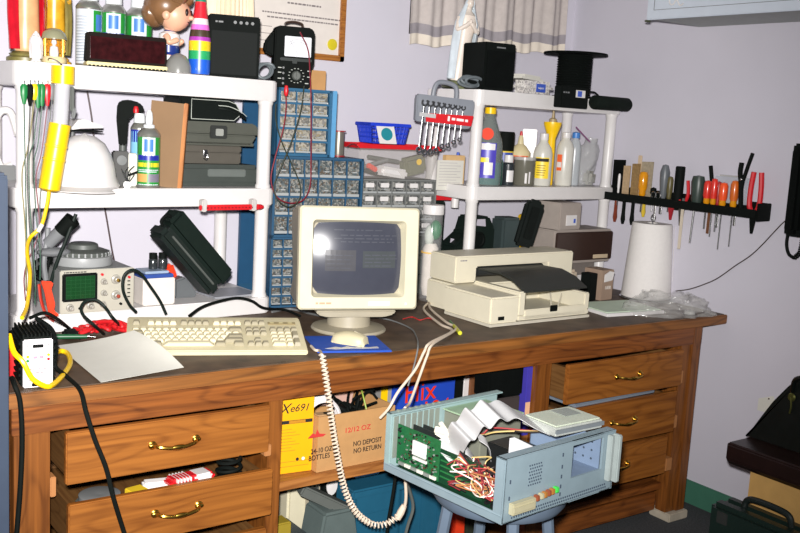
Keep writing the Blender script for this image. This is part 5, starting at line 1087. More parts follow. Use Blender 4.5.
# wrench set hanging on the right unit
Y = 2.76
a, b = W(416, 106, y=Y+.06), W(474, 114, y=Y); c0 = (a+b)/2; rw = math.atan2(b.y-a.y, b.x-a.x); L_ = (b-a).length; ti = math.asin(-(b.z-a.z)/L_)
t = thing('wrench_rack', 'grey plastic wrench holder with handle hanging on the right unit post', 'wrench holder', c0, rw, ry=ti)
gp = mat('holder_grey', (124, 128, 136), .45)
G().prism([(-L_/2, .03), (-L_/2+.004, .044), (L_/2-.004, .048), (L_/2, .03), (L_/2-.004, -.05), (L_/2-.02, -.058), (-L_/2+.006, -.052)], .03, bev=.004).build('holder_body', gp, t)
G().tube([(-.048, .015, .042), (-.045, .015, .074), (-.032, .015, .094), (.0, .015, .097), (.03, .015, .09), (.04, .015, .074), (.043, .015, .042)], .009, n=10).build('handle', gp, t)
G().prism([(-L_/2+.035, -.02), (L_/2-.006, -.008), (L_/2-.01, -.046), (-L_/2+.04, -.05)], .0012, T(0, -.0124, 0)).build('red_banner', red_pl, t)
bn = G().span((-L_/2+.012, -.0132, -.034), (-L_/2+.075, -.0126, -.02)).build('silver_strip', mat('silver_strip', (176, 176, 176), .35), t)
g = G().span((.008, -.0136, -.038), (.016, -.0124, -.02)); marks(g, .024, .096, -.033, .009, -.013, 0, 8); g.build('lettering', mat('white_print', (232, 220, 220), .5), t, ang=0)
sh_z = 0
for i in range(8):
    x = -L_/2+.03+i*.0215; ln = .115 if i < 4 else .135-.022*(i-3)*.8
    ln = (.15, .156, .152, .146, .128, .122, .108, .096)[i]
    P = t.matrix_basis if False else None
    w_ = thing('combination_wrench', '%s steel wrench from the left in the grey holder' % ['first', 'second', 'third', 'fourth', 'fifth', 'sixth', 'seventh', 'eighth'][i], 'wrench', (0, 0, 0), 0, 'wrenches in the grey holder')
    M = Matrix.Translation(c0) @ Euler((0, ti, rw)).to_matrix().to_4x4() @ T(x, -.005, 0)
    w_.matrix_world = M; k = 1-.05*i
    g = G().box((0, 0, -ln/2+.005), (.0075*k, .004, ln), bev=.0015); g.build('shank', steel, w_)
    g = G(); rr = .0122*k
    def ring(zc, r0, r1, a0=0, a1=2*pi):
        n = 16; P = []
        for s in range(n+1):
            an = a0+(a1-a0)*s/n; P.append((r0*sin(an), r0*cos(an), r1*sin(an), r1*cos(an)))
        for s in range(n):
            p, q_ = P[s], P[s+1]
            g._add([(p[0], -.003, zc+p[1]), (q_[0], -.003, zc+q_[1]), (q_[2], -.003, zc+q_[3]), (p[2], -.003, zc+p[3]), (p[0], .003, zc+p[1]), (q_[0], .003, zc+q_[1]), (q_[2], .003, zc+q_[3]), (p[2], .003, zc+p[3])], [(0, 1, 2, 3), (4, 5, 6, 7), (0, 1, 5, 4), (3, 2, 6, 7)], 0)
    ring(-ln-.002, rr, rr*.5); g.build('ring_end', steel, w_)
    g = G(); ring(.016, rr*1.15, rr*.55, radians(40), radians(320)); g.build('open_end', steel, w_)
# paper notes, red tray and bits left of the right unit
q = W(450, 190, y=2.99); t = thing('note_card', 'sheet of typed notes hanging left of the right unit post', 'note', (W(436, 190, y=2.96).x, 2.96, W(436, 190, y=2.96).z), .0)
nw = W(462, 190, y=2.96).x-t.location.x; nh = W(440, 160, y=2.96).z-t.location.z
nt = G().span((0, 0, 0), (nw, .002, nh)).build('sheet', paper, t); g = G()
for i in range(9): g.span((.01, -.0006, nh*.9-i*nh*.095), (nw*(.75+.15*(i % 2)), -.0001, nh*.9-i*nh*.095+.0022))
g.build('typed_lines', mat('faint_print', (176, 170, 170), .8), nt)
G().span((nw*.35, .004, nh*.2), (nw+.01, .03, nh*1.17), bev=.002).build('backing_board', mat('tan_board', (206, 170, 120), .7), t)
q = W(447, 200, y=2.98); t = thing('red_tray', 'red plastic tray on the bench things left of the right unit post', 'tray', (W(448, 200, y=3.).x, 3.03, W(448, 201, y=3.).z), -.1)
G().prism([(-.06, 0), (.065, 0), (.075, .035), (.065, .04), (-.06, .036), (-.07, .03)], .06, bev=.004).build('tray_body', red_pl, t)
t2 = thing('black_stand', 'dark case standing under the red tray behind the printer', 'case', (t.location.x+.0, 3.06, ZB+.001), 0)
G().span((-.06, -.03, 0), (.015, .06, t.location.z-ZB-.003), bev=.006).build('case_body', darkgreen, t2); G().prism([(-.02, .12), (.03, .13), (.03, .2), (-.01, .21)], .004, T(.06, -.034, 0)).build('case_face', mat('pale_lilac_sheet', (190, 184, 196), .6), t2)
q = W(457, 158, y=3.03); t = thing('blue_cap_tube', 'small blue nozzle cap above the typed notes', 'cap', (q.x, 3.025, W(457, 160, y=3.01).z), 0)
G().lathe([(.014, -.02), (.014, 0), (.008, .004), (.006, .03), (0, .031)], n=14).build('cap_body', mat('cap_blue_deep', (40, 80, 180), .4), t); G().lathe([(.016, -.19), (.016, -.02), (0, -.02)], n=14).build('tube_body', white_pl, t)
# ------------------------------------------------------------------ below the right unit
t = thing('drill_case', 'dark green black case with loop handle lying behind the printer', 'case', (W(478, 240, y=2.99).x, 2.99, ZR[0]+.001), .05)
G().prism([(-.12, 0), (.13, 0), (.13, .17), (.09, .19), (.06, .235), (-.03, .235), (-.05, .17), (-.12, .12)], .1, bev=.008).build('case_body', darkgreen, t)
G().prism([(-.02, .2), (.035, .195), (.03, .225), (-.012, .225)], .002, T(0, -.003, 0)).build('handle_opening', mat('pale_lilac_sheet', (0, 0, 0)), t)
G().lathe([(.035, 0), (.035, .006), (.026, .009), (.022, .005), (0, .005)], (.0, 0, .14), 24, axis=(0, -1, 0)).build('round_boss', black_pl, t)
q = W(507, 240, y=2.96); tag(G().span((-.045, -.03, 0), (.05, .06, .235), bev=.01).build('grey_case', mat('slate_green', (54, 66, 66), .5), None, (q.x, 2.96, ZR[0]+.001), (0, 0, -.1)), 'slate grey case standing between the drill case and the yellow sleeve', 'case')
q = W(524, 242, y=2.96); tag(G().prism([(-.03, 0), (.03, 0), (.026, .24), (.0, .25), (-.026, .24)], .03, bev=.003).build('yellow_sleeve', yellow_pl, None, (q.x, 2.96, ZR[0]+.001), (0, .02, -.2)), 'yellow card sleeve standing behind the black holster', 'sleeve')
q = W(532, 230, y=3.01); tag(G().span((-.02, -.02, 0), (.02, .02, .24), bev=.003).build('blue_folder', mat('deep_blue_card', (36, 70, 160), .5), None, (q.x, 3.015, ZR[0]+.001), (0, 0, -.3)), 'blue folder edge standing behind the yellow sleeve', 'folder')
t = thing('black_holster', 'long black leather holster leaning against the shelf behind the printer', 'holster', (W(530, 243, y=2.77).x, 2.765, ZB+.314), -.35, ry=.26, rx=-.05)
G().prism([(-.04, -.11), (.036, -.11), (.04, .06), (.026, .078), (-.028, .078), (-.042, .06)], .035, bev=.01).build('holster_body', mat('black_leather', (0, 0, 0)), t); G().span((-.02, -.006, -.08), (.018, .002, .05), bev=.004).build('front_strip', black_pl, t)
# boxes right of the printer
q = W(561, 222, y=2.92); t = thing('upper_disk_box', 'grey beige box with small label on top of the brown fronted disk box', 'box', (W(562, 215, y=2.86).x, 2.86, ZB+.265), .1)
G().span((-.085, -.06, 0), (.05, .06, .11), bev=.004).build('box_body', mat('putty_grey', (158, 148, 140), .6), t); lb_ = G().span((-.045, -.0625, .018), (.02, -.06, .06)).build('label', white_pl, t); G().span((.0, -.0635, .028), (.012, -.0625, .045)).build('label_print', mat('label_blue', (0, 0, 0)), lb_)
t = thing('disk_box', 'putty coloured disk storage box with dark brown front and key lock', 'disk box', (W(555, 256, y=2.79).x, 2.795, ZB+.125), .02)
bw_ = W(613, 256, y=2.79).x-t.location.x
G().span((0, .006, 0), (bw_, .16, .138), bev=.005).build('box_body', mat('putty_grey', (0, 0, 0)), t); G().span((.004, -.004, .012), (bw_, .007, .13), bev=.004).build('front_lid', mat('dark_brown_lid', (52, 36, 30), .3), t)
G().span((bw_*.66, -.0055, .018), (bw_*.92, -.004, .034)).build('name_plate', mat('plate_tan', (200, 180, 150), .4), t)
G().cyl((bw_+.001, .03, .028), (bw_+.012, .03, .028), .008, n=12).box((bw_+.018, .03, .028), (.016, .004, .012), bev=.002).build('lock_and_key', steel, t)
t = thing('small_parts_carton', 'open topped small carton under the disk box, white flap up', 'carton', (W(601, 294, y=2.66).x-.01, 2.66, ZB+.001), .1)
G().span((-.03, -.03, 0), (.045, .06, .122), bev=.002).build('carton_body', mat('taupe_card', (150, 128, 110), .7), t); G().prism([(-.02, .075), (.03, .08), (.04, .112), (.01, .118), (-.02, .105)], .003, T(0, -.036, 0)).build('flap', white_pl, t); G().text('1000', .02, T(.01, -.0312, .05), ext=.0004).build('lettering', mat('carton_print', (220, 214, 206), .7), t, ang=0)
tag(G().span((-.022, -.02, 0), (.022, .03, .11), bev=.002).build('black_carton', black_pl, None, (t.location.x-.066, 2.655, ZB+.001), (0, 0, .1)), 'narrow black box left of the white flapped carton', 'box')
tag(G().box((0, 0, .06), (.07, .05, .12), bev=.01, taper=.8).build('paper_bag', mat('beige_paper_bag', (206, 190, 168), .8, bump=.3), None, (t.location.x-.135, 2.7, ZB+.001), (0, 0, .3)), 'crumpled beige paper bundle between the printer and the black box', 'paper')
tag(G().span((-.1, -.03, 0), (.1, .05, .057), bev=.004).build('grey_support_box', mat('taupe_grey', (120, 112, 106), .7), None, (t.location.x+.06, 2.87, ZB+.067), (0, 0, .1)), 'grey box under the back of the disk box', 'box')
# notepads
A = W(585, 315, z=ZB+.01); t = thing('writing_pad', 'white writing pad with pale green cover right of the printer', 'pad', (2.83, 2.44, ZB+.001), -.12)
G().span((-.17, -.085, 0), (.11, .12, .012), bev=.002).build('pad_sheets', white_pl, t); G().span((-.165, -.075, .0125), (.1, .115, .016), bev=.001).build('pad_cover', mat('pale_green_cover', (196, 212, 190), .6), t)
# paper towels
q = V((W(646, 292, y=2.6).x, 2.6, ZB+.001)); s_ = mpp(q); r = 24.5*s_; hh = 76*s_
t = thing('paper_towel_roll', 'roll of white paper towels on a stand under the tool rack', 'paper towels', q, 0)
G().lathe([(r*.95, .008), (r*1.0, .012), (r*.8, hh-.006), (r*.77, hh), (.022, hh), (.02, hh-.03)], n=40).build('roll', mat('towel_white', (222, 218, 214), .9, var=.02, bump=.1, sc=80), t)
G().lathe([(r*1.05, 0), (r*1.05, .006), (0, .007)], n=36).build('stand_base', steel, t)
G().tube([(0, 0, hh-.03), (0, 0, hh+.005), (-.012, 0, hh+.02), (0, 0, hh+.034), (.014, 0, hh+.022), (.006, 0, hh+.006)], .0028, n=7).build('stand_loop', steel, t)
G().grid(lambda u, v: ((r*(1.0-.2*v))*cos(-.9+.7*u)+.03*u, (r*(1.0-.2*v))*sin(-.9+.7*u)-.006, .012+(hh-.02)*v), 10, 4, thick=.001).build('loose_sheet', mat('towel_white', (0, 0, 0)), t)
t = thing('clear_plastic_bag', 'crumpled clear plastic bag lying over the bench end', 'bag', (2.94, 2.335, ZB+.001), -.35)
bagmesh(0, .36, .18, .08, 9, 34, amp=.032).build('film', mat('bag_film_clear', (206, 204, 200), .1, clear=.7, coat=.6), t, ang=180)
tag(G().lathe([(.02, 0), (.022, .003), (.018, .012), (0, .014)], n=16).build('small_dish', smoke, None, (3.02, 2.30, ZB+.002)), 'small clear dish under the plastic bag at the bench end', 'dish')
# ------------------------------------------------------------------ right wall: tool rack
ra, rb_ = W(602, 195, x=XW-.05), W(767, 211, x=XW-.02); zr = (ra.z+rb_.z)/2
t = thing('tool_rack', 'black wall rack holding hand tools along the right wall', 'tool rack', (XW-.001, ra.y, zr), 0)
Lr = ra.y-rb_.y; dz = rb_.z-ra.z; print('RACK', ra, rb_)
G().span((-.082, -Lr, -.012), (-.004, .0, .006), bev=.003).span((-.086, -Lr, -.02), (-.08, .0, .012), bev=.002).build('rack_shelf', black_pl, t); G().span((-.006, -Lr-.005, -.025), (0, .005, .035), bev=.002).build('back_plate', black_pl, t)
G().span((-.084, -Lr-.006, -.03), (-.002, -Lr, .036), bev=.002).build('end_plate', black_pl, t)
zrk = zr
def R_(px, py, dx=.045): return W(px, py, x=XW-dx)
def tl(name, label, px, off=.045): 
    p = R_(px, 205, off); return thing(name, label, 'tool', (XW-off, p.y, zrk), 0, 'tools in the wall rack'), p
def zz_(py, px, off=.045): return R_(px, py, off).z-zrk
amber = mat('amber_handle', (226, 150, 20), .2, clear=.12, coat=.5); redh = mat('red_handle', (214, 48, 36), .3, coat=.4); orr = mat('orange_handle', (236, 84, 36), .3, coat=.4)
def driver(label, px, top, bot, hm, tip, r=.0125, off=.045, band=None):
    t, p = tl('screwdriver', label, px, off); za, zb = zz_(top, px, off), .008
    L = za-zb
    G().lathe([(r*.55, zb), (r*.8, zb+L*.1), (r*.72, zb+L*.2), (r, zb+L*.35), (r, zb+L*.85), (r*.7, za-.003), (0, za)], n=12).build('handle', hm, t)
    if band: G().lathe([(r*.6, zb-.001), (r*.84, zb+L*.1), (r*.76, zb+L*.22), (r*.9, zb+L*.3)], n=12).build('handle_collar', band, t)
    G().cyl((0, 0, zz_(bot, px, off)), (0, 0, zb), .0026 if tip else .0035, .0032, n=8).build('shaft', steel, t); return t
def blade_tool(label, px, top, bot, wt, mt, mh, name='paint_brush', ht=None, wide=.02, off=.045):
    t, p = tl(name, label, px, off); za, zb = zz_(top, px, off), zz_(bot, px, off)
    G().prism([(-wt/2, .0), (wt/2, .0), (wt/2*1.05, za*.98), (-wt/2*1.05, za)], .006, Matrix(((0, 1, 0, -.003), (1, 0, 0, 0), (0, 0, 1, 0), (0, 0, 0, 1))), bev=.001).build('bristles', mt, t)
    G().lathe([(.004, -.002), (.008, -.02), (.0085, zb*.6), (.011, zb+.02), (.006, zb), (0, zb)], n=10, sy=.8).build('handle', mh, t); return t
tanb = mat('tan_bristle', (176, 150, 116), .7, var=.15, sc=90); brb = mat('brown_bristle', (140, 112, 70), .7, var=.2, sc=90)
blade_tool('black bladed tool with red brown handle, first in the rack from the corner', 616, 159, 222, .062, black_mt, mat('red_brown_handle', (120, 50, 28), .3, coat=.4), off=.03)
blade_tool('tan brush with black handle, second in the rack from the corner', 624, 165, 224, .034, tanb, black_pl, off=.055)
blade_tool('brown brush with black handle beside the tan brush', 633, 163, 225, .04, brb, black_pl, off=.05)
driver('thin white handled screwdriver in front of the black blade', 617, 173, 205, white_pl, 1, .006, .06)
t, p = tl('wooden_stick', 'pale wooden stick standing in the rack beside the brown brush', 636); G().box((0, 0, (zz_(155, 636)-.01)/2), (.008, .018, zz_(155, 636)+.01), bev=.002).build('stick', mat('pale_wood', (200, 178, 150), .6), t)
blade_tool('wide grey tan brush with yellow handle behind the amber screwdriver', 644, 161, 217, .058, mat('grey_tan_bristle', (158, 146, 124), .7, var=.15, sc=90), mat('yellow_handle', (206, 176, 50), .4), off=.03)
driver('amber orange fat handled screwdriver nearest the corner', 641, 171, 212, amber, 0, .019, .055)
t, p = tl('small_black_tool', 'small black knob topped tool right of the amber screwdriver', 652); G().lathe([(.009, 0), (.009, .02), (.013, .026), (.012, .045), (0, .05)], n=12).build('handle', black_pl, t); G().cyl((0, 0, -.05), (0, 0, 0), .003).build('shaft', steel, t)
t, p = tl('scissors', 'small chrome scissors with loop handles in the rack', 655, .065); g = G()
for e in (-1, 1): g.tube([(0, e*.012+.012*sin(a), .02+.013*cos(a)) for a in [2*pi*i/12 for i in range(13)]], .0026, n=6)
g.build('loops', steel, t); G().box((0, 0, -.04), (.003, .01, .09), bev=.001).build('blades', steel, t)
t, p = tl('file', 'grey handled file taller than its neighbours in the rack', 662); G().lathe([(.008, 0), (.013, .02), (.019, .08), (.02, zz_(172, 662)), (.012, zz_(165, 662)), (0, zz_(164, 662))], n=12, sy=1).build('handle', mat('blue_grey_handle', (96, 100, 104), .4), t); G().box((0, .006, zz_(214, 660)/2), (.005, .014, -zz_(214, 660)), bev=.001).build('blade', steel, t)
driver('olive handled screwdriver behind the grey handled file', 668, 176, 212, mat('olive_handle', (92, 84, 50), .4), 0, .013, .035)
t, p = tl('black_tube_tool', 'black cylindrical tool standing in the rack', 677); G().lathe([(.019, 0), (.019, zz_(167, 677)), (.016, zz_(166, 677)), (0, zz_(166, 677))], n=16).build('body', black_pl, t); G().cyl((0, 0, -.03), (0, 0, 0), .01).build('tail', black_pl, t)
def pliers(label, px, px2, top, bot, mh, mj, off=.05, r=.0068, up=True):
    pm = (px+px2)/2; t, p = tl('pliers', label, pm, off); e0 = R_(px, 205, off).y-p.y; e1 = R_(px2, 205, off).y-p.y; za = zz_(top, pm, off)
    for e in (e0, e1): G().tube([(0, e*.35, -.005), (0, e*1.15, .025), (0, e*1.2, za*.6), (0, e*.9, za)], r, n=8).build('handle', mh, t)
    zb = zz_(bot, pm, off); G().prism([(-.011, .002), (.011, .002), (.012, zb*.35), (.004, zb), (-.004, zb), (-.012, zb*.35)], .009, Matrix(((0, 1, 0, -.0045), (1, 0, 0, 0), (0, 0, 1, 0), (0, 0, 0, 1))), bev=.001).build('jaws', mj, t); return t
pliers('red handled pliers in the middle of the rack', 678, 686, 180, 226, red_pl, mat('dark_steel', (100, 98, 92), .35, metal=.8))
pliers('pliers hung upside down with dark red handles below the rack', 668, 675, 196, 220, mat('dark_steel', (0, 0, 0)), mat('deep_red_handle', (160, 30, 40), .4), off=.03)
t, p = tl('putty_knife', 'pale long bladed tool under the middle of the rack', 683, .06); G().lathe([(.006, 0), (.006, .02), (0, .022)], n=8).build('handle', greygreen, t); G().box((0, 0, zz_(249, 683)/2), (.003, .014, -zz_(249, 683)), bev=.001).build('blade', mat('pale_blade', (206, 194, 176), .4), t)
t, p = tl('rasp', 'dark grey green broad handled rasp in the rack', 696); G().lathe([(.015, 0), (.021, .02), (.025, zz_(182, 696)), (.02, zz_(176, 696)), (0, zz_(175, 696))], n=14, sy=1.1).build('handle', mat('dark_grey_green', (52, 64, 58), .4), t); G().cyl((0, .012, zz_(243, 690)), (0, .006, 0), .004).build('shaft', steel, t)
driver('red handled screwdriver with amber collar, left of the red cluster', 706, 180, 229, redh, 0, .0155, .05, amber)
driver('red handled screwdriver with amber collar, second of the red cluster', 712.5, 178, 237, redh, 1, .0135, .065, amber)
driver('orange red handled long screwdriver, third of the red cluster', 722, 182, 250, orr, 1, .0165, .06, amber)
driver('deep red screwdriver behind the orange handled one', 717, 181, 232, mat('deep_red_handle', (0, 0, 0)), 0, .012, .035)
driver('amber and red handled screwdriver right of the red cluster', 733, 180, 247, mat('amber_red_handle', (206, 100, 30), .3, coat=.4), 1, .0155, .06, amber)
t, p = tl('side_cutter', 'black handled tool leaning left behind the red cluster', 711, .02); G().tube([(0, -.03, 0), (0, 0, zz_(180, 711)*.7), (0, .02, zz_(166, 711))], .008, n=8).build('handle', black_pl, t); G().cyl((0, -.03, -.04), (0, -.03, 0), .003).build('shaft', steel, t)
t, p = tl('clear_plastic_box', 'clear plastic blister box behind the red screwdrivers', 730, .018); G().box((0, 0, .07), (.02, .15, .1), bev=.004).build('blister', mat('clear_blister', (206, 212, 222), .1, clear=.45, coat=.4), t); G().box((0, 0, .122), (.022, .11, .006), bev=.002).build('blister_edge', smoke, t)
t, p = tl('wire_cutter', 'black wire cutter with open handles rising above the rack', 740, .055); zt_ = zz_(160, 741)
G().tube([(0, -.005, .0), (0, .005, zt_*.5), (0, .014, zt_*.75), (0, .012, zt_*.95)], .009, n=8).build('handle', black_pl, t); G().tube([(0, .0, .0), (0, .0, zt_*.5), (0, -.014, zt_*.85), (0, -.03, zt_*1.15)], .007, n=8).build('handle', black_pl, t); G().ball((-.006, .003, zt_*.62), (.004, .006, .006)).build('pivot', steel, t)
pliers('red handled pliers at the right end of the rack', 750, 758.5, 172, 234, red_pl, black_pl, .05, .0098)
for i, (px, b0, b1, w) in enumerate(((710, 216, 234, .012), (718.5, 214, 228, .012), (736, 214, 226, .01))):
    t, p = tl('scraper', ['brown flat blade hanging under the red screwdrivers', 'grey flat blade hanging under the orange screwdriver', 'grey sleeve hanging under the amber screwdriver'][i], px, .03); G().box((0, 0, zz_(b1, px, .03)/2), (.004, w, -zz_(b1, px, .03)), bev=.001).build('blade', [mat('brown_blade', (110, 70, 44), .5), steel, steel][i], t); G().box((0, 0, .008), (.008, w*1.2, .016), bev=.002).build('handle', black_pl, t)
# wall phone
a, b = W(791, 143, x=3.08), W(786, 236, x=3.08)
t = thing('wall_phone', 'black wall telephone with coiled cord on the right wall', 'telephone', (XW-.001, a.y, b.z), 0)
ph = a.z-b.z
G().span((-.09, -.2, 0), (-.0, -.002, ph), bev=.008).build('phone_base', black_pl, t); G().box((-.112, -.05, ph*.5), (.045, .05, ph*.92), (.0, 0, 0), bev=.014).build('handset', black_mt, t)
G().span((-.093, -.17, ph*.25), (-.089, -.09, ph*.7), bev=.002).build('keypad', darkgreen, t)
pq = [V((-.06, -.005, .02)), V((-.055, .0, -.03)), V((-.055, -.012, -.065)), V((-.055, -.035, -.078)), V((-.055, -.055, -.055)), V((-.055, -.06, -.01)), V((-.055, -.06, .01))]
G().tube(pq[:4], .006, n=8).build('cord', black_pl, t); coil(pq[3:], .007, .008, .003).build('coiled_cord', black_pl, t)
tag(G().tube([W(x, y, x=XW-.004) for x, y in ((791, 218), (784, 222), (776, 230), (762, 245), (750, 256), (735, 266), (718, 278), (705, 284), (690, 289), (676, 291))], .0022, n=6).build('phone_wire', mat('brown_wire', (60, 48, 42), .5)), 'thin brown wire sagging across the right wall from the telephone', 'wire')
# wall cupboard top right
A, B, C_ = W(648, 19, x=2.88), W(800, 8, x=2.88), None
t = thing('wall_cupboard', 'white wall cupboard at the top right corner of the view', 'cupboard', (A.x, A.y, A.z), .0)
wcm = mat('cupboard_white_lit', (196, 204, 214), .5, var=.02)  # door front tinted brighter, as the flash hits it
G().span((.012, -.85, .0), (XW-A.x-.002, .0, .7), bev=.002).build('cupboard_body', mat('cupboard_white_shaded', (168, 172, 170), .6), t)  # shade of the underside put into the greyer body colour
G().span((-.006, -.85, -.004), (.012, .004, .7), bev=.003).build('door', wcm, t); g = G().tube([(-.0065, -.03, .03), (-.0065, -.85, .03)], .0012, n=4, smooth=False).tube([(-.0065, -.03, .03), (-.0065, -.03, .7)], .0012, n=4, smooth=False); g.build('door_moulding', grey_pl, t)
G().tube([(-.008, -.1, .08), (-.012, -.105, .05), (-.01, -.12, .045), (-.012, -.135, .06), (-.01, -.15, .04), (-.01, -.165, .045)], .003, n=6).build('white_hook', white_pl, t)
G().box((.002, .003, -.0075), (.022, .014, .007), bev=.002).build('corner_foot', mat('olive_dark', (0, 0, 0)), t)
# ------------------------------------------------------------------ open computer on a stool
CL = V((1.452, 1.563, .555)); CY = .103
CM = Matrix.Translation(CL) @ Matrix.Rotation(CY, 4, 'Z'); CI = CM.inverted()
def LC(px, py, z=None, x=None, y=None):
    """local point of the open case on one sight line"""
    d = CI.to_3x3() @ (fw+rt*((px-400)/F)+up*((266.5-py)/F)); o = CI @ EYEP
    t = (z-o.z)/d.z if z is not None else (x-o.x)/d.x if x is not None else (y-o.y)/d.y
    return o+d*t
cc = CM @ V((.21, .2, 0))
cbl = mat('case_blue_grey', (126, 144, 152), .45, var=.04); zinc = mat('zinc_plate', (186, 196, 190), .35, metal=.35, var=.06); pcb = mat('circuit_green', (26, 92, 52), .45, var=.15, sc=120); pcbd = mat('circuit_dark_green', (18, 58, 36), .45)
t = thing('stool', 'blue grey round stool carrying the open computer', 'stool', (cc.x, cc.y, 0))
stm = mat('stool_blue_grey', (92, 106, 122), .45)
G().lathe([(.12, .5), (.165, .505), (.175, .52), (.175, .54), (.165, .553), (0, .553)], n=36).build('seat', stm, t)
for i in range(4):
    a = pi/4+i*pi/2+.35; G().tube([(.13*cos(a), .13*sin(a), .51), (.2*cos(a), .2*sin(a), .0)], .016, n=10, smooth=False).build('leg', stm, t)
t = thing('open_computer', 'open desktop computer case with green boards and ribbon cable on the stool', 'computer', CL+V((0, 0, 0)), CY)
W_, D_, H_ = .415, .42, .157
G().span((0, 0, 0), (W_, D_, .006), bev=.002).span((-.001, .0, 0), (.006, D_, .02), bev=.002).cyl((.003, .003, .02), (.003, D_-.003, .02), .004, n=8).span((W_-.006, 0, 0), (W_, D_, .03)).build('case_tray', cbl, t)
# front panel with bay opening
g = G(); bx0, bx1, bz0, bz1 = .245, .362, .062, .145
g.span((0, 0, 0), (bx0, .006, H_), bev=.002).span((bx1, 0, 0), (W_, .006, H_), bev=.002).span((bx0-.002, 0, 0), (bx1+.002, .006, bz0)).span((bx0-.002, 0, bz1), (bx1+.002, .006, H_))
g.span((0, .0, H_-.004), (W_, .03, H_), bev=.001).span((0, 0, 0), (.006, .03, H_), bev=.001)
g.build('front_panel', cbl, t)
g = G()
for i in range(6):
    for j in range(7): g.box((.085+.008*i+.003*(j % 2), -.0004, .078+.008*j), (.0035, .002, .0035))
for i in range(44): g.box((.03+.0082*i, -.0004, .018), (.0038, .002, .004)).box((.034+.0082*i, -.0004, .01), (.0038, .002, .004))
g.build('vent_holes', mat('hole_dark', (58, 70, 84), .7), t)
for x, zz in [(.205, q) for q in (.03, .05, .075, .1, .13)]+[(.02, .06), (.02, .1)]: G().box((x, -.0004, zz), (.004, .002, .009)).build('slot', mat('hole_dark', (0, 0, 0)), t)
g = G().span((bx0, .006, bz0), (bx0+.003, .14, bz1)).span((bx1-.003, .006, bz0), (bx1, .14, bz1)).span((bx0, .006, bz0-.003), (bx1, .14, bz0)).span((bx0, .137, bz0), (bx1, .14, bz1))
g.build('drive_bay', mat('bay_blue', (116, 134, 158), .45), t)
g = G()
for i in range(4):
    for j in range(3): g.cyl((bx1-.0035, .03+.025*i, bz0+.02+.022*j), (bx1-.0045, .03+.025*i, bz0+.02+.022*j), .003, n=8)
g.build('bay_holes', mat('hole_dark', (0, 0, 0)), t)
G().span((.378, -.016, .03), (.39, 0, .15), bev=.002).span((.398, -.024, .025), (.412, 0, .15), bev=.003).build('side_rails', mat('rail_grey', (150, 160, 158), .4), t)
g = G().span((.02, -.016, .022), (.1, 0, .05), m=0, bev=.002).span((.02, -.02, .03), (.09, -.015, .042), m=0)
for x, m in ((.108, 2), (.124, 0), (.136, 1), (.15, 2), (.163, 1), (.178, 3)): g.box((x, -.009, .045+.0008*(x-.1)*100), (.011, .014, .014), m=m, bev=.002)
g.build('indicator_board', [mat('led_beige', (170, 164, 134), .4), mat('led_orange', (160, 108, 52), .4), mat('led_red_orange', (140, 76, 50), .4), mat('led_green', (70, 190, 80), .3)], t)
# back panel
g = G().span((0, D_-.006, 0), (W_, D_, H_), bev=.002).span((0, D_-.026, H_-.004), (W_, D_, H_), bev=.001).span((-.0, D_-.02, 0), (.006, D_, H_), bev=.001); g.build('back_panel', mat('case_pale_blue', (140, 164, 164), .45, var=.05), t)
g = G()
for i in range(8): g.box((.03+.021*i, D_-.012, H_+.002), (.007, .008, .005), bev=.001)
for i in range(8): g.span((.022+.021*i, D_-.0085, .03), (.037+.021*i, D_-.0055, H_-.015))
g.build('slot_brackets', mat('bracket_zinc', (150, 160, 150), .4, metal=.4), t)
# power supply
g = G().span((.2, .27, .006), (.36, D_-.008, .135), bev=.004); ps = g.build('power_supply', mat('psu_grey', (136, 138, 124), .4, metal=.3), t)
G().span((.196, .266, .135), (.364, D_-.008, .1385), bev=.001).build('top_plate', mat('psu_plate', (170, 196, 164), .35, metal=.2), ps)
# boards
random.seed(11)
cb = G().span((.03, .245, .018), (.032, .405, .125)).build('expansion_card', pcb, t)
g = G()
for k in range(110):
    y_, z_ = random.uniform(.25, .4), random.uniform(.03, .12); s_ = random.uniform(.002, .007); g.box((.0285, y_, z_), (.004, s_, random.uniform(.002, .006)), m=random.choice((0, 0, 1, 2, 2)))
for k in range(6): g.box((.028, .262+.024*k, .024), (.006, .02, .008), m=1 if k % 2 else 3)
g.build('components', [mat('chip_black', (24, 26, 26), .4), mat('chip_grey', (130, 136, 130), .35), steel, mat('connector_white', (220, 218, 206), .4)], cb)
G().box((.0262, .315, .082), (.006, .05, .038), bev=.001).build('white_chip_label', white_pl, cb); G().box((.0265, .312, .055), (.005, .05, .007)).build('white_strip', white_pl, cb)
cb = G().span((.042, .105, .012), (.044, .26, .1)).build('expansion_card', pcbd, t)
g = G()
for k in range(5): g.box((.041, .185, .03+.014*k), (.003, .13, .0035), m=0)
g.box((.0405, .13, .085), (.003, .02, .003), m=1); g.build('components', [mat('slot_green', (40, 110, 60), .4), white_pl], cb)
mb = G().span((.02, .04, .01), (.24, .4, .012)).build('main_board', pcbd, t); g = G()
for k in range(5): g.box((.075+.022*k, .3, .018), (.008, .14, .012))
for k in range(30): g.box((random.uniform(.03, .22), random.uniform(.05, .22), .016), (random.uniform(.006, .024), random.uniform(.006, .024), random.uniform(.004, .012)))
g.build('components', mat('chip_black', (0, 0, 0)), mb)
G().span((.07, .2, .012), (.074, .39, .12)).span((.115, .24, .012), (.118, .4, .11)).build('rear_card', mat('chip_dark_card', (34, 40, 38), .4), t)
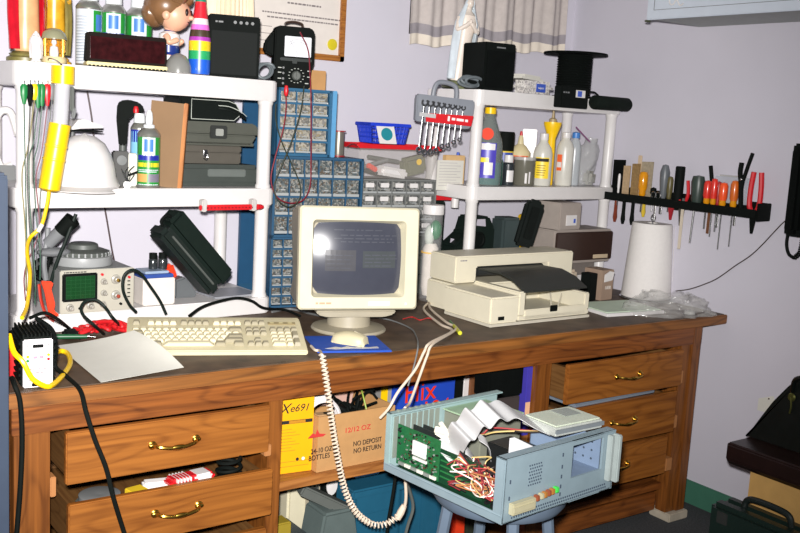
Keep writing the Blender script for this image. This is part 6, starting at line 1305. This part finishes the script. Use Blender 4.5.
# ribbon cable
rib = mat('ribbon_grey', (196, 196, 196), .5, var=.03)
def ribbon(path, wd, m=rib, n=60):
    pts = catmull([V(p) for p in path], 10)
    g = G(); k = len(pts)-1; wv = V(wd)
    def fn(u, v):
        i = u*k; a = int(min(k-1, i)); p = pts[a].lerp(pts[a+1], i-a); return p+wv*(v-.5)
    return g.grid(fn, k, 4, thick=.0012)
ribbon([LC(440, 452, z=.09), LC(452, 446, z=.11), LC(460, 432, z=.165), LC(466, 430, z=.16), LC(474, 417, z=.205), LC(481, 419, z=.195), LC(490, 409, z=.225), LC(498, 412, z=.21), LC(508, 409, z=.212), LC(525, 419, z=.19), LC(540, 426, z=.165)], (.02, .085, .02)).build('ribbon_cable', rib, t, ang=25)
ribbon([LC(452, 444, z=.11), LC(466, 450, z=.1), LC(476, 462, z=.06), LC(478, 468, z=.035)], (.012, .03, .02)).build('ribbon_cable', rib, t, ang=25)
ribbon([LC(478, 436, z=.14), LC(488, 444, z=.12), LC(490, 458, z=.07), LC(492, 464, z=.04)], (.02, .03, .01)).build('ribbon_cable', rib, t, ang=25)
g = G(); q = LC(444, 436, z=.125)
for dx, dz, an in ((0, 0, .3), (.012, .012, -.5), (-.008, .015, 1.0)): g.box(q+V((dx, dx, dz)), (.012, .05, .016), (.3, an, an), bev=.002)
g.build('ribbon_plug', mat('plug_white', (222, 214, 196), .4), t)
g = G(); q = LC(526, 448, y=.07)
g.prism([(-.06, -.1), (.085, -.1), (.085, -.03), (-.045, .035), (-.06, .035)], .002, T(q.x, .07, q.z)); g.build('white_plate', mat('plate_white', (216, 216, 220), .4), t)
G().span((q.x+.0, .09, .02), (q.x+.09, .2, .115), bev=.003).build('dark_interior_block', mat('chip_black', (0, 0, 0)), t)  # black block stands in for the dark shade inside the case
# wire bundle
random.seed(21); wcols = [('wire_red', (160, 56, 60)), ('wire_yellow', (196, 172, 110)), ('wire_white', (226, 216, 206)), ('wire_orange', (170, 110, 70)), ('wire_maroon', (130, 40, 50)), ('wire_black', (40, 34, 34))]
q = LC(478, 494, z=.03)
for k, (n_, c_) in enumerate(wcols):
    g = G()
    for r_ in range(4):
        g.tube([q+V((random.uniform(-.045, .055)*(1-.06*i), random.uniform(-.06, .06)-.008*i+.03, max(.012, .016+.035*sin(i*.8+k)+random.uniform(-.01, .03)))) for i in range(7)], .0017, n=5)
    g.tube([q+V((.01*k-.02, .09-.01*k, .05)), q+V((-.02, .05, .07+.005*k)), q+V((.01, -.01, .03)), q+V((.005*k, -.06, .02)), q+V((.03+.003*k, -.08, .012))], .0017, n=5)
    g.build('wire_bundle', mat(n_, c_, .45), t)
for k, (c_, px, py) in enumerate((('wire_red', 492, 428), ('wire_yellow', 496, 432), ('wire_black', 500, 430))):
    G().tube([LC(470, 432+k, z=.1), LC(482, 434+k, z=.12), LC(px, py, z=.14), LC(522, 430+k, z=.15), LC(545, 432, z=.16)], .0022, n=6).build('power_wire', mat(c_, (0, 0, 0)), t)
# disk drive lying across the case top
dq = LC(562, 426, z=.1575); wq = CM @ V((dq.x, dq.y, H_+.0015))
t = thing('disk_drive', 'silver disk drive resting across the top of the open computer', 'disk drive', wq, CY-.08)
G().span((-.085, -.06, 0), (.085, .06, .022), bev=.003).build('drive_body', mat('drive_silver', (196, 200, 194), .35, metal=.4), t); dl_ = G().span((-.08, -.055, .0225), (.08, .055, .026), bev=.002).build('drive_cover', mat('drive_cover', (206, 214, 196), .4, metal=.2), t)
G().span((-.0, -.01, .0265), (.06, .045, .0275), bev=.001).build('label', mat('label_grey', (150, 156, 150), .5), dl_); G().span((-.086, -.064, .008), (.086, -.0595, .018)).build('edge_strip', mat('dark_strip', (110, 116, 120), .4), t)
# ------------------------------------------------------------------ on the shelf under the bench
zs = .447
q = W(296, 474, y=2.32); t = thing('yellow_software_box', 'bright yellow printed carton standing on the lower shelf', 'box', (q.x-.012, 2.315, zs), -.12)
w, h = .112, .225
G().span((-w/2, 0, 0), (w/2, .06, h), bev=.001).build('carton', mat('box_yellow', (226, 160, 4), .45, var=.02), t)
fr = G().span((-w/2+.004, -.0012, .004), (w/2-.004, .0005, h-.004)).build('front_print', mat('box_yellow_print', (226, 162, 6), .45, var=.02), t)
g = G().text('X', .042, T(-.036, -.0016, h-.034), m=0, shear=.35).text('e691', .03, T(.01, -.0016, h-.034), m=0, shear=.3)
g.span((-w/2+.004, -.0018, h-.078), (w/2-.004, -.0008, h-.068), m=0).span((-.02, -.0024, h-.077), (.03, -.0016, h-.069), m=1)
for i in range(8): g.span((-.046, -.0018, h-.095-.009*i), (-.01+.012*(i % 3), -.001, h-.0935-.009*i), m=1)
g.span((-.046, -.0018, .034), (.046, -.001, .0355), m=1).span((-.046, -.0018, .02), (.046, -.001, .0215), m=1)
g.cyl((.01, -.001, .04), (.01, -.002, .04), .005, m=0, n=12).cyl((.028, -.001, .04), (.028, -.002, .04), .005, m=2, n=12)
g.build('lettering', [ink, mat('box_brown_print', (176, 120, 20), .6), white_pl], fr, ang=0)
# carton with bottles print
a = W(312, 476, y=2.3); X0c = 1.39; X1c = 1.66
t = thing('bottle_carton', 'brown cardboard carton with red and black bottle printing on the lower shelf', 'carton', (X0c, 2.285, zs), .02)
cw, cd_, ch = X1c-X0c, .3, .165
g = G().span((0, 0, 0), (cw, .004, ch)).span((0, cd_-.004, 0), (cw, cd_, ch)).span((0, .004, 0), (.004, cd_-.004, ch)).span((cw-.004, .004, 0), (cw, cd_-.004, ch)).span((.004, .004, 0), (cw-.004, cd_-.004, .004)); g.build('carton_body', card, t)
px_ = lambda px, py: W(px, py, y=2.285)
g = G()
def lt(s, px, py, size, m, sx=1): 
    p = px_(px, py)-V((X0c, 2.285, zs)); g.text(s, size, T(p.x, -.0012, p.z), m=m, sx=sx)
lt('24-10 OZ.', 322, 450, .021, 0, .85); lt('BOTTLES', 319, 457, .021, 0, .85); lt('NO DEPOSIT', 368, 442, .021, 0, .85); lt('NO RETURN', 368, 449, .021, 0, .85); lt('12/12 OZ', 358, 429, .021, 1, 1.1)
p = px_(317, 434)-V((X0c, 2.285, zs)); g.prism([(p.x-.03, p.z-.008), (p.x-.015, p.z+.004), (p.x-.005, p.z), (p.x, p.z+.014), (p.x+.008, p.z), (p.x+.03, p.z-.004), (p.x+.02, p.z-.01)], .001, T(0, -.0012, 0), m=1)
g.build('lettering', [ink, redink], t, ang=0)
wc = mat('cable_white', (222, 216, 214), .4)
q = W(318, 420, y=2.36); t = thing('cable_roll', 'roll of white cable standing in the carton beside the yellow box', 'cable', (q.x, 2.345, zs+.006), -.2)
g = G()
for k in range(7): g.tube([((.052+.004*(k % 2))*sin(a), .006*k-.02+.002*sin(a), .13+(.06+.003*(k % 3))*cos(a)) for a in [2*pi*i/22 for i in range(23)]], .0042, n=6)
g.build('coil', wc, t); G().tube([(.05, -.02, .11), (.09, -.03, .12), (.12, -.02, .14), (.08, -.03, .1)], .004, n=6).build('cable_end', wc, t)
junk = [('power_adapter', 'black power adapter lying in the carton behind the red printing', 'adapter', (1.575, 2.44, .15), (.08, .06, .05), .5, black_pl), ('pink_case', 'long dusty pink flat case lying at the back of the carton', 'case', (1.535, 2.52, .2), (.2, .08, .06), .02, mat('dusty_pink', (196, 160, 146), .6)), ('tan_strip', 'tan wooden strip lying across the carton contents', 'strip', (1.54, 2.41, .155), (.2, .03, .022), .12, mat('tan_strip_wood', (188, 148, 104), .6)), ('black_bracket', 'black bracket poking out of the carton near the cable roll', 'bracket', (1.5, 2.42, .13), (.1, .03, .06), -.4, black_pl), ('black_transformer', 'second black adapter in the carton right of the middle', 'adapter', (1.605, 2.35, .135), (.08, .06, .05), -.3, black_mt), ('green_folder', 'green edged folder standing at the back of the carton', 'folder', (1.46, 2.545, .1), (.1, .016, .18), .0, mat('olive_green', (70, 92, 60), .6)), ('grey_adapter', 'grey adapter lying among cables in the carton', 'adapter', (1.55, 2.335, .12), (.07, .05, .045), .4, greygreen)]
for n_, lb, ct_, p, s_, rz, m_ in junk: tag(G().box((0, 0, 0), s_, (.12, .1, 0), bev=.004).build(n_, m_, None, (p[0], p[1], zs+p[2]-.04+.0), (0, 0, rz)), lb, ct_)
tag(G().box((0, 0, .04), (.24, .24, .075), bev=.01).build('packing', mat('dark_packing', (46, 42, 38), .8), None, (1.525, 2.435, zs+.006)), 'dark packing filling the bottom of the bottle carton', 'packing')
random.seed(31)
for k, lb in enumerate(('black cable tangled at the left of the carton contents', 'black cable tangled in the middle of the carton contents', 'black cable tangled at the right of the carton contents')):
    tag(G().tube([(1.5+.045*k+random.uniform(-.05, .07), 2.37+random.uniform(-.05, .06), zs+.13+random.uniform(-.01, .06)) for i in range(11)], .004, n=6).build('cable', black_pl), lb, 'cable')
tag(G().tube([(1.57, 2.35, zs+.22), (1.59, 2.36, zs+.18), (1.595, 2.34, zs+.13)], .0025, n=6).build('green_wire', mat('lime_wire', (150, 170, 70), .5)), 'short lime green wire sticking up in the carton', 'wire')
# boxes behind the carton
p = W(420, 412, y=2.62); t = thing('blue_game_box', 'blue box with big red lettering behind the bottle carton', 'box', (p.x+.01, 2.62, zs), .05)
zt = min(W(420, 380, y=2.62).z-zs, .318); wl = W(389, 395, y=2.62).x-p.x; wr = W(454, 390, y=2.62).x-p.x
G().span((wl, 0, 0), (wr, .07, zt), bev=.002).build('box_body', mat('box_royal_blue', (36, 74, 186), .4, var=.03), t)
g = G().text('Flix', .1, T((wl+wr)/2-.02, -.001, zt-.045), sx=1.05).text('104', .085, T((wl+wr)/2+.055, -.001, zt-.115), sx=1.05); g.build('lettering', mat('box_red_letters', (236, 56, 20), .4), t, ang=0)
p = W(382, 405, y=2.66); t = thing('grey_spine_box', 'grey box with yellow spine between the carton and the blue box', 'box', (p.x, 2.62, zs), .0)
G().span((-.035, 0, 0), (.03, .12, .27), bev=.002).build('box_body', mat('grey_box', (150, 148, 144), .6), t); G().span((-.035, -.002, .04), (-.008, .001, .265)).build('yellow_spine', yellow_pl, t); G().text('5', .05, T(-.022, -.0026, .2), sx=.8).build('lettering', ink, t, ang=0)
for i, (px, c, lb) in enumerate(((456, 'black_pl', 'black tape case next to the blue box under the bench'), (464, 'white_pl', 'white striped tape case under the bench'), (474, 'grey_pl', 'grey folder leaning right of the tape cases under the bench'))):
    p = W(px, 392, y=2.66); tag(G().span((-.02, 0, 0), (.018 if i < 2 else .04, .12, (.27, .265, .28)[i]), bev=.003).build('tape_case', globals()[c], None, (p.x, 2.64, zs), (0, (0, .02, .12)[i], 0)), lb, 'case')
yb_ = 2.275; bxl, bxr = W(489, 385, y=yb_).x, W(524, 385, y=yb_).x; bhw = (bxr-bxl)/2; zq = W(506, 398, y=yb_).z-zs
t = thing('black_box', 'black leather box on a dark pile at the right end of the lower shelf', 'box', ((bxl+bxr)/2, yb_, zs+zq), .0)
G().span((-bhw, 0, 0), (bhw, .08, .1), bev=.008).build('box_body', black_mt, t)
tag(G().span((-bhw, 0, 0), (bhw-.01, .08, zq-.001), bev=.003).build('book_pile', mat('dark_books', (60, 52, 50), .6), None, ((bxl+bxr)/2, yb_+.003, zs)), 'dark pile under the black leather box', 'books')
px0 = 2.1975; t = thing('purple_book', 'purple book standing right of the black leather box at the end of the lower shelf', 'book', (px0, 2.268, zs), .0); G().span((-.024, 0, 0), (0, .14, .235), bev=.002).build('cover', mat('book_purple', (66, 58, 160), .45), t); G().span((-.0235, -.0015, .05), (-.004, .0, .115)).build('cover_label', mat('book_peach', (230, 180, 140), .5), t); G().span((.0002, .006, .006), (.0006, .134, .229)).build('page_edge', paper, t)
# ------------------------------------------------------------------ floor level under the bench
p = W(345, 520, y=2.45)
t = thing('grey_monitor_arm', 'grey green metal bracket lying under the lower shelf at left', 'bracket', (1.52, 2.42, 0), 0)
a, b = W(300, 488, y=2.4)-V(t.location), W(352, 512, y=2.36)-V(t.location)
G().box((a+b)/2, ((b-a).length, .05, .032), (0, math.asin(-(b.z-a.z)/(b-a).length), math.atan2(b.y-a.y, b.x-a.x)), bev=.005).build('arm', greygreen, t)
c_ = W(338, 545, y=2.33)-V(t.location); G().prism([(-.1, -c_.z-t.location.z if False else -.24), (.11, -.24), (.055, .06), (-.05, .06)], .12, T(c_.x, c_.y, W(338, 512, y=2.33).z-.06), bev=.008).build('foot', mat('dark_grey_green_metal', (88, 100, 98), .5), t)
t = thing('beige_computer', 'old beige computer box on the floor under the lower shelf', 'computer', (1.455, 2.52, 0), .0)
G().span((-.02, 0, 0), (.095, .35, .36), bev=.008).build('housing', beige, t); G().span((.04, -.008, .1), (.092, .001, .34), bev=.004).build('front_bezel', beige_d, t); G().span((.05, -.012, .25), (.084, -.007, .3), bev=.002).build('slot', greygreen, t)
t = thing('grey_grille_box', 'dark grey slatted box on the floor at the left under the bench', 'box', (1.35, 2.36, 0), .0)
G().span((-.08, 0, 0), (.08, .15, .22), bev=.006).build('box_body', mat('slate_dark', (52, 62, 66), .5), t); g = G()
for i in range(9): g.span((-.07, -.004, .02+.021*i), (.07, .001, .03+.021*i))
g.build('slats', greygreen, t)
tag(G().span((-.07, 0, 0), (.02, .06, .05), bev=.004).build('yellow_black_tool', mat('olive_yellow', (150, 130, 40), .5), None, (1.345, 2.37, .2215)), 'yellow and black tool lying on the slatted box', 'tool')
t = thing('black_tower', 'black panel standing behind the coiled lead under the bench', 'panel', (1.6, 2.5, 0), .0); G().span((-.045, 0, 0), (.005, .2, .4), bev=.008).build('panel_body', black_pl, t); G().lathe([(.02, 0), (.02, .004), (0, .005)], (-.02, 0, .3), 16, axis=(0, -1, 0), sy=1.6).build('white_spot', white_pl, t)
blb = mat('bin_blue', (30, 88, 114), .45)
t = thing('blue_bin', 'blue plastic bin standing under the bench behind the coiled lead', 'bin', (1.715, 2.42, 0), .0)
G().span((-.1, 0, 0), (.085, .2, .3), bev=.012).span((-.11, -.008, .275), (.095, .208, .305), bev=.006).span((-.06, -.004, .06), (.05, .001, .22), bev=.006).build('bin_body', blb, t); G().box((.0, .1, .317), (.1, .05, .02), bev=.005).build('bin_clip', mat('bin_blue_light', (90, 150, 190), .4), t)
t = thing('blue_crate', 'taller blue crate standing right of the blue bin under the bench', 'crate', (1.92, 2.46, 0), .0)
G().span((-.1, 0, 0), (.11, .25, .41), bev=.01).build('crate_body', blb, t); g = G()
for x in (-.07, 0, .07): g.span((x-.008, -.006, .02), (x+.008, .001, .4), bev=.002)
g.build('rib', blb, t)
tag(G().box((0, 0, .16), (.06, .04, .32), bev=.01).build('orange_bottle', orange_pl, None, (2.065, 2.45, 0)), 'orange red bottle standing right of the blue crate', 'bottle')
t = thing('dark_box', 'dark olive box under the bench behind the stool', 'box', (2.11, 2.5, 0), 0); G().span((-.0, -.06, 0), (.09, .3, .3), bev=.01).build('box_body', mat('dark_olive', (44, 48, 36), .5), t); G().span((.01, -.064, .1), (.08, -.059, .2), bev=.002).build('box_label', mat('olive_label', (90, 96, 60), .5), t)
# cables hanging below the open computer
for pts_, m_, lb in (([(396, 470), (394, 486), (391, 505), (388, 522), (386, 540)], black_pl, 'black cable hanging behind the coiled lead under the open computer'), ([(404, 476), (410, 492), (413, 508), (408, 525), (404, 540)], greygreen, 'grey cable hanging beside the lead plug under the open computer')):
    tag(G().tube([W(x, y, y=2.2) for x, y in pts_], .005, n=7).build('hanging_cable', m_), lb, 'cable')
# ------------------------------------------------------------------ right foreground
sx = 2.7; zt = W(727, 442, x=sx).z; zb = W(742, 471, x=sx).z; y1 = W(727, 442, x=sx).y
t = thing('low_table', 'dark brown low table against the right wall under the black bag', 'table', (XW-.25, y1-.5, 0))
tx_ = XW-.25
G().prism([(sx-tx_+.02, zb), (sx-tx_, zb+.02), (sx-tx_, zt-.006), (sx-tx_+.006, zt), (.245, zt), (.245, zb)], 1.0, T(0, -.5, 0), bev=.004).build('table_top', mat('dark_brown_top', (30, 15, 12), .35, var=.2, spec=.35), t)
for x in (sx-tx_+.2, .2):
    for y in (-.44, .42): G().span((x-.025, y-.025, 0), (x+.025, y+.025, zb-.001), bev=.004).build('leg', mat('dark_brown_leg', (60, 36, 26), .5), t)
p = W(742, 480, x=2.75); t = thing('cardboard_carton', 'plain tan cardboard carton under the dark low table', 'carton', (2.76, p.y-.32, .0), 0)
G().span((0, -.3, 0), (.1, .3, zb-.004), bev=.002).build('carton_body', mat('tan_carton', (186, 146, 84), .7), t); G().span((-.002, -.02, .02), (.0, .0, zb-.02)).build('tape', mat('tape_tan', (170, 128, 70), .35), t)
bxp = 2.82
pl = [W(x, y, x=bxp) for x, y in ((742, 455), (746, 438), (758, 420), (772, 402), (788, 386), (800, 378))]
ymin = pl[-1].y; ybot = pl[0].y
t = thing('black_bag', 'black leather bag standing on the low table against the right wall', 'bag', (bxp+.12, ybot-.28, zt+.001))
poly = [(p.y-t.location.y, max(0, p.z-zt-.001)) for p in pl]; poly[0] = (poly[0][0], 0)
hb = poly[-1][1]; poly += [(poly[-1][0]-.12, hb+.006), (-.3, hb*.75), (-.36, .0)]
bagl = mat('bag_leather', (10, 14, 12), .42, var=.2, bump=.3, spec=.35)
G().prism(poly, .24, Matrix(((0, 1, 0, -.12), (1, 0, 0, 0), (0, 0, 1, 0), (0, 0, 0, 1))), bev=.012).build('bag_body', bagl, t)
G().tube([(-.125, poly[4][0]-.02, hb*.8), (-.15, poly[4][0]-.05, hb*1.02), (-.15, poly[4][0]-.16, hb*1.1), (-.125, poly[4][0]-.2, hb*.8)], .008, n=8).build('handle', bagl, t)
G().lathe([(.012, 0), (.014, .004), (.01, .008), (0, .008)], (-.121, poly[4][0]-.02, hb*.72), 14, axis=(-1, 0, 0)).tube([(-.128, poly[4][0]-.02, hb*.72), (-.13, poly[4][0]-.025, hb*.6), (-.126, poly[4][0]-.02, hb*.5)], .003, n=6).build('buckle', mat('old_brass', (110, 110, 60), .3, metal=.8), t)
a = W(757, 410, x=XW-.004); t = thing('wall_note', 'white paper note on the right wall behind the black bag', 'note', (XW-.001, a.y, a.z)); G().prism([(0, 0), (.0, .045), (-.06, .07), (-.09, .0)], .001, Matrix(((0, 1, 0, -.0015), (1, 0, 0, 0), (0, 0, 1, 0), (0, 0, 0, 1)))).build('paper', paper, t); G().cyl((-.0015, -.045, .056), (-.007, -.045, .056), .003, n=8).build('pin', steel, t)
bp0 = W(708, 500, x=2.62); bh_ = bp0.z
t = thing('briefcase', 'dark green hard briefcase standing on the floor before the low table', 'briefcase', (2.62, bp0.y-.27, 0), 0)
brm = mat('briefcase_green', (20, 36, 31), .42, bump=.15, var=.12, sc=200)
G().span((0, -.27, 0), (.06, .265, bh_), bev=.016).build('shell', brm, t); G().span((.064, -.27, 0), (.12, .265, bh_-.002), bev=.016).build('shell', brm, t)
hy = W(765, 505, x=2.66).y-t.location.y
G().tube([(.06, hy+.085, bh_-.004), (.06, hy+.075, bh_+.026), (.06, hy+.04, bh_+.036), (.06, hy-.04, bh_+.036), (.06, hy-.075, bh_+.026), (.06, hy-.085, bh_-.004)], .0105, n=10).build('handle', mat('handle_black', (26, 34, 32), .35), t)
G().span((-.003, hy+.1, bh_-.06), (.002, hy+.14, bh_-.02), bev=.002).build('latch', mat('dark_latch', (0, 0, 0)), t); G().span((-.003, hy-.2, bh_-.06), (.002, hy-.16, bh_-.02), bev=.002).build('latch', mat('dark_latch', (0, 0, 0)), t)
# ------------------------------------------------------------------ light: the camera flash and a little room light
ld = bpy.data.lights.new('camera_flash', 'SPOT'); lo = bpy.data.objects.new('camera_flash', ld); COL.objects.link(lo)
lo.location = EYEP+rt*(-.03)+up*.09-fw*.02
tgt = W(275, 205, y=2.9); dv = tgt-lo.location; lo.rotation_euler = dv.to_track_quat('-Z', 'Y').to_euler()
ld.energy = FLASH; ld.spot_size = radians(SPOT); ld.spot_blend = 1; ld.shadow_soft_size = .03; ld.color = (1, .97, .95)
wd = bpy.data.worlds.new('room_light'); SC.world = wd; wd.use_nodes = True
bg = wd.node_tree.nodes['Background']; bg.inputs[0].default_value = (.62, .66, .78, 1); bg.inputs[1].default_value = AMB
vs = SC.view_settings; vs.view_transform = 'Standard'; vs.look = 'None'; vs.gamma = 1; vs.exposure = EXPO; vs.use_curve_mapping = False
